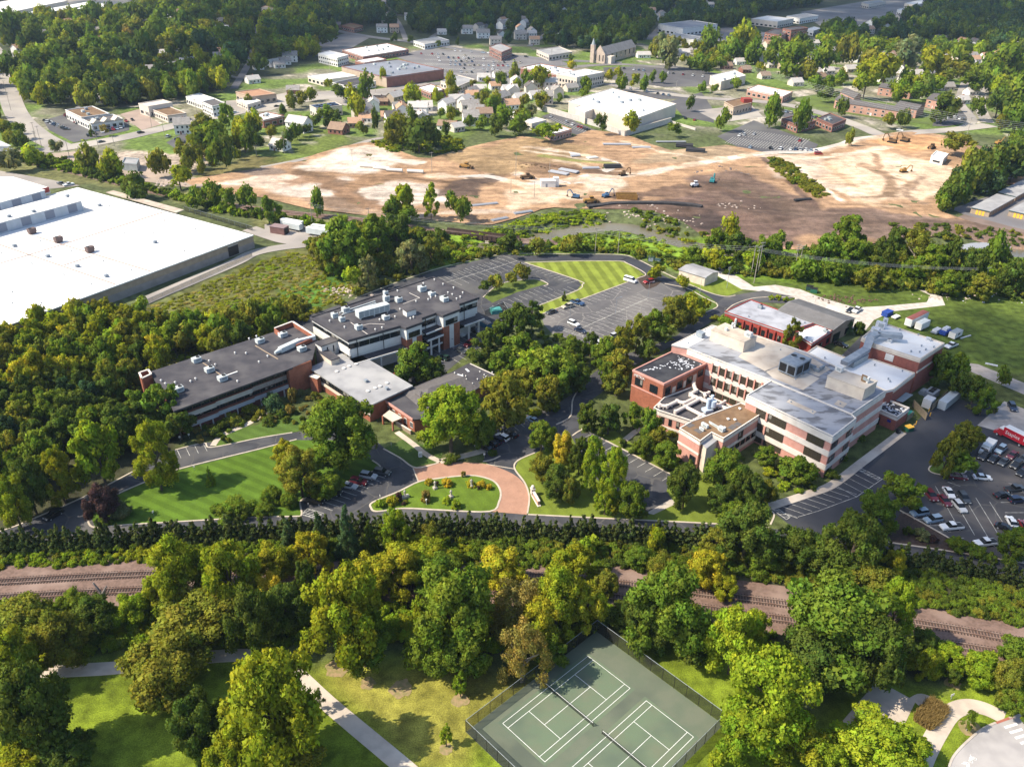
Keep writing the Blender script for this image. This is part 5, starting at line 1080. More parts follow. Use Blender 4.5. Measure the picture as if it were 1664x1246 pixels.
def make_tree(cx,cy,w_,h_,kind='round',c='green',clear=None,noun='tree',name=None,group=None,trunk=True,jit=.12):
 """a tree whose crown the photo shows centred at cx, cy and w_ x h_ pixels large"""
 NTREE[0]+=1;rng=random.Random(NTREE[0]*31+int(cx))
 z=6.0
 for _ in range(4):
  p=P(cx,cy,z);s=(p-CAM).length;dep=math.asin((CAM_H-p.z)/s);wm=w_*s/FPX;hm=h_*s/FPX
  ch2=max(hm*hm-(wm*math.sin(dep))**2,(.45*wm*math.cos(dep))**2);ch=math.sqrt(ch2)/math.cos(dep);ch=min(ch,wm*(2.4 if kind in('oval','cone')else 1.5))
  cl=clear if clear is not None else(0.0 if kind in('shrub','cone')else .05*ch+.15)
  z=cl+ch*.5
 lod='near' if s<235 and w_>34 else 'mid' if s<450 and w_>15 else 'far'
 g0=gz1(p.x,p.y)
 o=empty(name or('shrub' if kind=='shrub' else 'conifer_tree' if kind=='cone' else 'broadleaf_tree'),(p.x,p.y,g0),rng.uniform(0,6.28));o['category']='shrub' if kind=='shrub' else 'tree'
 if trunk and kind!='shrub':
  H_=cl+ch*.86;t=ob('trunk',rng.choice(TRK[:4])if kind!='sparse' else TRK[4],o);k=max(wm,3)if kind=='sparse' else max(wm*.75,3);t.scale=(k,k,H_)
 b=ob('crown',rng.choice(CR[lod,kind]),o,(0,0,cl));b.scale=(wm*.50,wm*.50,ch*.97)
 base=GREENS[c][0];v=rng.uniform(1-jit,1+jit);hue=rng.uniform(-.06,.06);b.color=(base[0]*v*(1+hue),base[1]*v,base[2]*v*(1-hue),1)
 if group:o['group']=group
 size=('tiny ' if wm<2.6 else 'small ' if wm<5.5 else 'large ' if wm>13 else '')
 shp={'oval':'tall narrow ','broad':'spreading ','sparse':'thin-leaved ','round':'round-crowned ','cone':'pointed ','shrub':''}[kind]
 LABELQ.append((o,size+shp+GREENS[c][1],'shrub' if kind=='shrub' else 'conifer' if kind=='cone' else noun,cx,cy));return o
SPECS=[]
def tree(*a,**k):SPECS.append((a,k))
T=lambda rows,**k:[tree(*r,**k)for r in rows]
# ---- foreground park and railway belt
T([(45,1012,100,80,'broad','olive'),(95,1040,92,90,'round','olive'),(16,1075,80,95,'round','yg'),(40,1160,125,150,'round','dark'),(22,1240,90,70,'round','yg'),(110,1222,80,70,'round','dark'),
(262,1092,150,120,'broad','olive'),(440,1148,175,195,'round','yg'),(470,1230,120,90,'round','olive'),(322,1186,90,125,'round','dark'),(380,1225,90,90,'round','yg'),(215,990,70,60,'round','bright'),(150,1003,85,70,'round','dark'),(118,985,60,50,'broad','green'),
(285,935,115,115,'round','yg'),(372,940,115,125,'round','yg'),(325,1003,165,110,'round','olive'),(412,1005,90,110,'round','dark'),(445,915,80,75,'round','yellow'),(503,898,80,75,'round','yellow'),(465,985,95,90,'round','dark'),(498,955,46,110,'oval','dark'),
(440,965,62,70,'sparse','gold'),(558,1000,150,165,'round','yg'),(590,1045,110,100,'round','green'),(605,938,100,85,'round','yellow'),(645,922,95,85,'round','yellow'),(697,905,110,75,'round','yg'),(737,990,170,170,'round','green'),(712,935,120,90,'round','green'),(752,1065,105,100,'round','green'),
(815,925,100,85,'round','yellow'),(845,985,120,110,'sparse','brown'),(850,1060,96,105,'sparse','brown'),(880,1010,80,90,'round','yellow'),(905,980,110,115,'round','yg'),(930,925,95,85,'round','yg'),(955,985,70,80,'round','yellow'),(985,950,60,55,'round','olive'),(895,1055,60,60,'round','green'),
(1085,990,150,150,'round','green'),(1050,1010,90,90,'broad','dark'),(1120,1035,95,85,'round','dark'),(1148,922,76,70,'round','yellow'),(1178,955,50,44,'round','yg'),(1075,925,70,60,'sparse','olive'),(1022,985,32,62,'oval','dark'),(1005,1000,70,50,'round','dark'),(1195,1040,100,115,'round','lime'),(1225,1022,60,70,'round','lime'),
(1255,1130,165,170,'round','bright'),(1290,1205,130,110,'round','yg'),(1215,1190,100,100,'round','bright'),(1370,1020,205,170,'round','green'),(1330,1075,130,110,'round','dark'),(1425,1060,110,120,'round','dark'),(1455,1000,65,110,'oval','bright'),(1420,955,100,80,'round','olive'),(1420,1212,160,110,'round','lime'),(1350,1235,60,60,'round','lime'),(1480,1225,70,60,'round','bright'),
(1545,1070,60,50,'round','bright'),(1505,1080,50,50,'round','yg'),(1595,1085,70,60,'round','bright'),(1640,1105,60,70,'round','olive'),(1650,1060,60,50,'round','green'),(1500,1045,60,50,'round','dark'),(1655,1140,50,50,'round','green')])
T([(748,1110,26,36,'oval','bright'),(725,1193,22,30,'oval','lime'),(1163,1236,34,36,'round','lime'),(1548,1098,26,26,'round','dark'),(1578,1168,24,30,'sparse','green'),(516,1136,24,32,'sparse','dark')],noun='sapling',clear=.8)
# ---- belt by the front road: conifers among the hedge and trees at its east end
T([(563,862,52,95,'cone','blue'),(517,862,40,70,'cone','blue'),(600,870,40,60,'cone','dark'),(468,868,40,60,'cone','blue')])
T([(640,862,55,80,'round','bright'),(700,872,50,50,'round','olive'),(680,885,50,40,'round','yg'),(1215,865,110,105,'round','dark'),(1195,845,60,70,'oval','green'),(1388,890,115,115,'round','dark'),(1330,900,90,70,'round','dark'),(1290,890,80,70,'round','dark'),(1452,918,42,50,'oval','yellow'),(1245,900,80,60,'round','green'),(1165,880,60,50,'round','olive'),
(1648,884,56,52,'round','green'),(1062,882,34,40,'round','yg'),(955,890,40,36,'round','bright'),(1040,905,60,45,'round','green')])
# ---- campus
T([(550,700,148,130,'round','green'),(732,681,135,120,'round','bright'),(822,652,95,95,'round','olive'),(785,700,45,60,'round','green'),(862,615,60,50,'round','olive'),(487,768,90,85,'round','olive'),(463,738,42,50,'oval','yellow'),(530,790,60,50,'round','green'),(158,735,82,100,'round','bright'),(250,740,75,105,'oval','yg'),
(92,772,55,82,'oval','yg'),(20,815,62,80,'round','yg'),(45,790,60,80,'round','dark'),(167,815,56,58,'round','plum'),(258,662,70,72,'round','green'),(290,690,60,50,'round','dark'),(337,662,46,30,'sparse','olive'),(675,590,72,68,'round','green'),(702,600,60,48,'round','dark'),(655,610,36,40,'round','dark'),
(792,556,48,44,'round','dark'),(840,528,74,66,'round','dark'),(865,512,44,50,'oval','dark'),(812,540,40,40,'round','dark'),(850,568,85,60,'round','green'),(895,600,105,85,'round','green'),(930,570,60,50,'round','green'),(940,610,50,50,'round','dark'),(860,595,60,60,'round','bright'),(820,590,60,50,'round','green'),(890,640,60,60,'round','olive'),(775,585,40,34,'round','dark'),
(985,575,56,56,'round','green'),(1012,560,52,60,'round','olive'),(1036,542,52,60,'round','olive'),(1066,528,52,52,'round','green'),(1098,508,56,54,'round','olive'),(1122,500,36,34,'round','yg'),(1005,592,60,50,'round','olive'),(1002,622,50,44,'round','olive'),(1048,575,40,34,'broad','dark'),(985,606,40,40,'round','green'),(960,560,40,40,'round','dark'),(1078,548,44,36,'round','dark')])
T([(880,710,60,58,'round','green'),(914,728,46,58,'round','gold'),(942,738,40,62,'oval','dark'),(965,752,50,90,'oval','bright'),(1000,768,48,92,'oval','bright'),(1030,812,60,66,'round','green'),(884,762,56,52,'round','olive'),(905,782,62,58,'round','dark'),(925,795,40,44,'round','olive'),(985,805,40,60,'oval','bright'),(998,828,26,26,'round','yg'),
(955,678,46,50,'round','dark'),(990,680,56,54,'round','dark'),(1030,676,44,44,'round','green'),(1056,690,40,56,'round','green'),(1050,725,44,40,'round','green'),(1085,738,56,50,'round','green'),(1070,712,40,40,'round','olive'),(1115,788,64,76,'round','dark'),(1172,812,56,52,'round','dark'),(1178,768,86,80,'round','green'),(1205,790,50,60,'round','dark'),
(1300,763,78,46,'round','green'),(1248,742,46,38,'round','green'),(1225,800,50,56,'round','dark'),(1245,800,40,40,'round','olive'),(1468,797,72,58,'round','green'),(1427,832,76,66,'round','green'),(1395,868,70,60,'round','green'),(1540,740,46,62,'round','olive'),(1572,712,54,46,'round','olive'),(1552,758,40,34,'round','green'),
(1528,600,52,50,'round','dark'),(1556,603,50,50,'round','green'),(1586,632,46,44,'round','dark'),(1600,652,42,40,'round','green'),(1562,628,40,40,'round','dark'),(1625,618,24,26,'round','green'),(1288,544,34,52,'oval','olive'),(1065,447,28,22,'round','yg'),(1108,463,26,18,'round','yg'),(1134,512,26,22,'round','yg'),
(848,449,34,20,'broad','olive'),(830,458,26,20,'broad','olive'),(806,464,26,22,'round','olive'),(786,470,24,18,'broad','dark'),(838,416,16,12,'round','olive'),(1142,500,22,18,'round','yg'),(1120,522,26,26,'round','olive')])
T([(340,772,20,33,'cone','bright'),(917,481,13,18,'cone','dark')])
# ---- mid belt
T([(560,400,92,90,'round','green'),(612,388,80,70,'round','green'),(645,378,60,60,'round','dark'),(540,415,60,60,'round','olive'),(668,418,72,56,'broad','grey'),(700,408,50,44,'round','olive'),(598,442,42,56,'oval','grey'),(576,454,36,36,'round','lime'),(520,335,24,44,'oval','green'),(655,326,52,56,'round','yg'),(640,345,36,44,'oval','green'),(700,327,32,54,'oval','lime'),(735,335,28,46,'oval','green'),(752,345,30,40,'oval','green'),(665,355,40,36,'round','green'),
(1378,370,66,58,'round','green'),(1265,398,44,44,'round','green'),(1240,405,44,40,'round','green'),(1200,400,50,44,'round','dark'),(1165,392,44,44,'round','green'),(1185,378,30,40,'oval','yg'),(1345,405,56,48,'round','green'),(1385,410,56,50,'round','green'),(1430,415,46,50,'round','dark'),(1455,395,46,50,'round','dark'),(1490,400,66,56,'sparse','olive'),(1520,425,56,50,'round','green'),(1548,420,44,54,'round','dark'),(1585,432,50,50,'round','dark'),(1610,415,34,46,'oval','green'),(1650,450,50,50,'round','dark'),
(1480,440,50,36,'round','green'),(1420,452,50,36,'round','olive'),(1360,440,50,36,'round','green'),(1300,440,44,34,'round','green'),(1545,460,50,36,'round','green'),(1600,466,50,36,'round','olive'),(1160,425,40,30,'round','yg'),(1125,418,36,26,'round','green'),(1220,428,40,30,'round','bright'),(875,405,36,24,'round','olive'),(830,402,40,24,'round','dark'),(930,405,40,22,'round','olive'),
(1545,318,40,40,'round','dark'),(1565,300,44,48,'round','dark'),(1590,282,46,54,'round','dark'),(1620,272,50,56,'round','dark'),(1652,262,50,54,'round','dark'),(1528,335,26,22,'round','green'),(1600,305,40,30,'round','navy'),(1640,285,40,30,'round','navy'),(1550,240,44,34,'sparse','olive'),(1575,270,34,34,'round','olive'),
(350,322,36,40,'oval','green'),(372,330,30,40,'oval','green'),(405,330,36,40,'oval','green'),(435,342,40,40,'round','green'),(320,328,30,32,'round','green'),(215,300,40,40,'round','dark'),(225,322,30,30,'round','dark'),(180,265,42,40,'round','yg'),(150,262,34,36,'sparse','olive'),(55,262,36,26,'round','lime'),(20,268,40,26,'round','grey'),(95,245,20,26,'oval','grey'),(290,285,44,40,'oval','yg'),(262,272,36,36,'round','olive'),(360,260,30,46,'oval','green'),(372,255,30,50,'oval','dark'),(310,262,30,34,'round','olive')])
# ---- woods west of the offices: individuals on a jittered grid
WOODS=[(-40,530),(20,540),(60,520),(150,500),(232,510),(330,525),(470,488),(505,500),(450,532),(380,556),(300,570),(226,592),(214,622),(236,660),(250,690),(205,712),(120,720),(50,760),(-40,800)]
rng_=random.Random(11)
yy=512
while yy<780:
 st=26+(yy-512)*.075;xx=-40+rng_.uniform(0,st)
 while xx<500:
  x,y=xx+rng_.uniform(-.25,.25)*st,yy+rng_.uniform(-.3,.3)*st*.6
  if inside(np.array([x]),np.array([y]),WOODS)[0]:
   if y<540:c=rng_.choice(['olive','olive','green','olive','yg','green'])
   elif x<230 and y>630:c=rng_.choice(['dark','dark','green','navy','olive','dark'])
   elif y<660:c=rng_.choice(['yg','olive','green','green','yg','yellow','green','bright','olive','dark'])
   else:c=rng_.choice(['green','dark','olive'])
   w__=st*rng_.uniform(1.15,1.75);tree(x,y,w__,w__*rng_.uniform(.85,1.15),rng_.choice(['round','round','oval','broad','round']),c)
  xx+=st
 yy+=st*.62
 # ---- town: the trees that stand out
T([(1290,95,54,50,'round','green'),(1255,92,34,40,'round','green'),(1345,95,40,50,'round','green'),(1375,90,34,40,'round','olive'),(1412,88,40,36,'round','green'),(1478,85,50,44,'round','grey'),(1410,125,40,56,'oval','yg'),(1440,110,50,46,'round','yg'),(1410,108,40,34,'round','olive'),(1520,100,44,46,'round','yg'),(1562,95,40,40,'round','green'),(1600,110,40,40,'round','green'),(1640,100,50,50,'round','green'),(1650,150,50,54,'round','green'),(1655,190,40,40,'round','green'),(1625,165,40,40,'round','dark'),
(1545,125,40,36,'round','olive'),(1480,155,34,30,'round','green'),(1500,150,30,30,'round','dark'),(1455,155,34,26,'round','bright'),(1535,175,46,40,'round','dark'),(1585,182,26,34,'oval','green'),(1365,180,20,26,'oval','dark'),(1253,188,32,46,'oval','green'),(1298,198,28,40,'oval','green'),(1378,228,14,22,'oval','olive'),(1345,160,28,18,'round','dark'),(1350,140,30,26,'round','green'),(1310,120,34,26,'round','olive'),(1325,140,26,22,'round','green'),(1575,140,34,30,'round','green'),(1605,140,26,30,'oval','green'),
(1090,85,40,44,'round','grey'),(1078,75,30,36,'oval','grey'),(1150,72,34,34,'round','green'),(1185,85,40,34,'round','green'),(1205,72,34,40,'round','yg'),(1220,90,30,34,'round','green'),(1130,105,30,20,'round','green'),(1145,112,22,18,'round','dark'),(1170,105,22,16,'round','green'),(1195,140,22,16,'round','green'),(1160,205,0,0,'round','green')][:-1])
T([(975,205,22,34,'oval','dark'),(1022,205,30,42,'oval','yg'),(1095,214,24,22,'round','green'),(1172,200,24,32,'oval','green'),(1045,140,16,22,'oval','green'),(1030,135,18,24,'oval','yg'),(1010,140,20,22,'round','green'),(988,128,18,20,'round','yellow'),(1060,128,14,16,'round','green'),(1076,130,12,14,'round','green'),(1005,122,14,16,'round','yellow'),(1140,145,14,14,'round','green'),(1160,148,14,14,'round','green'),(1120,172,16,22,'oval','dark'),(928,110,18,12,'round','yellow'),(878,130,34,34,'round','yg'),(855,130,16,22,'oval','green'),(950,148,26,30,'round','green'),(862,185,20,20,'grey' and 'round','grey'),(820,195,34,30,'round','green'),(845,205,40,34,'round','green'),(890,222,46,24,'round','bright'),(835,125,20,30,'oval','olive'),(815,135,24,30,'round','green'),(805,170,26,30,'round','olive'),(880,165,24,18,'round','olive'),
(680,215,56,56,'round','dark'),(650,205,44,44,'round','yg'),(640,220,36,40,'oval','olive'),(700,222,36,36,'round','dark'),(725,215,16,30,'oval','dark'),(672,240,20,20,'round','dark'),(610,205,14,44,'oval','dark'),(595,150,26,44,'oval','green'),(555,155,30,26,'round','dark'),(575,165,30,34,'oval','yg'),(582,180,34,34,'round','yg'),(670,160,34,34,'oval','yg'),(624,130,14,22,'oval','yg'),(535,140,14,18,'oval','yg'),(475,168,20,24,'round','olive'),(490,165,24,20,'round','olive'),(505,158,20,16,'round','yg'),(530,190,30,30,'oval','green'),(545,195,24,26,'round','dark'),(515,200,20,20,'round','dark'),(458,240,20,18,'round','dark'),(420,235,24,24,'round','dark'),(415,205,24,30,'oval','yg'),(730,155,14,16,'round','yg'),(732,140,18,36,'oval','yg'),(800,178,34,30,'round','green'),(670,195,24,30,'round','dark'),(805,210,30,30,'round','dark'),(740,190,20,16,'round','green'),
(338,222,60,50,'round','green'),(370,195,24,34,'oval','green'),(395,220,40,46,'round','yg'),(360,235,30,40,'oval','green'),(410,235,24,44,'oval','green'),(330,205,30,26,'round','olive'),(148,212,12,18,'cone','green'),(172,215,14,16,'sparse','tan'),(405,165,14,14,'round','olive')])
# ---- far dark wood north-west: crowns that still read one by one
for(x,y,w__,c)in((20,60,40,'dark'),(60,75,40,'dark'),(100,60,42,'green'),(45,100,44,'green'),(85,95,44,'green'),(60,120,36,'dark'),(25,120,34,'dark'),(120,90,40,'dark'),(130,115,44,'dark'),(150,80,42,'green'),(185,45,44,'green'),(215,30,44,'dark'),(190,75,44,'green'),(165,105,40,'dark'),(210,100,44,'navy'),(240,90,40,'dark'),(255,60,40,'green'),(230,50,30,'olive'),(205,65,28,'brown'),(270,40,40,'green'),(300,50,40,'dark'),(330,35,40,'green'),(300,80,44,'dark'),(335,70,44,'navy'),(330,105,36,'yg'),(370,115,36,'green'),(300,125,34,'green'),(270,125,34,'dark'),(240,140,40,'dark'),(200,140,46,'navy'),(160,140,44,'dark'),(120,140,40,'dark'),(90,150,36,'dark'),(55,150,36,'dark'),
(370,60,44,'green'),(400,60,44,'dark'),(380,90,44,'navy'),(430,80,44,'dark'),(470,65,40,'navy'),(500,65,36,'navy'),(440,55,36,'navy'),(460,85,34,'green'),(535,65,30,'dark'),(420,110,30,'dark'),(480,35,34,'yg'),(350,20,40,'green'),(390,30,40,'green'),(160,30,34,'green'),(280,145,30,'green'),(312,140,30,'green')):
 tree(x,y,w__,w__*.95,'round',c)
 # ---- shrubs
SH=lambda rows:T([(x,y,w__,h__,'shrub',c)for x,y,w__,h__,c in rows])
SH([(385,825,62,24,'green'),(428,828,40,22,'green'),(440,805,44,34,'green'),(470,812,36,30,'green'),(355,826,30,20,'green'),(195,828,40,30,'grey'),(170,843,24,18,'green'),(363,712,14,14,'dark'),(371,714,10,12,'olive'),(445,653,42,32,'blue'),(458,672,20,16,'dark'),(437,682,28,14,'dark'),(490,637,16,14,'grey'),(512,641,16,14,'olive'),(470,665,18,18,'brown'),(405,665,34,22,'olive'),(380,680,34,22,'olive'),(425,672,20,18,'olive'),(360,690,24,18,'dark'),(475,640,20,26,'brown'),(345,700,30,16,'dark'),
(697,782,16,13,'gold'),(727,783,22,17,'gold'),(710,785,10,10,'plum'),(765,785,20,12,'yellow'),(782,786,20,16,'gold'),(795,791,14,12,'gold'),(726,812,18,14,'lime'),(741,819,22,18,'lime'),(618,818,24,18,'bright'),(637,812,24,20,'yellow'),(648,806,16,16,'plum'),(660,815,12,9,'olive'),(753,770,10,12,'brown'),(778,792,8,8,'plum'),(692,805,22,22,'brown'),(655,818,10,8,'plum'),
(1012,718,16,16,'dark'),(1030,732,16,14,'dark'),(1275,788,24,10,'lime'),(1298,797,16,8,'lime'),(1280,775,26,14,'grey'),(1250,765,30,18,'yg'),(1500,868,30,20,'grey'),(1517,875,16,14,'plum'),(1478,862,20,16,'dark'),(1560,884,40,16,'green'),(1590,895,36,18,'green'),(1610,905,24,12,'green'),(1580,888,20,14,'green'),(1575,660,14,8,'grey'),(1615,665,14,10,'grey'),(1255,483,12,9,'lime'),(1266,483,12,10,'lime'),(1276,486,14,10,'bright'),(1287,488,12,9,'green'),(1180,523,40,14,'green'),(1205,530,24,12,'olive'),(1163,516,18,10,'olive'),(1375,530,22,24,'blue'),(1398,532,22,22,'dark'),
(985,668,20,18,'dark'),(880,688,20,16,'bright'),(870,670,26,16,'yg'),(900,660,26,18,'dark'),(1320,790,20,10,'dark'),(1350,770,30,14,'dark'),(1395,710,24,14,'dark'),(1370,742,20,12,'dark'),(735,745,30,10,'dark'),(800,735,20,12,'dark')])
# ---- clipped conifer row along the front road
M_=[crown_mesh('hedge_conifer','cone',700+k,60,2200,.085,1.35)for k in range(4)]
def hedge(px,step,w0,h0,label,group,seed):
 line=smooth(W(px),8);rng=random.Random(seed);acc=0;out=[]
 for a,b_ in zip(line[:-1],line[1:]):
  L_=(b_-a).length
  while acc<L_:
   p=a.lerp(b_,acc/L_);acc+=step*rng.uniform(.85,1.15)
   o=ob('hedge_conifer',rng.choice(M_),None,(p.x+rng.uniform(-.3,.3),p.y+rng.uniform(-.3,.3),-.2),rng.uniform(0,6));s=rng.uniform(.8,1.25);o.scale=(w0/2*s,w0/2*s,h0*rng.uniform(.72,1.2));v=rng.uniform(.7,1.3)
   o.color=(.098*v,.125*v,.038*v,1);tag(o,label,'conifer',group);out.append(o)
  acc-=L_
 return out
hedge([(-40,904),(40,898),(160,890),(300,882),(440,876),(600,872),(760,872),(860,874),(1000,880),(1150,889)],1.6,5.0,7.2,'narrow dark conifer in the clipped row between front road and railway','conifers of the roadside screen hedge',1)
hedge([(1440,915),(1500,923),(1560,933),(1620,944),(1680,956),(1740,968)],1.8,4.6,6.2,'narrow conifer in the screen hedge below the east car park road','conifers of the east screen hedge',2)
# ---- what nobody could count: undergrowth, scrub, far woods (points that carry instanced clumps)
def protos(nm,meshes):
 c=bpy.data.collections.new(nm)
 for i,me in enumerate(meshes):
  o=bpy.data.objects.new(nm+'_clump',me);o.color=(0,0,0,1);c.objects.link(o)
 return c
PC={'tree':protos('far_crown',CR['far','round']+CR['far','broad'][:3]+CR['far','oval'][:2]),'shrub':protos('scrub',CR['far','shrub']),'bush':protos('bush',CR['mid','shrub'])}
def gn_scatter(name,pts,sc,tint,pc,seed,label=None):
 me=bpy.data.meshes.new(name);me.vertices.add(len(pts));me.vertices.foreach_set('co',np.asarray(pts,np.float32).ravel())
 a=me.attributes.new('sc','FLOAT_VECTOR','POINT');a.data.foreach_set('vector',np.asarray(sc,np.float32).ravel())
 a=me.attributes.new('tint','FLOAT_VECTOR','POINT');a.data.foreach_set('vector',np.asarray(tint,np.float32).ravel())
 r=np.random.default_rng(seed);a=me.attributes.new('rz','FLOAT_VECTOR','POINT');a.data.foreach_set('vector',np.stack([np.zeros(len(pts)),np.zeros(len(pts)),r.uniform(0,6.28,len(pts))],1).astype(np.float32).ravel())
 a=me.attributes.new('pick','INT','POINT');a.data.foreach_set('value',r.integers(0,50,len(pts)).astype(np.int32))
 o=ob(name,me);tag(o,label,None,None,'stuff');o.color=(0,0,0,1)
 g=bpy.data.node_groups.new(name,'GeometryNodeTree');g.interface.new_socket('Geometry',in_out='INPUT',socket_type='NodeSocketGeometry');g.interface.new_socket('Geometry',in_out='OUTPUT',socket_type='NodeSocketGeometry')
 n=g.nodes;i_,o_=n.new('NodeGroupInput'),n.new('NodeGroupOutput');ip=n.new('GeometryNodeInstanceOnPoints');ci=n.new('GeometryNodeCollectionInfo');ci.inputs[0].default_value=PC[pc];ci.inputs[1].default_value=True;ci.inputs[2].default_value=True
 ip.inputs['Pick Instance'].default_value=True
 def attr(nm,ty):
  x=n.new('GeometryNodeInputNamedAttribute');x.data_type=ty;x.inputs[0].default_value=nm;return next(s for s in x.outputs if s.enabled and s.name=='Attribute')
 L=g.links;L.new(i_.outputs[0],ip.inputs['Points']);L.new(ci.outputs[0],ip.inputs['Instance']);L.new(attr('pick','INT'),ip.inputs['Instance Index']);L.new(attr('rz','FLOAT_VECTOR'),ip.inputs['Rotation']);L.new(attr('sc','FLOAT_VECTOR'),ip.inputs['Scale']);L.new(ip.outputs[0],o_.inputs[0])
 m=o.modifiers.new('scatter','NODES');m.node_group=g;return o
def grid_pts(px,step,seed,jit=.45):
 poly=W(px);r=np.random.default_rng(seed);xs=[p[0]for p in poly];ys=[p[1]for p in poly]
 gx,gy=np.meshgrid(np.arange(min(xs),max(xs),step),np.arange(min(ys),max(ys),step));gx=gx.ravel()+r.uniform(-jit,jit,gx.size)*step;gy=gy.ravel()+r.uniform(-jit,jit,gy.size)*step
 k=inside(gx,gy,poly);return gx[k],gy[k],r
def scrub(name,px,step,wr,hr,cols,seed,pc='shrub',dens=1.0):
 X,Y,r=grid_pts(px,step,seed);k=r.random(len(X))<dens;X,Y=X[k],Y[k];n=len(X)
 if not n:return
 w_=r.uniform(*wr,n);h_=r.uniform(*hr,n);cc=np.array([GREENS[c][0]for c in cols]);pick=(vnoise(X,Y,9,seed)*.7+r.random(n)*.3)*len(cols);t=cc[np.clip(pick.astype(int),0,len(cols)-1)]*r.uniform(.75,1.25,n)[:,None]
 return gn_scatter(name,np.stack([X,Y,gz(X,Y)-.1],1),np.stack([w_/2,w_/2,h_],1),t,pc,seed)
scrub('undergrowth',[(-60,906),(0,903),(160,894),(420,882),(600,876),(760,876),(760,925),(420,915),(240,915),(0,926),(-60,932)],1.5,(1.6,3.4),(.7,1.9),['bright','green','yg','green','bright','olive'],31,'bush')
scrub('undergrowth',[(760,878),(900,880),(1160,890),(1300,900),(1440,918),(1664,958),(1760,975),(1760,1045),(1664,1020),(1480,985),(1230,945),(990,925),(760,925)],1.5,(1.8,3.6),(.8,2.2),['green','dark','green','olive','green','bright'],32,'bush')
scrub('undergrowth',[(-60,990),(60,985),(240,985),(480,980),(760,985),(1000,990),(1000,1010),(900,1060),(800,1060),(600,1040),(440,1050),(240,1050),(80,1075),(-60,1090)],1.7,(2.2,4.6),(1.2,3.2),['green','yg','bright','green','olive'],33,'bush',.9)
scrub('undergrowth',[(1000,990),(1220,1025),(1480,1065),(1664,1100),(1760,1120),(1760,1160),(1664,1135),(1600,1112),(1500,1090),(1440,1095),(1200,1060),(1020,1025)],1.9,(2.0,4.0),(1.0,2.8),['green','dark','bright','green','yg'],34,'bush',.8)
scrub('meadow_scrub',[(240,500),(330,465),(410,430),(470,408),(540,425),(575,470),(500,512),(400,545),(300,585),(240,602),(230,540)],2.0,(1.6,3.6),(.25,.8),['olive','tan','yg','olive','yg','bright','tan'],35,dens=.85)
scrub('meadow_scrub',[(450,490),(520,505),(590,470),(640,452),(700,432),(760,412),(800,412),(700,440),(580,480),(500,525),(430,545),(330,575),(300,560),(380,535)],3.4,(4,7),(1.5,4),['green','olive','olive','bright'],36,dens=.8)
scrub('flood_plain_scrub',[(700,400),(800,372),(870,352),(940,342),(990,350),(970,362),(900,370),(850,390),(790,398),(760,405)],2.6,(3,5.5),(.8,1.8),['bright','lime','green','bright'],37,dens=.8)
scrub('flood_plain_scrub',[(840,400),(920,385),(1000,376),(1060,388),(1110,404),(1200,425),(1200,440),(1110,428),(1010,408),(900,410),(820,410)],2.8,(3,6),(.8,2.2),['bright','lime','green','lime'],38,dens=.6)
scrub('flood_plain_scrub',[(640,380),(720,395),(780,402),(840,404),(930,404),(1010,408),(1100,424),(1250,440),(1250,452),(1110,440),(1040,422),(1000,411),(840,410),(760,425),(690,432),(640,430)],3.4,(4,7),(1.8,4),['green','dark','olive','green','bright'],39)
scrub('creek_bank_scrub',[(1030,346),(1085,352),(1110,372),(1160,385),(1220,400),(1220,415),(1130,395),(1080,378),(1040,362)],3,(3,6),(1,3),['olive','green','yg'],40,dens=.6)
scrub('belt_scrub',[(1240,425),(1340,395),(1450,405),(1560,415),(1660,430),(1800,440),(1800,505),(1664,487),(1560,478),(1440,470),(1330,458),(1250,450)],3.6,(5,9),(3,6),['green','olive','dark','green','bright'],41)
scrub('belt_scrub',[(1445,365),(1560,368),(1664,382),(1800,400),(1800,412),(1664,398),(1560,388),(1500,392)],3.6,(3,6),(1.5,3),['green','dark','olive'],42,dens=.7)
scrub('belt_scrub',[(30,262),(90,258),(200,290),(290,318),(400,345),(480,358),(600,375),(640,380),(600,392),(480,368),(350,345),(240,312),(100,280)],3.2,(4,7),(2,4.5),['green','dark','bright','green'],43)
scrub('belt_scrub',[(1245,258),(1275,262),(1320,295),(1345,318),(1328,325),(1290,300),(1255,275)],3.2,(4,7),(1.5,3.2),['green','olive','dark'],44)
scrub('belt_scrub',[(700,215),(760,235),(740,250),(640,250),(600,232),(640,225)],3.4,(4,7),(1.5,3.5),['green','yg','dark'],45,dens=.6)
scrub('belt_scrub',[(560,368),(700,385),(760,400),(690,440),(610,455),(520,440),(500,400)],3.6,(6,9),(3,7),['green','dark','olive','green'],46)
scrub('wood_undergrowth',WOODS,4.2,(5,8),(3,6),['dark','green','olive','dark'],47)
scrub('campus_shrubs',[(290,705),(340,690),(440,655),(520,640),(560,660),(480,690),(400,690),(340,722),(290,728)],2.4,(1.6,3.2),(.8,1.6),['dark','olive','brown','green','plum'],48,'bush',.6)
scrub('campus_shrubs',[(1040,700),(1100,690),(1110,745),(1095,768),(1060,748),(1030,728)],2.2,(1.6,3.2),(.8,1.8),['dark','olive','green'],49,'bush',.6)
scrub('campus_shrubs',[(1170,745),(1240,730),(1330,770),(1345,788),(1260,818),(1200,800),(1150,780)],2.4,(1.4,3),(.6,1.6),['olive','green','grey','yg'],50,'bush',.55)
scrub('campus_shrubs',[(780,570),(900,540),(960,575),(940,640),(860,680),(800,640)],3.0,(2,4),(1,2.5),['dark','green','dark'],51,'bush',.6)
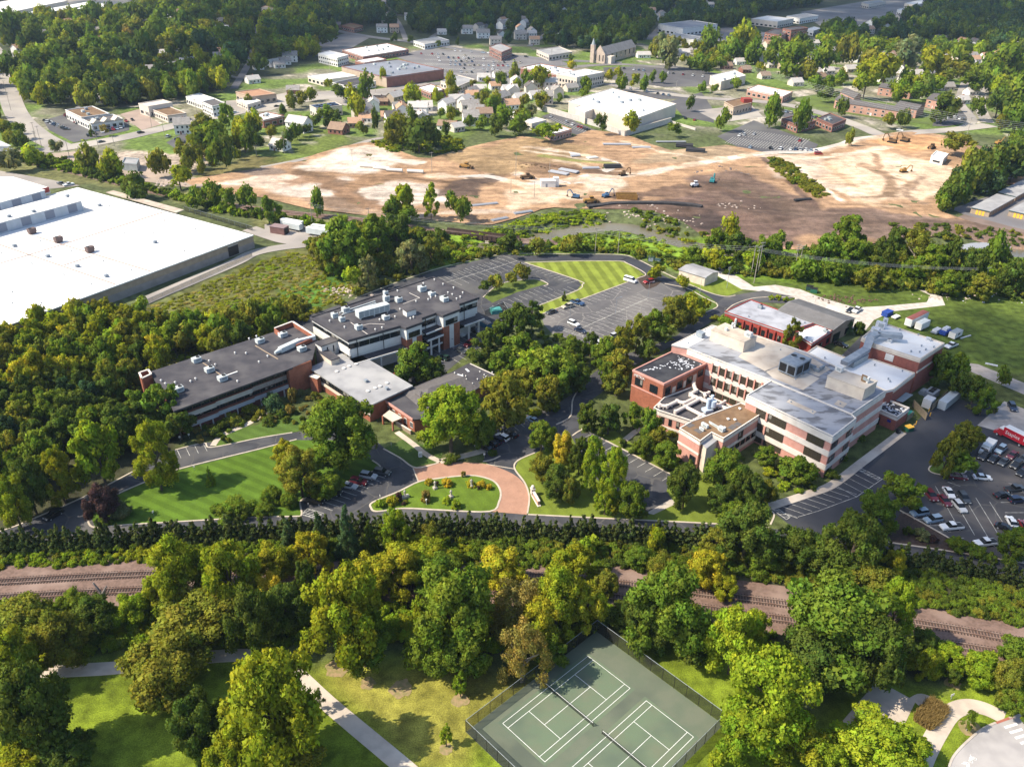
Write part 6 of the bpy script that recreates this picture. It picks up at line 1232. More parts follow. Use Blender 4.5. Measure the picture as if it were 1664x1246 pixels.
def far_wood(name,px,step,wr,cols,seed,dens=1.0,hk=(.75,1.05)):
 X,Y,r=grid_pts(px,step,seed);k=r.random(len(X))<dens
 X,Y=X[k],Y[k];k=np.ones(len(X),bool)
 for pl in KEEP:
  xs=[p[0]for p in pl];ys=[p[1]for p in pl];c=(X>min(xs))&(X<max(xs))&(Y>min(ys))&(Y<max(ys))
  if c.any():kk=np.zeros(len(X),bool);kk[c]=inside(X[c],Y[c],pl);k&=~kk
 X,Y=X[k],Y[k];n=len(X);w_=r.uniform(*wr,n);h_=w_*r.uniform(*hk,n)+2
 cc=np.array([GREENS[c][0]for c in cols]);pick=(vnoise(X,Y,60,seed)*.55+r.random(n)*.45)*len(cols);t=cc[np.clip(pick.astype(int),0,len(cols)-1)]*r.uniform(.75,1.2,n)[:,None]
 return gn_scatter(name,np.stack([X,Y,np.full(n,1.0)],1),np.stack([w_/2,w_/2,h_],1),t,'tree',seed)
def area_of(sp):return sp[0][2]*sp[0][3]
BROAD=[s for s in SPECS if(s[0][4]if len(s[0])>4 else 'round')not in('shrub','cone')and 'noun' not in s[1]]
BROAD.sort(key=area_of,reverse=True);REST=BROAD[300:];rest_id={id(s)for s in REST}
for s in SPECS:
 if id(s)not in rest_id:make_tree(*s[0],**s[1])
rp,rs_,rt_=[],[],[]
for(a,k)in REST:
 x,y,w__,h__,kd,c=a;p=P(x,y+h__*.45);s=(p-CAM).length;wm=w__*s/FPX;hm=max(h__*s/FPX*1.0,wm*.7)
 rp.append((p.x,p.y,1.2));rs_.append((wm/2,wm/2,hm));v=RNG.uniform(.85,1.15);rt_.append([q*v for q in GREENS[c][0]])
gn_scatter('scattered_trees',rp,rs_,rt_,'tree',77)
# ================================================================ THE TOWN BEYOND
M_ROOFBF=mat('roof_blue_far',(.22,.235,.28),c2=(.18,.19,.22),scale=.06)
M_ROOFO=mat('roof_orange',(.40,.22,.13),c2=(.33,.18,.11),scale=.15)
M_BRICKF=mat('brick_far',(.27,.12,.09),c2=(.22,.10,.075),scale=.3);M_BRICKP=mat('brick_pale',(.44,.25,.19),c2=(.38,.21,.16),scale=.3)
M_TANF=mat('tan_far',(.46,.36,.27),c2=(.40,.31,.23),scale=.2);M_CREAMF=mat('cream_far',(.62,.54,.46),c2=(.56,.49,.42),scale=.2)
M_STONE=mat('church_stone',(.52,.41,.33),c2=(.42,.33,.27),scale=.4);M_TEALR=mat('roof_teal',(.10,.15,.16),c2=(.08,.12,.13),scale=.3)
WINM={}
def fb(label,c3,z,wall,roof,win=None,cat='building',par_=None,units=0,name='commercial_building',floors=None,parapet=.5):
 """flat-roofed block: photo corners front-left, front-right, back-right of its roof at height z"""
 a,b,c=[P(x,y,z)for x,y in c3];d=a+(c-b);pts=[a,b,c,d];B_=Bld(name,label,cat,pts);B_.rz=edge_angle(a,b);KEEP.append(grow(pts,5))
 B_.block(pts,0,z-.3,wall);B_.roof(pts,z,roof,.3,.1,parapet,wall,.5)
 if win:
  for k,(z0,z1)in enumerate(floors or((1.0,min(z-1.6,3.2)),)):
   for(p,q)in((a,b),(b,c)):
    n=max(1,int((q-p).length/win));B_.windows(p,q,z0,z1,n,.6,1,M_FRAMEW if wall is not M_FRAMEW else M_BRONZE,proud=.05)
 r=random.Random(len(label))
 for k in range(units):
  u,v=r.uniform(.12,.88),r.uniform(.15,.85);p=a.lerp(b,u)+(c-b)*v;me=MB().box((0,0,.2),(2.6,1.8,1.3)).box((0,0,0),(2.2,1.4,.2)).mesh('rooftop_unit',r.choice([M_METALL,M_METAL,M_STEEL]));ob('rooftop_unit',me,B_.o,(p.x-B_.c.x,p.y-B_.c.y,z),B_.rz)
 return B_
fb('long car showroom block with a dull brown roof behind the gabled front',[(106,179.5),(132.5,192),(178,185.5)],6,M_WHITEP,M_ROOFBR,5,units=3)
sh=fb('car showroom front with three white gables facing the pale road',[(132.5,194),(148,201.5),(200,194)],5,M_WHITEP,M_SHINGLE,4,units=2)
a,b,c=[P(*q,5)for q in((132.5,194),(148,201.5),(200,194))]
for k in range(3):
 p=b.lerp(c,(k+.5)/3);d=(c-b).normalized();n=Vector((d.y,-d.x,0));w_=(c-b).length/7.5;f=[p-d*w_+n*.8,p+d*w_+n*.8,p+d*w_-n*5,p-d*w_-n*5]
 v=[(q.x,q.y,5.1)for q in f]+[((f[0].x+f[1].x)/2,(f[0].y+f[1].y)/2,7.4),((f[2].x+f[3].x)/2,(f[2].y+f[3].y)/2,7.4)];sh.part('gable',MB().add(v,[(0,1,4),(2,3,5),(1,2,5,4),(3,0,4,5),(3,2,1,0)]),M_CREAM)
fb('tall white garage block with arched door behind the brown-roofed shop',[(225,169),(241,174),(280,167.5)],7,M_CREAMF,M_CREAMF,6);fb('single-storey shop with a rusty brown roof facing the pale road',[(245,178),(272,189),(303,184.6)],4.5,M_CREAMF,M_ROOFBR,4)
fb('long low white office beside the grassy plot above the pale road',[(302,158),(330,168),(352,162)],5,M_WHITEP,M_ROOFW,3.5);fb('two-storey white office with a grey roof at the end of the low white office',[(328,166),(345,174),(367,169)],7,M_WHITEP,M_SHINGLE,3,floors=((1,2.6),(4.2,5.8)))
fb('white metal depot cut by the photo edge beside the old railway spur',[(-20,238),(19,238.5),(0,230)],5,M_METALL,M_ROOFW);fb('grey open shed among trees on the bare dirt plot',[(198,266),(222,268),(226,259)],4,M_METAL,M_ROOFL)
fb('tan corner store with a terracotta roof by the pale road',[(383,150),(410,158),(449,153)],6,M_TANF,M_ROOFO,5);fb('low white-roofed shop below the terracotta-roofed store',[(384,163),(402,171),(424,165)],4,M_CREAMF,M_ROOFW,4)
fb('white-roofed shop with red brick walls and parked cars around',[(400,190),(428,196.5),(462,189)],5,M_BRICKF,M_ROOFW,5,units=2)
so=fb('white hall with dark solar panels on its roof',[(503,172),(514,177.5),(556,172)],6.5,M_CREAMF,M_ROOFL,4);q0,q1,q2=[P(*q,6.5)for q in((503,172),(514,177.5),(556,172))]
for r_ in range(2):
 for k in range(5):
  p=q0.lerp(q1,.25+r_*.4)+(q2-q1)*(.14+k*.17);o=MB().box((0,0,.5),(3.0,5.2,.08)).box((0,0,0),(.2,4,.5)).build('solar_panel',mat('solar_blue',(.015,.03,.09),rough=.25),so.o,(p.x-so.c.x,p.y-so.c.y,6.5),so.rz)
sm_=fb('big blue-roofed supermarket with brick walls beside a full car park',[(555,109),(628,127),(721,113.5)],8,M_BRICKF,M_ROOFBF,units=14);a,b=P(555,109,8),P(628,127,8);sm_.band(a,b,.2,7.6,M_TANF,.1,'tan_cladding')
fb('white flat-roofed store in front of the blue-roofed supermarket',[(500,124),(526,131),(580,124)],5,M_CREAMF,M_ROOFW,6);fb('low dark-roofed building against the supermarket',[(540,135),(568,142),(611,133)],4.5,M_WHITEP,M_ROOFD,5)
fb('white two-storey block with small windows behind the supermarket',[(517,88),(548,95),(566,90)],8,M_WHITEP,M_ROOFW,3.4,floors=((1,2.6),(4.6,6.2)));fb('long low school-like block with a white roof behind the supermarket',[(556,82),(590,93),(664,81)],5,M_BRICKF,M_ROOFW,5,units=6);fb('small white-roofed annex squeezed behind the supermarket',[(577,99),(592,103),(628,97)],4,M_BRICKF,M_ROOFW)
fb('white-roofed brick shop near the street below the supermarket',[(678,143),(700,152),(722,146)],5,M_BRICKF,M_ROOFW,4);fb('cream shop row with a grey roof right of the supermarket',[(716,133),(745,141),(772,130)],5,M_CREAMF,M_ROOFL,4);fb('low brown-roofed diner on the far street',[(555,42),(575,47),(590,43)],5,M_BRICKF,M_ROOFBR,5)
fb('blue and white garage on the far street with open bays',[(672,67),(690,73),(730,66)],5,M_WHITEP,M_ROOFL,5);fb('tan brick school block at the far edge of the north-west woods',[(417,17),(445,26),(458,18)],10,M_BRICKP,M_TANF,5);fb('pale school wing left of the far tan brick block',[(385,20),(400,25),(415,20)],7,M_BRICKP,M_ROOFW,5)
fb('red brick school wing with a bright white roof',[(846,110.5),(904,122),(935,115)],9,M_BRICKF,M_ROOFW,4,units=4);fb('cream school wing with two rows of windows',[(904,121),(937.5,126.5),(982,118)],10,M_CREAMF,M_ROOFW,3.2,floors=((1,3),(4.8,7.2)),units=3)
st_=fb('huge white-roofed retail store with blank cream walls',[(924,165),(1032,194.5),(1099,170)],9,M_CREAMF,M_ROOFW,units=8);fb('cream loading block stuck on the front of the white-roofed store',[(935,175),(951,183.5),(968,177)],8,M_CREAMF,M_ROOFW)
rw=Bld('retaining_wall','long grey retaining wall below the huge white-roofed store','wall',[P(1032,207),P(1092,195)]);
for q,r_ in(((873,178),(975,208)),((975,208),(1015,222)),((1015,222),(1090,200)),((1090,200),(1130,212))):rw.part('wall_section',MB().wall(P(*q),P(*r_),0,3.6 if q!=(1090,200)else 1.4,.5),M_GREYW);rw.part('wall_cap',MB().wall(P(*q),P(*r_),3.603 if q!=(1090,200)else 1.403,3.85 if q!=(1090,200)else 1.6,.7),M_CREAMF)
fb('small cream office with white roof above the dirt site, furthest of three',[(820,184.5),(836,188.5),(853,184)],4,M_CREAMF,M_ROOFW,4);fb('small cream office with white roof above the dirt site, middle of three',[(846,197),(864,202),(888,196)],4,M_CREAMF,M_ROOFW,4);fb('small brick office with white roof above the dirt site, closest of three',[(884,213),(900,219),(929,211)],4.5,M_BRICKP,M_ROOFW,3)
fb('pale bank with a bluish roof on the street left of the church',[(872,82),(892,91),(930,85)],5,M_CREAMF,M_ROOFL,5);fb('dark brick shop house on the street beyond the supermarket car park',[(795,77),(815,86),(832,79)],8,M_BRICKF,M_ROOFL,4,floors=((1,3),(4.5,6.5)))
fb('long blue and white hall behind the avenue trees',[(1070,40),(1110,47),(1166,40)],9,M_WHITEP,M_ROOFBF,8);fb('white hall with a pale roof on the avenue',[(1084,59),(1128,66),(1143,61)],8,M_WHITEP,M_ROOFL,6)
fb('white box store on the far side of the dark car park',[(1154,124),(1172,133.5),(1212,123.5)],7,M_CREAMF,M_ROOFW,units=3);rs=fb('tan restaurant with a red corner tower',[(1177,166),(1192,175),(1221,168)],6,M_TANF,M_ROOFBR,4);p=P(1213,164,7);rs.part('red_tower',MB().box((p.x,p.y,0),(7,7,9),rs.rz),M_RED)
fb('long white-roofed shop row above the brick clinic',[(1214,146),(1272,158),(1288,150)],5,M_BRICKP,M_ROOFW,5);fb('brick clinic block with a dark roof, left half',[(1270,194),(1296,205),(1326,197)],5,M_BRICKF,M_ROOFD,4,units=1);fb('brick clinic block with a dark roof, right half',[(1327,193),(1353,204),(1375,195)],5,M_BRICKF,M_ROOFD,4,units=3)
def terr(label,c4,z=6.4):
 a,b,c=[P(x,y,z)for x,y in c4];d=a+(c-b);B_=Bld('apartment_terrace',label,'apartment block',[a,b,c,d],'brick terrace apartments');B_.rz=edge_angle(a,b);KEEP.append(grow([a,b,c,d],4));gable(B_,[a,b,c,d],0,z,z+2.0,M_BRICKP,M_SHINGLE,.4)
 for z0,z1 in((.9,2.4),(3.8,5.3)):B_.windows(a,b,z0,z1,max(2,int((b-a).length/5)),.35,1,M_FRAMEW)
 B_.door(a,b,.47,.5,0,2.2,M_FRAMEW)
terr('longest brick terrace facing the lawn above the pale road',[(1373,168),(1466,182),(1475,177)]);terr('brick terrace behind the end of the longest one',[(1455,172),(1490,179),(1503,172)]);terr('brick terrace set back behind the courtyard tree',[(1428,142),(1480,149),(1488,143)]);terr('brick terrace end-on beside the big courtyard tree',[(1366,150),(1388,160),(1400,154)]);terr('brick terrace beside the curved car park',[(1506,161),(1530,166),(1548,157)]);terr('short brick terrace left of the longest one',[(1357,162),(1372,168),(1385,162)])
fb('four-storey dark brick factory with rows of windows',[(1243,54),(1270,58.5),(1286,51)],15,M_BRICKF,M_ROOFD,5,floors=((1.5,3.5),(5,7),(8.5,10.5),(12,13.6)));fb('taller dark brick mill block behind the factory',[(1272,47),(1286,50),(1313,46)],19,M_BRICKF,M_ROOFD,6,floors=((12,14),(15.5,17)))
for k,(c3,z,w_,r_,l)in enumerate(([[(1221,31),(1264,36),(1290,31)],8,M_CREAMF,M_ROOFW,'wide cream depot with a white roof beyond the brick factory'],[[(1278,27),(1300,31),(1330,26)],7,M_WHITEP,M_ROOFL,'pale depot behind the cream depot beyond the factory'],[[(1436,36),(1448,39),(1460,36)],7,M_BRICKF,M_ROOFW,'brick unit with a white roof in the far business park'],[[(1458,16),(1478,21),(1502,16)],7,M_WHITEP,M_ROOFW,'white warehouse in the far business park, nearer of two'],[[(1470,6),(1490,9),(1515,3)],7,M_CREAMF,M_ROOFW,'white warehouse in the far business park, farther of two'],[[(1400,5),(1412,8),(1440,3)],7,M_CREAMF,M_ROOFL,'grey warehouse at the left of the far business park'],
[[(1310,48),(1322,51),(1335,47)],6,M_WHITEP,M_ROOFW,'small white house-like office right of the brick factory'],[[(1513,254),(1533,259),(1541,251)],4,M_WHITEP,M_ROOFW,'small white metal shed at the edge of the dirt site'],[[(-60,14),(10,22),(110,2)],8,M_CREAMF,M_ROOFW,'vast pale distribution shed in the top corner beyond the woods'],[[(46,20),(62,24),(160,6)],7,M_TEALR,M_ROOFW,'long white-roofed shed with a dark side beyond the woods, first in line'],[[(78,23),(100,27),(185,9)],7,M_TEALR,M_ROOFW,'long white-roofed shed with a dark side beyond the woods, second in line'],[[(0,34),(8,37),(40,30)],6,M_METALL,M_ROOFW,'small pale shed at the edge of the woods in the corner'],[[(383,2),(396,5),(412,2)],6,M_CREAMF,M_ROOFW,'small white building at the top edge above the woods'])):
 fb(l,c3,z,w_,r_,7 if k<8 else None)
 # ---- stone church
a,b=P(974,103),P(1024,89);d=(b-a).normalized();n=Vector((d.y,-d.x,0));wd=6.0;base=[a+n*wd,b+n*wd,b-n*wd,a-n*wd];Ch=Bld('stone_church','tan stone church with a steep grey roof and slim corner tower','church',base);Ch.rz=edge_angle(a,b);KEEP.append(grow(base,8))
gable(Ch,base,0,8.5,15,M_STONE,mat('church_roof',(.30,.27,.25),c2=(.25,.225,.21),scale=.3),.3);fr=[base[3],base[0]];Ch.part('front_gable',MB().prism([base[3]-d*.8,base[0]-d*.8,base[0]+d*.6,base[3]+d*.6],0,9).add([(*(base[3]-d*.8).xy,9),(*(base[0]-d*.8).xy,9),(*(a-d*.8).xy,17),(*(base[3]+d*.6).xy,9),(*(base[0]+d*.6).xy,9),(*(a+d*.6).xy,17)],[(0,1,2),(5,4,3),(0,2,5,3),(2,1,4,5)]),M_STONE)
t=base[3]-d*1-n*1.5;Ch.part('tower',MB().box((t.x,t.y,0),(4,4,17),Ch.rz),M_STONE);Ch.part('spire',MB().tube((t.x,t.y,17),(t.x,t.y,23),2.0,8,r2=.2),M_METAL)
Ch.windows(base[3]-d*.8,base[0]-d*.8,2,8,3,.3,1,M_STONE);Ch.windows(base[0],base[1],3,8,7,.3,1,M_STONE);q=P(990,103);Ch.part('chapel',MB().box((q.x,q.y,0),(9,8,7),Ch.rz),M_CREAMF)
# ---- houses
HW={'w':(mat('siding_white',(.78,.75,.70),c2=(.72,.69,.64),scale=.5),'white'),'c':(M_CREAMF,'cream'),'t':(M_TANF,'tan'),'b':(M_BRICKF,'brown brick'),'p':(M_BRICKP,'pale brick'),'g':(mat('siding_blue_grey',(.36,.40,.45)),'blue-grey')}
HR={'g':(mat('shingle_sunlit',(.30,.275,.255),c2=(.24,.22,.205),scale=.6),'grey'),'l':(mat('shingle_pale',(.50,.46,.43),c2=(.43,.40,.37),scale=.6),'pale grey'),'o':(mat('shingle_terracotta',(.46,.28,.18),c2=(.40,.24,.15),scale=.6),'terracotta'),'n':(mat('shingle_brown',(.28,.19,.13),c2=(.23,.155,.11),scale=.6),'brown'),'d':(M_SHINGLE,'dark')}  # grey and pale shingles lightened: sunlit brightness is put into their colour
winme=MB().box((0,0,0),(1.1,.1,1.4)).mesh('window',M_GLASS);doorme=MB().box((0,0,0),(1.0,.1,2.1)).mesh('door',M_BRICKF);chime=MB().box((0,0,0),(.8,.8,2.2)).mesh('chimney',M_BRICKF)
grow_=lambda c,k:[Vector((p.x,p.y,0))for p in grow(c,k)]
def house(x,y,w_=11,d_=8,rot=20,wl='w',rf='g',st=1,group=None):
 p=P(x,max(y,-40));h=3.0*st+.4;rz=R(rot);d=Vector((math.cos(rz),math.sin(rz),0));n=Vector((-d.y,d.x,0));c4=[p-d*w_/2-n*d_/2,p+d*w_/2-n*d_/2,p+d*w_/2+n*d_/2,p-d*w_/2+n*d_/2]
 B_=Bld("house",None,'house',c4,None);B_.rz=rz;KEEP.append(grow(c4,3));tc=(Vector((0,0,0))-p);tc.z=0;tc.normalize();KEEP.extend([[q+tc*kk for q in grow_(c4,4 if y<125 else 1.5)]for kk in((7,16,25,34,43,52)if y<125 else(8,))]);gable(B_,c4,0,h,h+d_*.36,HW[wl][0],HR[rf][0],.45)
 for f in range(st):
  for k in range(3):q=c4[0].lerp(c4[1],.2+.3*k);ob('window',winme,B_.o,(q.x-B_.c.x-n.x*.06,q.y-B_.c.y-n.y*.06,1.0+3*f),rz)
  for k in range(2):q=c4[1].lerp(c4[2],.3+.4*k);ob('window',winme,B_.o,(q.x-B_.c.x+d.x*.06,q.y-B_.c.y+d.y*.06,1.0+3*f),rz+math.pi/2)
 q=c4[0].lerp(c4[1],.36);ob('door',doorme,B_.o,(q.x-B_.c.x-n.x*.07,q.y-B_.c.y-n.y*.07,0),rz)
 q=c4[0].lerp(c4[2],.6);ob('chimney',chime,B_.o,(q.x-B_.c.x,q.y-B_.c.y,h+d_*.18),rz)
 LABELQ.append((B_.o,f"{'two-storey ' if st == 2 else ''}{HW[wl][1]}, {HR[rf][1]}-roofed",'house',x,y));return B_
for r_ in((487,213,15,10,-25,'w','l',2),(551,216,11,10,-20,'b','n'),(577,206,9,8,10,'t','o'),(631,195,10,8,10,'t','o'),(680,187,14,9,0,'w','l',2),(726,180,12,8,60,'w','l',2),(756,175,10,9,60,'w','l',2),(767,160,10,8,10,'w','o'),(728,211,13,8,-15,'w','n'),(765,203,11,11,10,'w','g',2),(787,197,11,9,10,'c','n',2),(742,213,9,7,40,'c','l'),(647,178,8,6,20,'w','g'),(595,198,9,7,0,'w','o'),(618,170,13,9,0,'b','n'),
(811,126,11,8,20,'w','g'),(786,131,11,8,10,'w','l'),(816,162,11,8,30,'w','g'),(845,164,11,8,30,'w','l'),(869,160,11,8,30,'w','l'),(898,152,11,8,30,'w','g'),(927,148,11,8,30,'c','g'),(805,145,10,8,20,'w','o'),(780,150,10,8,10,'w','l'),(830,175,9,7,20,'w','l'),(456,243,10,9,-20,'w','l'),(298,216,10,10,20,'w','g',2),(477,152,10,8,10,'b','g'),(428,203,8,6,0,'w','l'),
(175,142,11,8,60,'w','g',2),(203,130,11,8,60,'w','g',2),(247,135,10,8,30,'w','l'),(306,110,12,9,10,'w','l',2),(360,102,13,9,10,'w','g',2),(411,135,11,8,40,'w','l'),(169,166,10,8,20,'w','l'),(54,143,9,8,20,'w','l'),(270,38,18,10,10,'w','l',2),(329,12,14,10,10,'c','o',2),(31,88,10,8,70,'w','o',2),(218,57,9,8,60,'w','g',2),(151,112,9,8,30,'c','o'),(318,92,9,8,10,'w','l'),(100,70,9,8,20,'w','g'),(135,75,9,8,20,'w','l'),
(621,53,13,9,10,'w','g',2),(641,53,11,9,10,'t','o',2),(628,37,13,9,10,'c','l',2),(544,17,12,9,60,'w','g',2),(600,6,14,9,10,'w','g',2),(639,6,14,9,30,'w','g',2),(652,12,14,9,10,'w','g',2),(620,10,14,9,10,'g','g',2),(718,56,11,8,10,'w','l'),(785,62,15,10,10,'w','g',2),(816,47,14,10,60,'w','g',2),(539,28,12,9,60,'w','g',2),(454,110,10,8,30,'w','g'),(420,113,9,7,30,'w','g'),(690,12,13,9,10,'w','l',2),(545,45,14,9,10,'b','d'),
(821,45,14,10,60,'w','l',2),(816,28,12,9,30,'w','g',2),(863,63,11,8,30,'w','l',2),(868,73,11,8,10,'c','o',2),(964,52,12,9,30,'w','l',2),(1056,24,15,10,10,'w','o',2),(1062,34,12,9,10,'w','g',2),(1194,18,13,10,60,'w','g',2),(1167,7,13,9,60,'w','l',2),(1152,14,14,9,10,'g','l',2),(805,73,13,8,10,'c','g',2),(1180,30,11,9,30,'w','g'),(1018,86,11,9,60,'w','l',2),(1045,94,14,8,10,'w','l'),(1110,90,12,9,10,'c','l'),
(1247,80,11,8,30,'c','o',2),(1236,104,11,9,20,'c','l'),(1252,110,10,8,20,'c','l'),(1241,128,10,8,20,'c','n'),(1281,119,11,8,20,'t','o'),(1300,125,11,8,20,'t','o'),(1292,139,11,9,20,'c','l'),(1332,130,11,8,20,'c','n'),(1329,93,10,8,60,'w','o',2),(1380,117,13,9,20,'c','l'),(1388,101,10,8,60,'w','l',2),(1487,125,13,9,20,'w','l'),(1476,133,10,8,20,'w','l'),(1513,127,12,9,20,'w','l'),(1513,138,11,8,20,'w','o'),(1487,141,11,8,20,'w','n'),(1572,114,13,10,20,'w','l',2),(1580,106,13,9,20,'w','o',2),(1599,101,12,9,20,'w','o',2),(1620,96,12,9,60,'w','o',2),(1479,109,10,8,60,'w','g',2),(1628,34,14,9,10,'w','o',2),(1321,79,11,8,20,'w','l',2),(1577,154,11,8,20,'w','l'),(1562,168,10,8,20,'w','l'),(1200,105,10,8,20,'w','l'),(1180,112,10,8,20,'p','n'),(1210,118,10,8,20,'b','n'),(1345,120,10,8,20,'w','l')):
 house(*r_)
hr=random.Random(21)
for poly,n_h in(([(20,60),(200,30),(330,20),(540,60),(470,110),(300,150),(140,165),(30,140)],46),([(540,5),(1000,-20),(1300,-20),(1200,25),(1060,45),(1000,80),(900,70),(700,50),(560,30)],60),([(1340,60),(1520,0),(1660,-10),(1660,90),(1500,64)],26),([(1210,90),(1330,82),(1600,100),(1640,120),(1560,150),(1400,130),(1300,138)],36),([(720,150),(830,140),(925,140),(900,175),(800,205),(740,195)],16),([(560,180),(640,165),(700,180),(690,205),(600,205)],9)):
 k=0
 while k<n_h:
  x,y=hr.uniform(min(q[0]for q in poly),max(q[0]for q in poly)),hr.uniform(min(q[1]for q in poly),max(q[1]for q in poly));k+=.02
  if not inside(np.array([x]),np.array([y]),poly)[0]:continue
  wp=P(x,y)
  if any(inside(np.array([wp.x]),np.array([wp.y]),pl)[0]for pl in KEEP):continue
  k+=.98;house(x,y,hr.uniform(10,15),hr.uniform(8,10),hr.choice([10,20,60,100]),hr.choice('wwwwcct'),hr.choice('ggllod'),hr.choice([1,2,2]))
  # ---- woods and street trees beyond counting
far_wood('far_woods',[(-400,60),(-60,110),(-5,80),(-20,40),(130,34),(250,20),(330,-20),(560,-40),(545,72),(480,118),(300,166),(250,172),(130,182),(40,175),(20,150),(-60,160),(-400,160)],11.5,(11,19),['dark','green','dark','green','yg','olive','dark','bright'],61)
far_wood('far_woods',[(250,10),(330,-50),(1000,-66),(1300,-60),(1330,10),(1230,25),(1200,45),(1060,58),(1010,92),(900,78),(860,74),(780,70),(690,58),(600,42),(540,60)],13,(12,20),['dark','navy','dark','navy','green'],62)
far_wood('far_woods',[(1320,62),(1420,46),(1500,22),(1530,-60),(2400,-66),(2400,120),(1700,110),(1600,84),(1500,72),(1400,72),(1330,78)],13,(12,20),['dark','navy','dark','navy','green','dark'],63)
far_wood('far_woods',[(-900,-60),(330,-64),(250,0),(160,-8),(-900,60)],16,(10,16),['dark','green','dark'],64,.6)
far_wood('street_trees',[(1180,70),(1320,72),(1600,86),(1720,110),(1720,215),(1610,200),(1540,165),(1500,150),(1400,140),(1290,140),(1200,120)],13,(9,17),['green','bright','yg','green','dark','green'],65,.62)
far_wood('street_trees',[(700,152),(800,140),(920,135),(935,160),(910,185),(880,200),(800,215),(760,215),(690,190)],12,(6,10),['green','olive','yg','green'],66,.45)
far_wood('street_trees',[(440,200),(480,180),(620,172),(700,190),(690,230),(560,225),(520,225),(420,250),(400,215)],12,(5,9),['green','dark','olive','yg'],67,.45)
far_wood('street_trees',[(1005,95),(1080,75),(1200,78),(1220,125),(1150,118),(1090,104),(1010,110)],11,(7,11),['green','olive','yg','dark'],68,.5)
far_wood('street_trees',[(1380,215),(1560,165),(1664,120),(1800,130),(1800,235),(1610,215)],14,(7,12),['green','olive','dark'],69,.35)
far_wood('street_trees',[(1555,312),(1540,345),(1520,342),(1560,285),(1664,235),(1760,205),(1760,255),(1650,290),(1600,315)],5.5,(7,11),['dark','navy','green','dark'],70)
far_wood('street_trees',[(250,245),(330,215),(420,220),(410,265),(350,290),(290,300),(250,290)],10,(5,9),['green','olive','yg','green'],71,.5)
far_wood('street_trees',[(560,60),(700,70),(900,92),(1000,100),(1000,108),(850,100),(700,84),(600,80)],16,(5,9),['dark','green'],72,.3)
far_wood('street_trees',[(-60,178),(30,200),(80,235),(90,255),(40,250),(-60,200)],8,(6,10),['dark','green','olive'],73,.7)
far_wood('east_woods',[(1800,520),(2300,560),(2500,1100),(2100,1250),(1860,1050),(1810,800)],9,(8,14),['green','dark','olive','green'],81,.8)
far_wood('west_woods',[(-130,620),(-700,640),(-800,860),(-130,850)],9,(8,14),['green','dark','olive','green'],82,.8)
far_wood('west_woods',[(-140,1000),(-600,1000),(-500,1150),(-140,1090)],9,(7,12),['green','dark','olive','yg'],83,.7)
# ================================================================ TENNIS COURT, RAILWAY, POLES, YARD THINGS
ca_=R(224.2209);CO=Vector((16.680,119.931,0));CU=Vector((math.cos(ca_),math.sin(ca_),0));CV=Vector((-math.sin(ca_),math.cos(ca_),0))
def K(u,v,z=0.0):p=CO+CU*u+CV*v;return Vector((p.x,p.y,z))
U0,U1,V0,V1=-6.3,30.0,-3.3,28.2
def court_mat():
 m=mat('court_green',(.118,.158,.098),c2=(.135,.152,.10),scale=.22,c3=(.092,.12,.085),scale3=.09,lo=.4,hi=.7);return m
MC=court_mat();ct_o=tag(MB().add([K(U0,V0,.015),K(U1,V0,.015),K(U1,V1,.015),K(U0,V1,.015)],[(0,1,2,3)]).build('tennis_court',mat('court_surround',(.108,.130,.090),c2=(.128,.142,.10),scale=.25,c3=(.085,.10,.075),scale3=.08)),kind='structure')
me=ct_o.data;me.flip_normals()if me.polygons[0].normal.z<0 else None
def mesh_mat():
 m=bpy.data.materials.new('chain_link');m.use_nodes=True;t=m.node_tree;b=t.nodes['Principled BSDF'];b.inputs['Base Color'].default_value=(.035,.035,.03,1);tr=t.nodes.new('ShaderNodeBsdfTransparent');mx=t.nodes.new('ShaderNodeMixShader');mx.inputs[0].default_value=.34
 t.links.new(tr.outputs[0],mx.inputs[1]);t.links.new(b.outputs[0],mx.inputs[2]);t.links.new(mx.outputs[0],t.nodes['Material Output'].inputs[0]);return m
M_CHAIN=mesh_mat()
LW=.09
def cline(b,u0,v0,u1,v1,z=.03):strokes(b,[K(u0,v0),K(u1,v1)],LW,z)
for D_ in(0.0,14.986):
 b=MB().add([K(-.6,D_-.8,.021),K(24.4,D_-.8,.021),K(24.4,D_+11.8,.021),K(-.6,D_+11.8,.021)],[(0,1,2,3)]);o=b.build('court_surface',MC,ct_o);tag(o,kind='structure');me=o.data;me.flip_normals()if me.polygons[0].normal.z<0 else None
 zz=.027
 for(u0,v0,u1,v1)in((0,0,23.77,0),(0,10.97,23.77,10.97),(0,0,0,10.97),(23.77,0,23.77,10.97),(0,1.37,23.77,1.37),(0,9.6,23.77,9.6),(5.485,1.37,5.485,9.6),(18.285,1.37,18.285,9.6),(5.485,5.485,18.285,5.485)):
  b=MB();zz+=.0012;cline(b,u0,D_+v0,u1,D_+v1,zz);o=b.build('court_line',M_PAINTW,ct_o);tag(o,kind='structure')
 c=K(11.885,D_+5.485);nt_=empty('tennis_net',(c.x,c.y,0),math.atan2(CV.y,CV.x));tag(nt_,'tennis net with a white tape '+('on the court beneath the brown tree' if D_==0 else 'on the court cut by the bottom edge'),'tennis net','tennis nets')
 for k in(-1,1):MB().tube((k*6.4,0,0),(k*6.4,0,1.15),.06,6).build('post',M_BLACK,nt_)
 MB().box((0,0,.05),(12.7,.03,.85)).build('net_mesh',M_CHAIN,nt_);MB().box((0,0,.9),(12.7,.05,.07)).build('net_tape',M_PAINTW,nt_)
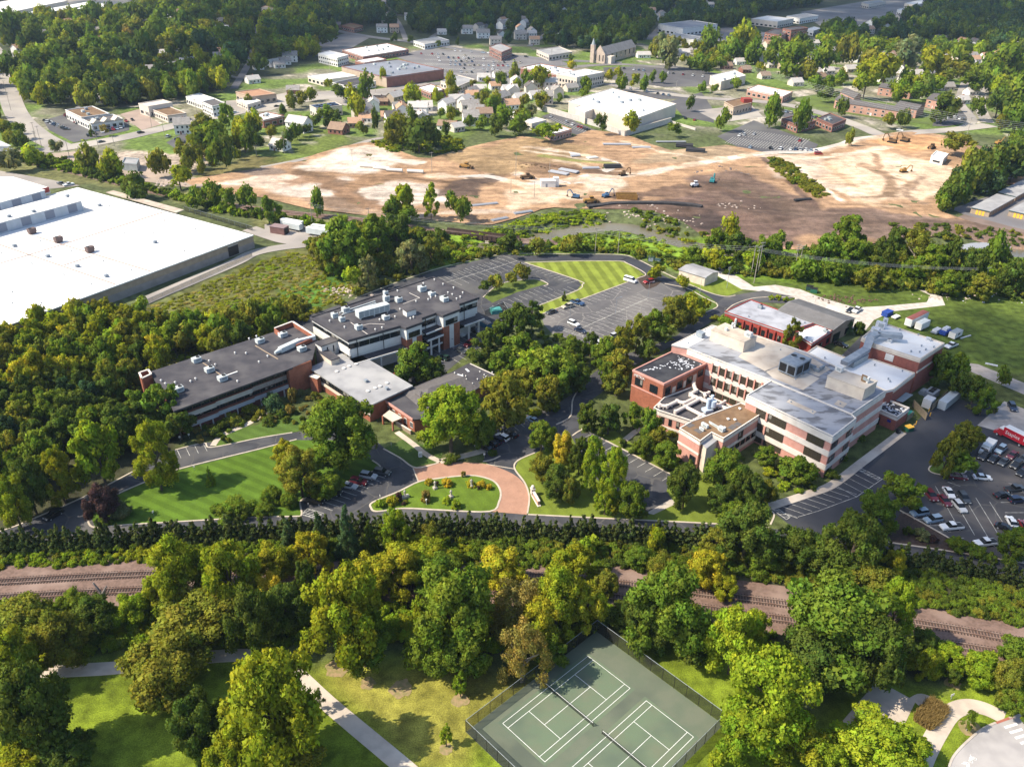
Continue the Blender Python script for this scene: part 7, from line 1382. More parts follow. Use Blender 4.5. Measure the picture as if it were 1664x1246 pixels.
def fence(a,b_,h,label,step=3.0,m=None,pm=None,name='chain_link_fence',t=.02,group=None):
 a,b_=Vector((a[0],a[1],0)),Vector((b_[0],b_[1],0));L_=(b_-a).length;n=max(1,round(L_/step));rz=math.atan2(b_.y-a.y,b_.x-a.x);o=empty(name,a,rz);tag(o,label,'fence',group)
 pm_=MB().tube((0,0,0),(0,0,h+.05),.055,5).mesh('post',pm or M_BLACK);pn=MB().box((L_/n/2,0,.08),(L_/n-.1,t,h-.12)).mesh('mesh_panel',m or M_CHAIN)
 for i in range(n+1):ob('post',pm_,o,(L_*i/n,0,0))
 for i in range(n):ob('mesh_panel',pn,o,(L_*i/n,0,0))
 MB().tube((0,0,h),(L_,0,h),.045,5).build('top_rail',pm or M_METAL,o);return o
F_='tennis court fences'
fence(K(U0,V0),K(U1,V0),3.2,'black chain-link fence along the shaded tree side of the tennis court',group=F_);fence(K(U0,V0),K(U0,V1),3.2,'chain-link fence on the tennis court side facing the pines',group=F_);fence(K(U1,V0),K(U1,V1),3.2,'chain-link fence on the tennis court side facing the dry lawn',group=F_);fence(K(U0,V1),K(U1,V1),3.2,'chain-link fence at the tennis court end beside the big bright tree',group=F_)
# ---- railway
BALM=mat('ballast',(.20,.128,.10),c2=(.14,.09,.07),scale=1.4,c3=(.26,.18,.145),scale3=.12,bump=.5,bscale=6)
T1=smooth([P(x,y)for x,y in((-120,958),(-40,951),(31,946),(239,935),(500,931),(800,935),(992,949),(1220,976),(1483,1013),(1664,1045),(1800,1072))],10);T2=smooth([P(x,y)for x,y in((-120,984),(-40,976),(74,969),(239,961),(500,956),(800,960),(992,972),(1220,1001),(1483,1040),(1641,1066),(1800,1100))],10)
BED=[(p+q)/2 for p,q in zip(T1,T2)];n_=len(BED)
bd=[]
for i,p in enumerate(BED):
 d=(BED[min(i+1,n_-1)]-BED[max(i-1,0)]).normalized();nn=Vector((-d.y,d.x));bd.append([p+nn*k for k in(8.6,5.2,-5.0,-6.6)])
vs=[];
for k,z in enumerate((.02,.45,.45,.02)):vs+=[(q[k].x,q[k].y,z)for q in bd]
fs=[(k*n_+i+1,k*n_+i,(k+1)*n_+i,(k+1)*n_+i+1)[::-1]for k in range(3)for i in range(n_-1)]
bo=MB().add(vs,fs).build('ballast_bed',BALM);tag(bo,kind='structure');bo.data.flip_normals()if bo.data.polygons[n_+3].normal.z<0 else None
M_RAIL=mat('rail_steel',(.20,.12,.09),rough=.5,c2=(.30,.22,.18),scale=.6);M_TIE=mat('sleeper_wood',(.085,.055,.045),c2=(.055,.038,.032),scale=2)
for Tn_,lb in((T1,'rusty railway track nearer the conifer hedge'),(T2,'rusty railway track nearer the park trees')):
 tk=empty('railway_track',(Tn_[0].x,Tn_[0].y,.45));tag(tk,lb,'railway track','railway tracks');b0=Vector((Tn_[0].x,Tn_[0].y))
 for sgn in(-.72,.72):
  ln=[];
  for i,p in enumerate(Tn_):
   d=(Tn_[min(i+1,len(Tn_)-1)]-Tn_[max(i-1,0)]).normalized();ln.append(p+Vector((-d.y,d.x))*sgn-b0)
  r=ribbon('rail',ln,.16,M_RAIL,.14,.18,parent=tk,kind=None)
 tm=MB().box((0,0,0),(.24,2.6,.16)).mesh('sleeper',M_TIE);acc=0;sp=[]
 for a,c in zip(Tn_[:-1],Tn_[1:]):
  L_=(c-a).length
  while acc<L_:sp.append((a.lerp(c,acc/L_),math.atan2(c.y-a.y,c.x-a.x)));acc+=.62
  acc-=L_
 def seen(p):x,y=PX((p.x,p.y,0));return(x<250 or 975<x<1060 or 1190<x<1280 or x>1460)and-20<x<1690
 vis=[s_ for s_ in sp if seen(s_[0])][:300];ids={id(s_)for s_ in vis}
 for p,a in vis:ob('sleeper',tm,tk,(p.x-b0.x,p.y-b0.y,0),a)
 rest=MB()
 for s_ in sp:
  if id(s_)not in ids:rest.box((s_[0].x-b0.x,s_[0].y-b0.y,0),(.24,2.6,.16),s_[1])
 tag(rest.build('hidden_sleepers',M_TIE,tk),kind='stuff')
 # ---- old line and the bridge over the creek
OLD=smooth([P(x,y)for x,y in((-60,245),(40,262),(150,287),(250,312),(360,332),(464,346),(600,360),(724,378),(834,391),(940,397))],8)
ribbon('old_railway_bed',OLD[:57],6,BALM,.05,.3);ribbon('old_railway_bed',OLD[64:],6,BALM,.05,.3)
for k in(-.8,.8):ribbon('old_rail',[p+Vector((0,k))for p in OLD],.25,M_RAIL,.55,.15)
M_RUST=mat('rusty_steel',(.075,.045,.035),c2=(.05,.032,.026),scale=1.2)
a,b=P(724,377),P(842,391);br=Bld('railway_bridge','dark rusty steel girder railway bridge on a pale pier across the creek','bridge',[a,b]);n=Vector(((b-a).y,-(b-a).x)).normalized()
for k in(-2.4,2.4):br.part('girder',MB().wall(off(a,n,k),off(b,n,k),-.9,1.4,.4),M_RUST)
br.part('deck',MB().wall(a,b,.1,.45,4.4),M_TIE)
L_=(b-a).length;st_me=MB().box((0,0,-.9),(.25,.35,2.2)).mesh('stiffener',M_RUST)
for i in range(16):
 for k in(-2.65,2.65):q=a.lerp(b,(i+.5)/16);q=off(q,n,k);ob('stiffener',st_me,br.o,(q.x-br.c.x,q.y-br.c.y,0),math.atan2(b.y-a.y,b.x-a.x))
for f in(.02,.60,.98):q=a.lerp(b,f);br.part('pier',MB().box((q.x,q.y,-3.2),(1.8,5.6,2.3),math.atan2(b.y-a.y,b.x-a.x)),M_CREAMF)
# ---- utility poles
M_POLE=mat('pole_wood',(.36,.32,.27),c2=(.28,.24,.20),scale=.8);M_WIRE=mat('wire',(.35,.36,.36),rough=.4);M_WIRED=mat('wire_dark',(.05,.05,.05))
def pole(px,h,label,arms=1,cat='utility pole',lean=(0,0),m=None,r=.16,group=None,aw=2.2,rz=None,lamp=False,name='utility_pole',tr=False):
 p=P(*px);o=empty(name,p,R(20)if rz is None else rz);tag(o,label,cat,group);top=Vector((lean[0],lean[1],h))
 MB().tube((0,0,-.1),top,r,7,r2=r*.7).build('shaft',m or M_POLE,o)
 for k in range(arms):
  q=top*(1-.02-.09*k);am=MB().box((q.x,q.y,q.z-.1),(aw,.14,.16)).build('crossarm',M_POLE,o)
  for s_ in(-.45,-.15,.15,.45):MB().tube((q.x+s_*aw,q.y,q.z+.06),(q.x+s_*aw,q.y,q.z+.3),.06,5).build('insulator',M_METALL,am)
 if tr:q=top*.86;MB().tube((q.x+.35,q.y,q.z-.9),(q.x+.35,q.y,q.z),.28,8).build('transformer',M_METAL,o)
 if lamp:MB().tube(top,top+Vector((1.6,0,.2)),.06,5).build('lamp_arm',M_STEEL,o);MB().box((1.9,0,h+.1),(.7,.3,.15)).build('lamp_head',M_STEEL,o)
 return o
UG='tall weathered utility poles by the gravel track'
for px,h,l,ar in(((1225,460),15.8,'tallest pole of the leaning cluster beside the gravel track',2),((1220,449),13.5,'thinner back pole of the cluster beside the gravel track',1),((1231,447),14.5,'middle pole of the cluster beside the gravel track',2),((1290,443),12.5,'pole with stacked crossarms among the belt bushes',3),((1297,441),11.5,'second pole with crossarms just behind the stacked one',2)):pole(px,h,l,ar,group=UG)
for px,h,l in(((1597,468),9,'bare grey pole leaning over the belt scrub towards the east'),((967,411),11.4,'plain wooden pole behind the loop road, left of a pair'),((1004,412),11,'plain wooden pole behind the loop road, right of a pair'),((508,370),12,'wooden pole wrapped in creeper behind the parked trailers'),((600,365),8,'short dark pole beside the old railway line'),((838,291),15.6,'tall thin pole alone in the dirt site'),((892,304),14,'thin mast beside the white site office'),((702,282),12,'tall thin pole by the white pipes in the dirt site'),((573,268),9,'pole at the corner of the curved access road'),((830,315),8,'short pole on the orange dirt near the site office'),((868,322),9,'short pole beside the grey track in the dirt site')):pole(px,h,l,0 if px[1]>280 and px[0]>820 and px[0]<900 else 1)
for i,(px,h)in enumerate((((62,246),12),((113,256),10),((68,240),13),((160,240),13),((186,238),9),((58,225),10),((247,208),9),((268,225),11),((417,254),15),((463,250),13),((460,205),8),((537,130),15),((637,141),12),((706,131),15),((610,150),10),((730,170),14),((912,120),15),((932,92),9),((1028,110),12),((1075,126),12),((1098,150),9),((1195,128),15),((1365,163),13),((1432,206),19),((1480,197),10),((1570,224),14),((1612,195),12),((1560,180),10),((1312,178),8),((1252,120),9),((896,97),10),((810,110),12),((770,115),12),((945,70),10),((320,185),10),((395,178),8),((18,180),13),((12,158),12),((1120,70),10),((1200,66),9))):
 LABELQ.append((pole(px,h,None,1 if i%3 else 2,group='street poles of the town'),'thin wooden','utility pole',*px))
pole((1181,468),9,'lamp pole with a double head on the lawn by the metal shed',2,'lamp post',m=M_STEEL,r=.09,aw=1.2,name='lamp_post')
for px,l in(((1053,484),'car park lamp in the middle of the north car park, far one'),((1000,510),'car park lamp in the middle of the north car park, near one'),((1137,478),'lamp post on the kerb island by the loop road'),((726,565),'short dark lamp post in front of the brick bays'),((926,520),'lamp post beside the parked cars of the north car park')):pole(px,6.5 if px[1]<550 else 3,l,0,'lamp post',m=M_STEEL,r=.08,lamp=True,name='lamp_post')
sp_=P(1645,1160);o=empty('solar_lamp',sp_,.5);tag(o,'white crossing signal post with a small tilted solar panel beside the crossing','signal post');MB().tube((0,0,0),(.2,.1,4.8),.13,8).build('shaft',M_FRAMEW,o);MB().box((.2,.1,4.8),(.8,.7,.08)).build('solar_panel',mat('solar_dark',(.02,.025,.04),rough=.3),o);MB().box((.15,0,2.5),(.5,.3,.9)).build('signal_box',M_BLACK,o)
p=P(1545,1136);o=empty('park_sign',p,.4);tag(o,'small white and blue sign on the lawn behind the ornamental grass','sign');MB().tube((0,0,0),(0,0,1.2),.05,5).build('post',M_STEEL,o);MB().box((0,0,1.0),(.8,.06,.6)).build('sign_panel',M_FRAMEW,o)
p=P(1416,1122);o=empty('basketball_hoop',p,R(-35));tag(o,'grey basketball hoop at the far corner of the paved park court','basketball hoop');MB().tube((0,0,0),(0,0,3.2),.09,7).tube((0,0,3.2),(0,-1.0,3.3),.06,6).build('post',M_STEEL,o);MB().box((0,-1.05,2.9),(1.8,.06,1.1)).build('backboard',M_FRAMEW,o);MB().tube((0,-1.3,3.04),(0,-1.3,3.08),.23,12).build('rim',M_ROOFO,o)
def wire(a,b_,sag,label,cat='overhead wire',r=.035,m=None,group=None):
 a,b_=Vector(a),Vector(b_);n=14;pts=[a.lerp(b_,i/n)-Vector((0,0,sag*4*(i/n)*(1-i/n)))for i in range(n+1)];mb=MB()
 for p,q in zip(pts[:-1],pts[1:]):mb.tube(p,q,r,4)
 return tag(mb.build('overhead_wire',m or M_WIRE),label,cat,group)
tp=lambda px,h:P(*px)+Vector((0,0,h))
for k in range(4):wire(tp((1225,460),15.2-k*.5)+Vector((k*.4,0,0)),tp((1597,468),8.8-k*.3),2.0,'pale wire strung over the belt trees from the pole cluster',group='wires over the belt trees')
for k in range(3):wire(tp((967,411),11-k*.7),tp((1220,449),13-k*.8),1.5,'pale wire from the loop road poles to the pole cluster',group='wires beside the loop road')
for k in range(3):wire(tp((508,370),11.5-k*.7),tp((967,411),11-k*.7),2.2,'pale wire along the old railway past the creek bridge',group='wires along the old railway')
for k in range(5):wire(tp((1195,128),14.5-k*.9),tp((1432,206),18.5-k*1.4),1.5,'pale street wire climbing past the brick terraces',r=.06,group='wires past the brick terraces')
for k in range(5):wire(tp((1432,206),18.5-k*1.4),tp((1664,235),14-k*1.2),1.5,'pale street wire leaving past the curved car park',r=.06,group='wires past the curved car park')
# ---- entrance sign, statues and small things of the campus
p=P(870,812);o=empty('entrance_sign',p,edge_angle(P(863,800),P(876,823)));tag(o,'long low brick entrance sign with a white pillar and ball on the lawn','sign wall');MB().box((.4,0,0),(5.2,.9,.25)).build('plinth',M_WHITE,o);MB().box((.6,0,.25),(4.0,.55,1.2)).build('brick_panel',M_BRICKP,o);MB().box((.6,0,1.453),(4.2,.7,.12)).build('coping',M_WHITE,o)
pi_=MB().box((-2.2,0,.25),(.9,.9,1.7)).build('pillar',M_WHITE,o);MB().box((-2.2,0,1.953),(1.2,1.2,.2)).build('pillar_cap',M_WHITE,pi_);me=MB();
for k in range(5):a0,a1=-math.pi/2+math.pi*k/5,-math.pi/2+math.pi*(k+1)/5;me.tube((-2.2,0,2.6+.5*math.sin(a0)),(-2.2,0,2.6+.5*math.sin(a1)),max(.02,.5*math.cos(a0)),10,r2=max(.02,.5*math.cos(a1)))
me.build('stone_ball',M_WHITE,pi_)
for k in range(3):MB().box((-.5+k*1.1,.3,.5),(.7,.05,.6)).build('sign_plate',M_BRONZE,o)
M_STAT=mat('statue_stone',(.50,.45,.38),c2=(.38,.34,.29),scale=2)
def statue(px,label,h=1.9,base=(1.0,1.0,.6),kind=0):
 p=P(*px);o=empty('garden_statue',p,.6);tag(o,label,'statue','statues on the roundabout island');MB().box((0,0,0),base).box((0,0,base[2]),(base[0]*.8,base[1]*.8,.12)).build('pedestal',M_STAT,o);z=base[2]+.12;f=MB()
 f.tube((0,0,z),(0,0,z+h*.45),.30,8,r2=.22).tube((0,0,z+h*.45),(0,0,z+h*.78),.24,8,r2=.28).tube((0,0,z+h*.78),(0,0,z+h*.86),.28,8,r2=.09).tube((0,0,z+h*.84),(0,0,z+h*.92),.12,8,r2=.16).tube((0,0,z+h*.92),(0,0,z+h),.16,8,r2=.05)
 f.tube((.28,0,z+h*.76),(.42,.1,z+h*.5),.08,6).tube((-.28,0,z+h*.76),(-.36,.18,z+h*.52),.08,6);f.build('figure',M_STAT,o);return o
statue((658,809),'stone statue on a wide bench-like base at the island point',1.8,(2.2,.9,.7));statue((707,794),'slim stone statue between two golden shrubs');statue((733,808),'stone statue rising behind the lime shrubs',1.7);statue((766,791),'pale stone statue before the yellow shrubs nearest the brick circle')
p=P(693,820);o=empty('garden_lamp',p);tag(o,'short white garden lamp at the front of the roundabout island','lamp');MB().tube((0,0,0),(0,0,1.4),.06,6).build('post',M_FRAMEW,o);MB().tube((0,0,1.4),(0,0,1.8),.2,8).build('lamp_head',M_FRAMEW,o)
p=P(683,742);o=empty('portable_sign',p,.3);tag(o,'white sandwich-board sign standing beside the steep lawn path','sign');MB().box((0,0,0),(1.0,.5,1.5)).build('sign_board',M_FRAMEW,o);
for k in(-.18,.18):MB().box((k,-.27,.45),(.12,.04,.7)).build('lettering',M_BLACK,o)
for i,px in enumerate(((316,764),(293,716),(308,712),(250,838),(636,727),(618,812),(422,832),(772,730),(787,744))):
 p=P(*px);o=empty('sign_post',p,.4*i);LABELQ.append((tag(o,None,'sign','small white campus signs'),'small white','sign post',*px));MB().tube((0,0,0),(0,0,1.3),.04,5).build('post',M_STEEL,o);MB().box((0,0,1.0),(.5,.05,.6)).build('sign_panel',M_FRAMEW,o)
 # ornamental grass bank
rng=np.random.default_rng(8);g=[];gc=P(1511,1162);ax=(P(1530,1140)-P(1490,1186)).normalized();ay=Vector((-ax.y,ax.x,0));n=5200;u=rng.uniform(-3.6,3.6,n);v=rng.uniform(-1.9,1.9,n);k=(u/3.8)**4+(v/2.0)**4<1;u,v=u[k],v[k];n=len(u)
base=np.array(gc)[None]+u[:,None]*np.array(ax)+v[:,None]*np.array(ay);tipd=np.stack([rng.normal(.15,.35,n),rng.normal(-.1,.35,n),rng.uniform(1.0,1.7,n)],1);sd_=sph(rng,n);sd_[:,2]=0;V=np.stack([base-sd_*.09,base+sd_*.09,base+tipd+sd_*.03,base+tipd-sd_*.03],1).reshape(-1,3);tint=rng.uniform(.7,1.3,n)[:,None]*np.array((.30,.215,.085));mm=npmesh('ornamental_grass',V,np.arange(n*4).reshape(-1,4),M_LEAF,np.repeat(tint[:,None,:],4,1).reshape(-1,3));o=ob('ornamental_grass',mm);tag(o,kind='stuff')
# mulch rings and bare soil
for k,(px,r_)in enumerate((((748,1137),1.6),((725,1217),1.3),((1548,1110),1.5),((1579,1184),2.2),((652,1118),2.3),((548,1086),2.6),((598,1110),1.5))):
 c=P(*px);rr=random.Random(k);out=[(c.x+r_*rr.uniform(.75,1.2)*math.cos(a*.42),c.y+r_*rr.uniform(.75,1.2)*math.sin(a*.42))for a in range(15)];cdt_sheet('bare_soil',smooth(out,3,True),mat('bare_soil',(.31,.215,.115),c2=(.21,.18,.07),scale=1.2),.03)
 # dead tree snag
p=P(176,1000);o=empty('dead_tree',p);tag(o,'forked dead tree trunk among bushes beside the railway','tree');MB().tube((0,0,0),(0,0,6.2),.5,8,r2=.38).tube((0,0,6),(-1.3,.3,9),.34,7,r2=.16).tube((0,0,6),(1.6,-.2,8.6),.3,7,r2=.14).build('trunk',mat('dead_wood',(.16,.13,.12),c2=(.24,.20,.18),scale=1.5),o)
# ---- yard things beside the college building
def crate(name,label,cat,px,d,rz,m,parts=(),z=0.0,z0=0.0,group=None):
 p=P(*px);o=empty(name,p+Vector((0,0,z0)),rz);tag(o,label,cat,group);MB().box((0,0,z),d).build('body',m,o)
 for nm,c,dd,mm in parts:MB().box(c,dd).build(nm,mm,o)
 return o
rzc=edge_angle(P(1524,668),P(1558,640))
cn_=crate('shipping_container','long grey ribbed shipping container beside the fenced yard','container',(1541,655),(11.6,2.5,2.7),rzc,M_METALL,(('door',(-5.82,-.6,.1),(.06,1.1,2.4),M_METALL),('door',(-5.82,.6,.1),(.06,1.1,2.4),M_METALL),('roof_panel',(0,0,2.703),(11.4,2.3,.05),M_METAL)),.15)
for k in range(14):MB().box((-5.4+k*.83,-1.27,.3),(.18,.06,2.3)).build('rib',M_METAL,cn_)
WF=mat('enclosure_wood',(.30,.24,.17),c2=(.24,.19,.13),scale=1.5)
def board_fence(a,b_,h,label):
 a,b_=P(*a),P(*b_);L_=(b_-a).length;o=empty('board_fence',a,edge_angle(a,b_));tag(o,label,'fence','wooden fences of the loading yard');n=max(2,int(L_/.45));bm=MB().box((0,0,.05),(.42,.06,h)).mesh('board',WF)
 for i in range(n):ob('board',bm,o,(L_*(i+.5)/n,0,random.uniform(-.02,.02)))
 for z in(.4,h-.4):MB().box((L_/2,.08,z),(L_,.08,.12)).build('rail',WF,o)
board_fence((1482,660),(1504,683),2.4,'tan board fence closing the loading yard towards the lot');board_fence((1513,668),(1548,634),2.4,'tan board fence along the long grey container');board_fence((1472,686),(1482,678),2.2,'short tan board fence by the dumpster')
o=crate('dumpster','green dumpster with a bright yellow lid at the sidewalk end','dumpster',(1476,699),(2.2,1.8,1.3),.4,mat('dumpster_green',(.02,.10,.06),rough=.5),(('lid',(0,0,1.33),(2.3,1.9,.1),M_YEL),))
for i,px in enumerate(((1484,695),(1488,690),(1511,676),(1509,669))):p=P(*px);o=empty('bollard',p);tag(o,['yellow bollard right beside the yellow-lidded dumpster','yellow bollard one step behind the dumpster','yellow bollard at the fence corner by the container','yellow bollard against the tan fence by the container'][i],'bollard');MB().tube((0,0,0),(0,0,1.3),.12,8).build('shaft',M_YEL,o)
crate('waste_bin','black wheeled bin under the blue wall sign of the annex','bin',(1459,704),(1.1,.9,1.3),.4,M_BLACK,(('lid',(0,0,1.3),(1.2,1.0,.1),M_BLACK),('handle',(0,-.55,1.0),(.8,.08,.08),M_STEEL)))
crate('chiller','white cabinet chiller standing in the fenced loading yard','chiller',(1507,660),(3.2,2.6,3.0),rzc,M_WHITEP,(('louvre_panel',(0,-1.32,.5),(2.6,.05,2.0),M_METAL),));crate('chiller','dark grey chiller with fans against the plant block','chiller',(1513,643),(4.6,3.0,2.0),rzc,M_STEEL,(('fan',(-1,0,2.0),(1.4,1.4,.25),M_BLACK),('fan',(1,0,2.0),(1.4,1.4,.25),M_BLACK)))
crate('pump_unit','tangle of dark pipes and pumps in the loading yard corner','pump',(1500,640),(2.4,1.8,1.4),rzc,M_METAL,(('pipe',(0,1,.6),(3.5,.25,.25),M_STEEL),('pipe',(.8,-.4,1.4),(.25,2.2,.25),M_STEEL)));crate('recycling_bin','teal lidded bin behind the short tan fence','bin',(1478,675),(1.6,1.2,1.3),.4,mat('teal',(.03,.20,.18),rough=.5),(('lid',(0,0,1.3),(1.7,1.3,.1),mat('teal',0)),))
# east lawn yard
rzt=edge_angle(P(1470,530),P(1503,514))
crate('box_trailer','long white box trailer with a dull red roof on the east lawn','trailer',(1487,527),(12.2,2.6,2.8),rzt,M_WHITEP,(('roof_panel',(0,0,3.903),(12.0,2.5,.06),mat('trailer_red',(.25,.08,.07),c2=(.20,.07,.06),scale=.6)),('wheel',(4,-1.1,0),(.9,.3,.9),M_BLACK),('wheel',(4,1.1,0),(.9,.3,.9),M_BLACK),('door',(-6.12,0,1.2),(.05,2.3,2.4),M_METALL)),1.1)
crate('box_trailer','short white box trailer beside the long red-roofed one','trailer',(1497,534),(6.2,2.5,2.5),rzt,M_WHITEP,(('roof_panel',(0,0,3.103),(6.0,2.4,.05),M_METALL),('wheel',(-1,-1.1,0),(.8,.3,.8),M_BLACK),('wheel',(-1,1.1,0),(.8,.3,.8),M_BLACK)),.6)
BLU=mat('tarp_blue',(.02,.06,.28),c2=(.02,.045,.2),scale=1.5)
crate('skip','open blue skip on the grass by the gravel yard','skip',(1441,512),(4.2,2.4,1.6),rzt,BLU,(('rim',(0,0,1.6),(4.4,2.6,.12),BLU),));crate('flat_trailer','small white flat trailer beside the blue skip','trailer',(1455,517),(3.6,1.8,.4),rzt,M_WHITEP,(('wheel',(0,-.95,0),(.6,.2,.6),M_BLACK),('wheel',(0,.95,0),(.6,.2,.6),M_BLACK)),.5)
crate('utility_trailer','loaded utility trailer with tan cargo at the lawn edge','trailer',(1521,541),(4.4,2.2,.5),rzt,M_STEEL,(('cargo',(0,0,1.0),(3.6,1.7,.7),M_DEBRIS),('wheel',(.5,-1.1,0),(.7,.2,.7),M_BLACK),('wheel',(.5,1.1,0),(.7,.2,.7),M_BLACK)),.5)
crate('utility_trailer','trailer covered in blue tarpaulin and white bags','trailer',(1535,543),(5.0,2.4,1.1),rzt,BLU,(('cargo',(.8,.3,1.6),(3.2,1.6,.8),M_DEBRIS),('wheel',(.5,-1.2,0),(.7,.2,.7),M_BLACK)),.5);crate('camper_trailer','rounded white camper trailer with a grey roof on the lawn','camper',(1551,548),(5.6,2.4,2.1),rzt,M_WHITEP,(('roof_panel',(0,0,2.603),(5.2,2.1,.15),M_METAL),('window',(0,-1.22,1.5),(1.6,.05,.7),M_GLASS),('wheel',(.5,-1.1,0),(.7,.2,.7),M_BLACK)),.5)
crate('lawn_pipe','white pipe lying alone in the mown east lawn','pipe',(1611,593),(3.8,.7,.35),-.5,M_DEBRIS);crate('lawn_pipe','long white pipe at the end of the parked trailers','pipe',(1569,548),(5.6,.4,.35),.5,M_DEBRIS)
crate('dumpster','dark green front-load dumpster on the gravel, left one','dumpster',(1315,471),(2.6,2.0,1.7),-.4,mat('dumpster_dark',(.02,.05,.04),rough=.5),(('lid',(0,0,1.7),(2.7,2.1,.1),M_BLACK),));crate('dumpster','dark green front-load dumpster on the gravel, right one','dumpster',(1322,475),(2.6,2.0,1.7),-.4,mat('dumpster_green',0),(('lid',(0,0,1.7),(2.7,2.1,.1),M_BLACK),))
for i,px in enumerate(((1058,424),(1068,428))):crate('transformer_box',['dark green transformer box behind the loop road, left one','dark green transformer box behind the loop road, right one'][i],'transformer',px,(2.6,2.2,2.0),-.3,mat('transformer_green',(.03,.06,.05),rough=.5),(('door',(0,-1.12,.2),(2.0,.05,1.5),M_STEEL),))
crate('dumpster','long blue roll-off dumpster filled with rubble beside the office block','skip',(787,529),(6.4,2.4,1.6),edge_angle(P(777,524),P(797,535)),mat('skip_blue',(.03,.12,.2),rough=.5),(('rubble',(0,0,1.6),(5.8,2.0,.35),mat('rubble',(.45,.36,.28),c2=(.2,.15,.12),scale=2.5)),('rim',(0,1.15,1.6),(6.4,.12,.3),M_STEEL)));crate('tarpaulin_stack','teal tarpaulin-covered stack inside the wire enclosure','stack',(806,508),(4.0,3.2,1.6),.3,mat('tarp_teal',(.08,.30,.28),c2=(.05,.22,.21),scale=1.2),(('top_fold',(0,0,1.6),(3.2,2.4,.3),mat('tarp_teal',0)),))
fence(P(788,514),P(818,500),2.4,'dark wire fence around the teal tarpaulin stack',m=M_CHAIN);fence(P(818,500),P(826,512),2.4,'short end of the wire enclosure by the car park',m=M_CHAIN);fence(P(232,497),P(410,417),1.8,'thin wire fence between the warehouse track and the meadow',5,pm=M_STEEL);fence(P(300,343),P(411,376),2.4,'chain-link fence of the storage strip behind the warehouse',4,pm=M_STEEL)
crate('brown_shed','small reddish-brown metal shed beside the parked trailers','shed',(455,379),(7.5,4.2,3.4),edge_angle(P(445,381),P(464,384)),mat('shed_brown',(.17,.09,.08),c2=(.14,.075,.065),scale=.6),(('roof',(0,0,3.403),(7.8,4.6,.2),mat('shed_roof',(.24,.17,.17))),('doorway',(3.77,0,0),(.05,2.6,2.8),M_BLACK)))
for i,(x0,y0,x1,y1,l)in enumerate(((465,372,490,377,'white trailer roof parked first behind the brown shed'),(459,367,492,373,'white trailer parked farthest behind the brown shed'),(500,381,540,387,'white trailer of the right pair, nearer one'),(508,377,545,382,'white trailer of the right pair, farther one'))):
 a,b=P(x0,y0),P(x1,y1);crate('box_trailer',l,'trailer',((x0+x1)/2,(y0+y1)/2),((b-a).length,2.6,2.6),edge_angle(a,b),M_METALL,(('roof_panel',(0,0,3.703),((b-a).length,2.6,.06),M_ROOFWX),('wheel',((b-a).length*.35,-1.1,0),(.9,.3,.9),M_BLACK),('wheel',((b-a).length*.35,1.1,0),(.9,.3,.9),M_BLACK)),1.1)
 # ================================================================ VEHICLES
def paint_mat():
 m=bpy.data.materials.new('car_paint');m.use_nodes=True;t=m.node_tree;b=t.nodes['Principled BSDF'];oi=t.nodes.new('ShaderNodeObjectInfo');t.links.new(oi.outputs['Color'],b.inputs['Base Color']);b.inputs['Roughness'].default_value=.3;b.inputs['Coat Weight'].default_value=.4;return m
M_CAR=paint_mat();M_CGL=glass_mat('car_glass',(.01,.012,.015));M_TYRE=mat('tyre',(.02,.02,.02));M_RIM=mat('rim_alloy',(.4,.4,.42),rough=.4);M_LAMP=mat('lamp_clear',(.7,.7,.68),rough=.2);M_TAIL=mat('lamp_red',(.35,.02,.02),rough=.3)
def profile(pts,w0,w1=None,inset=0.0):
 """side profile (x, z) given a width that narrows upwards from w0 to w1"""
 zs=[z for _x,z in pts];z0,z1=min(zs),max(zs);w1=w1 or w0;n=len(pts);hw=lambda z:(w0+(w1-w0)*(z-z0)/(z1-z0))/2
 return[(x,-hw(z),z)for x,z in pts]+[(x,hw(z),z)for x,z in pts],[tuple(range(n)),tuple(range(2*n-1,n-1,-1))]+[(i,n+i,n+(i+1)%n,(i+1)%n)for i in range(n)]
def pm(name,pts,w0,w1,m):v,f=profile(pts[::-1],w0,w1);return MB().add(v,f).mesh(name,m)
WH=MB().tube((0,-.11,0),(0,.11,0),.33,10).mesh('wheel',M_TYRE);RIM=MB().tube((0,-.125,0),(0,.125,0),.2,8).mesh('rim',M_RIM)
KINDS={'saloon':(4.7,1.82,[(-2.35,.35),(-2.3,.85),(-1.5,.95),(1.0,.98),(2.1,.82),(2.35,.6),(2.33,.3)],[(-1.75,.93),(-1.05,1.42),(.25,1.44),(1.1,.95)],1.62,1.25,(-.95,.12)),
'estate_car':(4.7,1.9,[(-2.3,.4),(-2.32,1.0),(-1.6,1.08),(1.05,1.08),(2.05,.95),(2.33,.7),(2.32,.35)],[(-2.2,1.05),(-1.95,1.66),(.2,1.70),(1.1,1.06)],1.72,1.38,(-1.85,.1)),
'pickup':(5.7,2.0,[(-2.85,.55),(-2.85,1.05),(-.75,1.08),(1.3,1.15),(2.6,1.05),(2.85,.8),(2.83,.45)],[(-.75,1.06),(-.65,1.8),(.6,1.82),(1.3,1.12)],1.8,1.5,(-.6,.5)),
'van':(5.5,2.0,[(-2.75,.45),(-2.75,1.5),(1.5,1.5),(2.0,1.2),(2.6,1.0),(2.75,.45)],[(-2.7,1.5),(-2.65,2.1),(1.1,2.15),(1.95,1.3)],1.9,1.7,(-2.6,1.05))}
KM={}
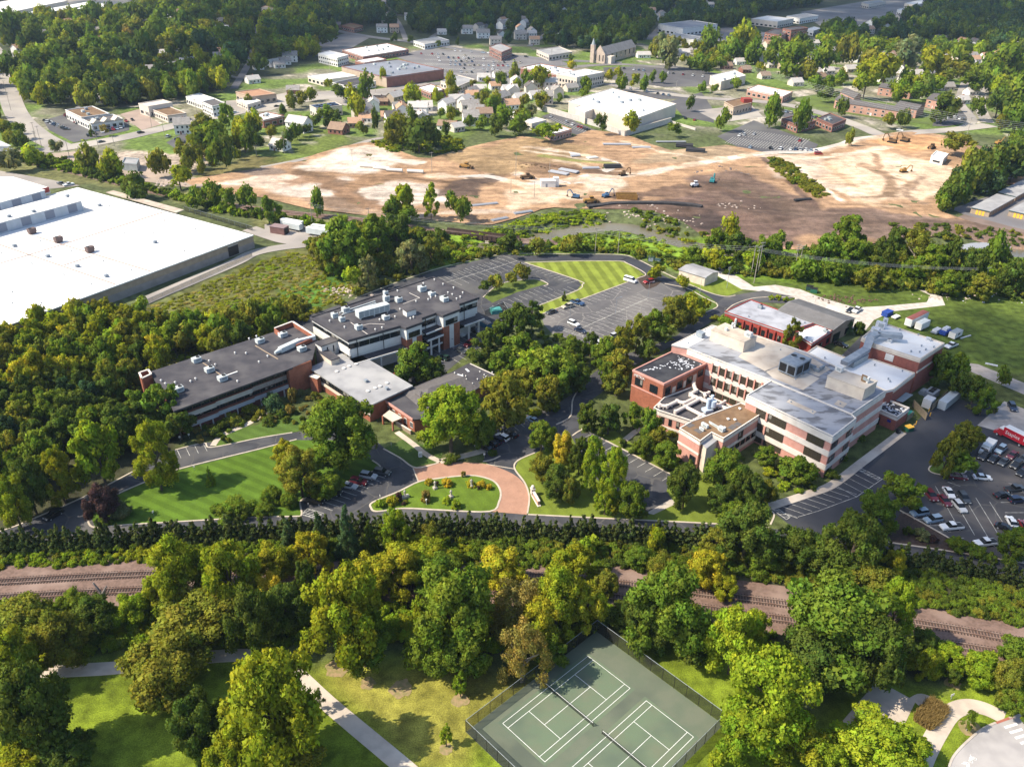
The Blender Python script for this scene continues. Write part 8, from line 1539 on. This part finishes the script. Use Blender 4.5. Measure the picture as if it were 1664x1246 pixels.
for k,(L_,w_,bp,cp,c0_,c1_,rf)in KINDS.items():
 zt=max(z for _x,z in cp)
 KM[k]=(pm('body',bp,w_,w_*.94,M_CAR),pm('glasshouse',cp,c0_,c1_,M_CGL),MB().box(((rf[0]+rf[1])/2,0,zt-.02),(rf[1]-rf[0]+.15,c1_+.03,.06)).mesh('roof_panel',M_CAR),MB().box((L_/2-.03,0,.62),(.1,.4,.16)).mesh('headlight',M_LAMP),MB().box((-L_/2+.03,0,.75),(.08,.35,.16)).mesh('tail_light',M_TAIL))
CC={'white':(.72,.72,.72),'black':(.012,.012,.014),'charcoal':(.045,.05,.055),'silver':(.42,.43,.45),'pale blue':(.26,.34,.42),'blue':(.03,.07,.16),'dark blue':(.015,.025,.06),'red':(.28,.02,.025),'maroon':(.11,.015,.025),'dark green':(.015,.04,.03),'beige':(.42,.38,.30)}
FARCAR=None
def car(px,head,c,kind='saloon',label=None,group=None,near=True,where=None):
 """px = where it stands, head = photo point its nose looks to"""
 p=P(*px);h=P(*head);rz=math.atan2(h.y-p.y,h.x-p.x);o=empty('parked_car' if kind not in('van','pickup')else 'parked_'+kind,p+Vector((0,0,.03)),rz);tag(o,label,'car' if kind not in('van','pickup')else kind,group);L_=KINDS[kind][0];B_,G_,Rf,HL,TL=KM[kind];rgba=(*CC[c],1)
 b=ob('body',B_,o);b.color=rgba;ob('glasshouse',G_,o);r=ob('roof_panel',Rf,o);r.color=rgba
 if near:
  for sx in(-.3,.3):
   for sy in(-1,1):w_=ob('wheel',WH,o,(sx*L_,sy*KINDS[kind][1]*.46,.33));ob('rim',RIM,w_)
  for sy in(-.62,.62):ob('headlight',HL,o,(0,sy,0));ob('tail_light',TL,o,(0,sy,0))
  if kind=='pickup':MB().box((-1.8,0,1.06),(1.9,1.6,.05)).build('load_bed',M_BLACK,o)
  if kind!='van':MB().box((0,0,.18),(L_*.9,1.6,.2)).build('underbody',M_TYRE,o)
 if label is None:LABELQ.append((o,c,{'saloon':'saloon car','estate_car':'estate car'}.get(kind,kind+' truck' if kind=='pickup' else kind),*px))
 return o
def cars(rows,group,near=True):
 for(x,y,hx,hy,c,*k)in rows:car((x,y),(x+hx,y+hy),c,k[0]if k else 'saloon',k[1]if len(k)>1 else None,group,near)
S,V_,PK,VN='saloon','estate_car','pickup','van'
cars([(88,839,-10,6,'black',V_,'black estate car driving down the front road alone'),(512,817,26,3,'black',V_),(526,809,26,3,'black'),(541,803,26,3,'black',V_),(567,792,26,5,'silver',S,'silver saloon in the diagonal row by the front lawn'),(583,785,26,5,'maroon',V_,'dark red car between the silver and pale cars by the front lawn'),(599,776,26,5,'silver',V_,'pale silver hatch between the red car and the last one'),(621,770,26,5,'charcoal',V_,'last dark car of the diagonal row under the big green tree'),
(799,722,-20,-10,'black'),(807,717,-20,-10,'dark blue',V_),(816,713,-20,-10,'white',V_,'white estate car in the shaded row of the entrance car park'),(830,708,-20,-10,'black',S),(866,685,-20,-10,'pale blue',S),(790,730,-20,-10,'black',S)],'cars in the entrance car parks')
cars([(746,545,20,8,'white',V_,'white estate car parked at the far brick bay'),(736,549,20,8,'black'),(762,561,-16,10,'red',V_,'bright red car half under the dark trees by the office'),(749,572,18,8,'charcoal'),(721,583,-18,-8,'dark green',V_),(708,588,18,8,'silver'),(645,612,14,-9,'red',S,'red car beside the pale link roof'),(660,607,14,9,'silver'),(755,536,20,8,'black',V_),(770,540,20,8,'black',VN)],'cars behind the office block')
cars([(932,528,22,9,'white',V_,'white estate car beside the hatched marking'),(943,539,22,8,'dark blue'),(896,509,-20,6,'charcoal'),(922,500,-20,5,'beige',V_,'beige estate car by the striped lawn'),(938,494,20,6,'blue',PK,'blue pickup truck by the striped lawn'),(1024,458,24,7,'white',VN,'white van at the mulch island of the north car park'),(1054,460,-20,4,'red',V_,'red car under the small ornamental tree'),(969,559,-16,-8,'white',V_),(1000,547,20,-8,'silver',V_),(1178,440,20,6,'white',PK,'white pickup behind the metal shed'),(1190,443,20,6,'charcoal',S)],'cars of the north car park')
cars([(1493,836,-24,4,'pale blue',V_,'pale blue estate car, first of three along the mulch bed'),(1515,847,-24,4,'pale blue',V_,'light blue estate car, middle of three along the mulch bed'),(1545,859,-24,2,'white',PK,'white pickup truck along the mulch bed'),(1600,885,-26,3,'white',PK,'white open jeep-like truck beside the green hedge bush'),(1512,808,12,14,'maroon',V_,'maroon car under the tree edge in the middle row'),(1534,816,12,14,'maroon',S,'maroon saloon beside the white car in the middle row'),(1541,803,12,18,'white',S,'white saloon pointing down the middle row'),(1558,826,13,15,'silver',V_,'silver estate car nose to tail in the middle row'),(1565,812,12,16,'charcoal',V_,'charcoal estate car at the end of the middle row'),
(1556,777,24,3,'maroon',S,'dark red saloon by the grass island'),(1595,778,24,2,'white',S,'white saloon alone in the aisle near the grass island'),(1598,744,-14,12,'black',V_),(1614,748,-14,12,'black',S),(1630,753,-14,12,'charcoal'),(1650,758,-14,12,'black',V_),(1625,733,-14,12,'pale blue',V_,'pale blue car beside the white service truck'),(1644,742,-14,12,'maroon',S,'maroon saloon in the upper rows near the delivery truck'),(1662,748,-14,12,'charcoal'),(1628,807,24,-3,'black',S),(1648,797,24,-3,'charcoal',PK),(1652,815,24,-2,'dark blue',V_),(1643,851,-10,-18,'white',S,'white saloon seen nose away near the round tree'),(1664,857,-10,-18,'red',S),(1632,860,16,6,'black'),(1644,664,8,14,'dark blue',V_,'dark blue car at the top of the concrete apron'),(1660,770,-14,12,'black',S)],'cars of the east car park')
cars([(1381,506,-12,8,'black',S),(1392,506,-12,8,'white',PK,'white pickup on the gravel by the barn'),(1366,562,18,6,'black',S),(1545,564,-16,6,'white',PK,'white work truck on the lawn by the trailers')],'vehicles around the gravel yard')
# box trucks
def boxtruck(px,head,cabc,boxm,label,L_=7.2,h=2.7,deck=None):
 p,hd=P(*px),P(*head);o=empty('delivery_truck',p,math.atan2(hd.y-p.y,hd.x-p.x));tag(o,label,'truck');b=MB().box((-1.0,0,1.05),(L_,2.45,h)).build('cargo_box',boxm,o);c=pm('cab',[(L_/2-.9,.5),(L_/2-.9,2.5),(L_/2+.2,2.5),(L_/2+.8,1.6),(L_/2+1.5,1.4),(L_/2+1.55,.5)],2.2,2.1,M_CAR);cb=ob('cab',c,o);cb.color=(*cabc,1)
 MB().add([(L_/2+.24,-.95,2.4),(L_/2+.24,.95,2.4),(L_/2+.80,1.0,1.66),(L_/2+.80,-1.0,1.66)],[(0,3,2,1)]).build('windscreen',M_CGL,cb);MB().box((L_/2-.3,0,2.5),(1.2,2.0,.35)).build('wind_deflector',M_FRAMEW,cb);MB().box((-1.0,0,1.05+h),(L_,2.4,.06)).build('roof_panel',M_FRAMEW,o)
 for sx in(-L_*.38,L_/2+.4):
  for sy in(-1.0,1.0):w_=ob('wheel',WH,o,(sx,sy,.46));w_.scale=(1.4,1.6,1.4);ob('rim',RIM,w_)
 return o
o=boxtruck((1644,716),(1612,700),(.40,.02,.03),mat('truck_red',(.45,.015,.03),rough=.4),'red and white delivery truck with white lettering beside the concrete apron')
tm=text_mesh('lettering','Staples',1.55,M_FRAMEW,.02);t=ob('lettering',tm,o);t.matrix_local=Matrix(((1,0,0,-1.9),(0,0,-1,-1.25),(0,1,0,1.95),(0,0,0,1)));t2=ob('lettering',tm,o);t2.matrix_local=Matrix(((-1,0,0,-.2),(0,0,1,1.25),(0,1,0,1.95),(0,0,0,1)))
for s_,x0 in((1,-3.5),(-1,1.6)):
 lg=MB().box((x0-.62,s_*1.25,3.05),(1.4,.04,.16)).box((x0-.62-.62,s_*1.25,2.3),(.16,.04,.75)).box((x0-.62+.62,s_*1.25,2.1),(.16,.04,.95));lg.build('logo_bracket',M_FRAMEW,o)
boxtruck((1603,732),(1592,744),(.7,.7,.7),M_METALL,'white service truck with a ribbed pale body in the upper rows',4.6,1.5)
# far cars: body with its glass only
def farrow(a,b_,n,dirv,group,seed,skip=.25,cols=('white','white','black','charcoal','silver','silver','red','blue','beige','pale blue')):
 r=random.Random(seed)
 for i in range(n):
  if r.random()<skip:continue
  t=(i+.5)/n;x,y=a[0]+(b_[0]-a[0])*t,a[1]+(b_[1]-a[1])*t;car((x,y),(x+dirv[0],y+dirv[1]),r.choice(cols),r.choice([S,V_,V_]),None,group,False)
for i,(y,x0,x1,n)in enumerate(((88,680,760,9),(94,700,790,11),(100,710,850,16),(106,720,860,18),(112,735,850,15),(118,745,840,11),(83,735,770,4))):farrow((x0,y),(x1,y+3),n,(3,3),'cars in the supermarket car park',i,.3)
farrow((74,197),(110,212),10,(8,0),'cars at the showroom',20,.1);farrow((108,188),(130,203),7,(8,0),'cars at the showroom',21,.1);farrow((140,222),(205,207),11,(4,4),'cars at the showroom',22,.2);farrow((893,190),(958,213),13,(5,-4),'cars behind the white store',23,.4);farrow((1215,240),(1330,246),14,(4,-4),'cars at the brick clinic',24,.5);farrow((1190,222),(1260,216),9,(4,-4),'cars at the brick clinic',25,.6)
farrow((1010,112),(1170,128),20,(4,-3),'cars in the dark car park',26,.45);farrow((1020,145),(1100,158),9,(4,-3),'cars in the dark car park',27,.4);farrow((1095,190),(1140,198),6,(4,-3),'cars in the dark car park',28,.3);farrow((1535,190),(1570,196),5,(5,-3),'cars by the curved car park',29,.3);farrow((270,222),(320,238),7,(5,-3),'cars on the small dark plot',30,.2);farrow((440,172),(480,176),5,(5,2),'cars by the white-roofed shop',31,.3);farrow((690,158),(770,150),8,(5,-1),'cars on the supermarket street',32,.4);farrow((1250,178),(1330,192),10,(5,-3),'cars at the shop row',33,.3);farrow((780,86),(900,98),12,(8,1),'cars on the far street',34,.5);farrow((1150,60),(1260,58),9,(5,-3),'cars at the far depot',35,.4)
cars([(165,232,10,-2,'charcoal'),(229,217,10,-2,'black',V_),(383,184,9,-1,'white'),(450,174,9,-1,'charcoal'),(205,198,6,5,'red'),(215,196,6,5,'black'),(248,190,8,1,'charcoal'),(1462,213,9,1,'white',V_),(1540,193,8,-3,'white',S),(1552,190,8,-3,'white',V_),(100,301,10,3,'charcoal',PK),(112,302,10,-2,'white',PK),(1582,326,8,-4,'dark green',PK),(1602,312,8,-5,'white',VN),(1632,298,8,-5,'charcoal',S),(1642,291,8,-5,'white',VN),(1330,252,9,0,'red',VN),(1300,230,6,-4,'red')],'cars about the town',False)
# ---- construction plant
M_CAT=mat('plant_yellow',(.34,.19,.05),c2=(.26,.14,.04),scale=1);M_CATD=mat('plant_brown',(.14,.085,.04),c2=(.10,.06,.03),scale=1);M_PLB=mat('plant_blue',(.06,.13,.24),c2=(.04,.09,.17),scale=1);M_PLT=mat('plant_teal',(.03,.22,.24),c2=(.03,.16,.18),scale=1)
def gpos(px):p=P(*px);return Vector((p.x,p.y,gz1(p.x,p.y)+.3))
def digger(px,rz,label,m=M_CAT,s=1.0,group='diggers on the dirt site'):
 o=empty('excavator',gpos(px),rz);o.scale=(s,s,s);tag(o,label,'excavator',group)
 for k in(-1,1):MB().box((0,k*1.2,0),(4.2,.6,.9)).tube((2.1,k*1.2-.3,.45),(2.1,k*1.2+.3,.45),.45,8).tube((-2.1,k*1.2-.3,.45),(-2.1,k*1.2+.3,.45),.45,8).build('track',M_TYRE,o)
 MB().box((-.6,0,1.0),(3.6,2.7,1.2)).build('house',m,o);c=MB().box((.8,.75,1.0),(1.5,1.1,1.9)).build('cab',m,o);MB().box((.9,.76,1.9),(1.5,1.16,.7)).build('cab_window',M_CGL,c)
 MB().tube((1.0,-.3,1.6),(3.6,-.3,4.8),.32,6).tube((3.6,-.3,4.8),(5.2,-.3,4.2),.28,6).build('boom',m,o);MB().tube((5.2,-.3,4.3),(5.6,-.3,1.4),.22,6).build('stick',m,o);MB().prism([(4.9,-.8),(5.9,-.8),(5.9,.2),(4.9,.2)],.5,1.5,top=[(5.2,-.8),(5.8,-.8),(5.8,.2),(5.2,.2)]).build('bucket',M_CATD,o);return o
digger((1449,233),2.4,'brown excavator, one of the raised-boom pair beside the pale road, first',M_CATD,1.15);digger((1470,231),2.2,'brown excavator, one of the raised-boom pair beside the pale road, second',M_CATD,1.15);digger((1157,298),1.2,'teal excavator working on the dark mud',M_PLT,.95);digger((1622,236),.4,'yellow excavator on the brown patch at the far edge',M_CAT,1.0);digger((1468,281),.2,'small yellow digger alone on the pale slope',M_CAT,.9);digger((985,322),.6,'blue screening machine with a raised arm beside the steel box',M_PLB,.9,None);digger((935,323),2.8,'blue machine with a long arm at the left of the plant yard',M_PLB,.85,None);digger((1012,286),.5,'dark digger by the haul track in the middle of the site',M_CATD,.9)
def dozer(px,rz,label,m=M_CAT,long=False):
 o=empty('loader',gpos(px),rz);tag(o,label,'loader');L_=9.0 if long else 5.5;MB().box((0,0,.9),(L_*.7,2.4,1.2)).build('chassis',m,o);c=MB().box((L_*.1,0,2.1),(1.8,1.8,1.4)).build('cab',m,o);MB().box((L_*.1,0,2.6),(1.84,1.84,.6)).build('cab_window',M_CGL,c);MB().prism([(L_*.42,-1.6),(L_*.52,-1.6),(L_*.52,1.6),(L_*.42,1.6)],.2,1.5).build('blade',M_CATD,o)
 for sx in(-.28,.28):
  for sy in(-1,1):w_=ob('wheel',WH,o,(sx*L_,sy*1.3,.75));w_.scale=(2.2,3,2.2)
dozer((958,332),.2,'long yellow scraper parked by the green bank',M_CAT,True);dozer((756,274),-.4,'yellow loader on the track in the left half of the site',M_CAT,True);dozer((1513,243),.6,'yellow loader on the orange earth patch',M_CATD);dozer((855,292),.3,'dark loader behind the site office',M_CATD,True);dozer((1128,305),.2,'pale roller on the dark mud',M_DEBRIS)
p=gpos((1018,324));o=empty('trench_box',p,.05);tag(o,'big rusty yellow steel trench box in the plant yard','trench box')
for k in(-1,1):MB().box((0,k*1.8,0),(11,.35,2.8)).build('side_plate',M_CAT,o)
for k in(-4.8,4.8):MB().box((k,0,1.0),(.6,3.2,.6)).build('strut',M_CATD,o)
def pipes(px,rz,n,L_,r,m,label,stack=1):
 o=empty('pipe_stack',gpos(px),rz);tag(o,label,'pipe stack','pipes stored on the dirt site');me=MB().tube((-L_/2,0,0),(L_/2,0,0),r,8).mesh('pipe',m)
 for j in range(stack):
  for i in range(n-j):ob('pipe',me,o,(0,(i-(n-j)/2)*2.1*r+r,r+j*1.8*r))
PWH=mat('pipe_white',(.60,.57,.52));PGR=mat('pipe_grey',(.30,.31,.34));PBK=mat('pipe_black',(.03,.03,.034))
for i,(x,y)in enumerate(((598,274),(620,277),(641,280),(675,282))):pipes((x,y),-.15,1,9.5,1.0,PWH,f"fat white pipe {['first', 'second', 'third', 'last'][i]} in the row left of the yellow loader")
pipes((908,283),2.6,4,12,.5,PGR,'flat grey bundle nearest the white site office',1);pipes((924,280),2.6,4,12,.5,PGR,'flat grey bundle behind the one by the site office',1);pipes((995,273),.15,5,10,.5,PBK,'dark bundle of pipes beside the haul track',2);pipes((960,275),.15,3,10,.5,PGR,'grey bundle of pipes left of the dark bundle');pipes((962,258),.5,4,7,.45,PWH,'pale pipes laid in the middle of the dirt plateau');pipes((935,255),.3,3,6,.45,PGR,'small grey pipes on the dirt plateau edge');pipes((1002,236),.05,4,18,.4,PGR,'long grey pipes below the retaining wall');pipes((1042,241),.1,4,12,.4,PGR,'grey pipes short of the black stack');pipes((1112,239),-.2,6,11,.5,PBK,'black pipe stack on the sandy slope, left one',2);pipes((1130,247),-.25,6,12,.5,PBK,'black pipe stack on the sandy slope, right one',2);pipes((1090,232),.1,2,20,.4,PGR,'thin grey pipes beside the grass slope')
pipes((785,334),.4,4,16,.3,PGR,'long grey pipes above the creek grass',1);pipes((850,347),.5,3,10,.4,PGR,'grey pipe pile by the green bank');pipes((812,358),.6,3,9,.4,PGR,'grey pipe pile close to the railway bridge');pipes((1303,332),.3,2,10,.5,PBK,'dark pipes alone on the pale slope')
so_=gpos((890,304));o=empty('site_office',so_,.1);tag(o,'white block-like site office on a walled pad','cabin');MB().box((0,0,0),(8,5,3.6)).build('wall',M_WHITEP,o);MB().box((0,0,3.603),(8.4,5.4,.2)).build('roof',M_ROOFW,o);MB().box((4.5,.5,0),(3,3,5)).build('tank',M_WHITEP,o);MB().box((-1,-2.53,.1),(1,.06,2.1)).build('door',M_STEEL,o)
rb=random.Random(3)
def rocks(name,c,n,sx,sy,m,smin=.4,smax=1.2):
 b=MB();c=P(*c);iv,fv=ico()
 for _ in range(n):
  x,y=c.x+rb.gauss(0,sx),c.y+rb.gauss(0,sy);s=rb.uniform(smin,smax);b.add([(x+v[0]*s*rb.uniform(.7,1.2),y+v[1]*s*rb.uniform(.7,1.2),gz1(x,y)+.1+v[2]*s*.55)for v in iv],[tuple(f)for f in fv])
 return tag(b.build(name,m),kind='stuff')
M_ROCK=mat('rock_pale',(.46,.38,.32),c2=(.33,.26,.22),scale=.8);rocks('rubble',(555,473),60,4,3,M_ROCK,.3,.8);rocks('rubble',(262,300),40,7,4,M_ROCK);rocks('rubble',(860,272),50,9,5,M_CATD,.4,1.0);rocks('rubble',(1185,283),70,9,6,mat('rubble_grey',(.16,.13,.12),c2=(.11,.09,.085),scale=1),.4,1.1);rocks('rubble',(1060,350),70,14,4,M_ROCK,.3,.9);rocks('rubble',(1610,478),40,9,4,M_DEBRIS,.2,.6);rocks('rubble',(1555,484),40,12,2,M_ROCK,.2,.6);rocks('rubble',(580,262),40,10,4,M_ROCK,.3,.9);rocks('rubble',(1180,335),40,8,3,M_ROCK,.3,.8);rocks('brush_pile',(1375,487),90,6,2.5,mat('brush',(.13,.075,.05),c2=(.09,.05,.035),scale=2),.2,.6);rocks('rubble',(1090,362),40,8,3,M_ROCK,.3,.8)
# ================================================================ AIR: fair-weather clouds above the place, and haze
M_CLOUD=bpy.data.materials.new('cloud');M_CLOUD.use_nodes=True;t_=M_CLOUD.node_tree;b_=t_.nodes['Principled BSDF'];b_.inputs['Base Color'].default_value=(.85,.86,.88,1);b_.inputs['Roughness'].default_value=1;tr_=t_.nodes.new('ShaderNodeBsdfTransparent');mx_=t_.nodes.new('ShaderNodeMixShader');mx_.inputs[0].default_value=.42
t_.links.new(tr_.outputs[0],mx_.inputs[1]);t_.links.new(b_.outputs[0],mx_.inputs[2]);t_.links.new(mx_.outputs[0],t_.nodes['Material Output'].inputs[0])
def cloud(shade,alt,n,r0,seed):
 """a cumulus heap whose shade falls on the photo outline shade"""
 X,Y,r=grid_pts(shade,n,seed);shf=sd*(alt/sd.z);iv,fv=ico();b=MB()
 for x,y in zip(X,Y):
  s=r0*r.uniform(.7,1.3);z=alt+r.uniform(-.2,.6)*r0;k=z/alt
  b.add([(x+shf.x*k+v[0]*s,y+shf.y*k+v[1]*s,z+v[2]*s*.45)for v in iv],[tuple(f)for f in fv])
 tag(b.build('cloud',M_CLOUD),kind='structure')
cloud([(-300,-66),(1900,-66),(1900,70),(1560,74),(1250,66),(1010,70),(900,86),(640,62),(470,90),(330,20),(-300,-20)],900,70,62,1)
cloud([(380,70),(480,45),(545,80),(470,118),(330,150),(260,150),(300,110)],800,34,28,2)
cloud([(1330,590),(1560,500),(1800,560),(1800,1000),(1500,930),(1380,860),(1250,840),(1330,700)],700,16,13,3)
hz=MB().box((0,0,-8),(40000,40000,160)).mesh('haze',(m_:=bpy.data.materials.new('haze_air')));m_.use_nodes=True;nt_h=m_.node_tree;nt_h.nodes.remove(nt_h.nodes['Principled BSDF']);pv=nt_h.nodes.new('ShaderNodeVolumePrincipled');pv.inputs['Color'].default_value=(.55,.72,.95,1);pv.inputs['Density'].default_value=.00006;pv.inputs['Anisotropy'].default_value=.2
nt_h.links.new(pv.outputs[0],nt_h.nodes['Material Output'].inputs['Volume']);ho=ob('haze',hz,None,(0,2000,0));tag(ho,kind='stuff')
# ================================================================ labels of trees and other look-alikes
LAND=[('tennis court',960,1130),('curving park path',540,1150),('brick-paved circle',830,790),('mown front lawn',380,780),('long balcony office block',380,600),('pale grey link roof',590,610),('brick pavilion',720,640),('plant-covered office roof',640,500),('west car park',850,490),('north car park',990,520),('striped upper lawn',960,445),
('small metal shed',1136,450),('red workshop',1240,520),('black-roofed brick hall',1080,620),('ducted lab wing',1110,670),('pink college building',1320,740),('east car park',1560,780),('mulch bed',1490,865),('west end of the railway',110,950),('middle of the railway',620,950),('east end of the railway',1560,1030),('white-roofed warehouse',200,450),('rough meadow',400,480),('railway bridge',780,388),('creek bend',1050,380),
('brown haul road',1440,370),('storage rows',1610,335),('pale pond',1600,402),('paved park court',1430,1150),('white crossing stripes',1650,1185),('car dealership',160,200),('big white store',1010,175),('blue-roofed supermarket',640,120),('stone church',990,90),('brick terrace apartments',1440,175),('brick clinic',1320,205),('spindly white site office',890,305),('roundabout island',720,805),('entrance car park',850,700),('front road',60,850),('plant block',1500,590),('gravel yard',1330,495),('entrance lawn',930,820),('white houses by the dirt site',740,200),('solar-roofed hall',530,175),('tan brick school',900,120),('north-west woods edge',90,130),('far brick factory',1290,55),('lone white cottage',455,240),('wide pale road',30,170),('east boulevard',1590,170),('east lawn',1580,530),('sidewalk bend',1352,788),('tall utility poles',1228,440)]
ORD=['nearest','second nearest','third nearest','fourth nearest','fifth nearest','sixth nearest','seventh nearest','eighth nearest','ninth nearest','tenth nearest','eleventh nearest','twelfth nearest','thirteenth nearest','fourteenth nearest','fifteenth nearest','sixteenth nearest']
def write_labels(rows):
 G={}
 for o,look,noun,x,y in rows:
  wp=P(x,max(y,-50));best=min(LAND,key=lambda l:(P(l[1],l[2])-wp).length);dx,dy=x-best[1],(y-best[2])*1.3
  rel=('to the right of' if dx>0 else 'to the left of')if abs(dx)>abs(dy)*1.2 else('in front of' if dy>0 else 'behind')
  G.setdefault((look,noun,rel,best[0]),[]).append(((P(best[1],best[2])-wp).length,o))
 for(look,noun,rel,lm),v in G.items():
  v.sort(key=lambda e:e[0]);art='the '
  for i,(_d,o)in enumerate(v):
   lb=f'{look} {noun} {rel} {art}{lm}'+('' if len(v)==1 else f', {ORD[min(i, len(ORD) - 1)]} such')
   if len(lb.replace('-','').split())>16:lb=lb.replace('to the right of','right of').replace('to the left of','left of')
   if len(lb.split())>16:lb=lb.replace('in front of','before')
   if len(lb.split())>16:lb=lb.replace(', ',' ').replace(' such','')
   o['label']=lb
write_labels(LABELQ)
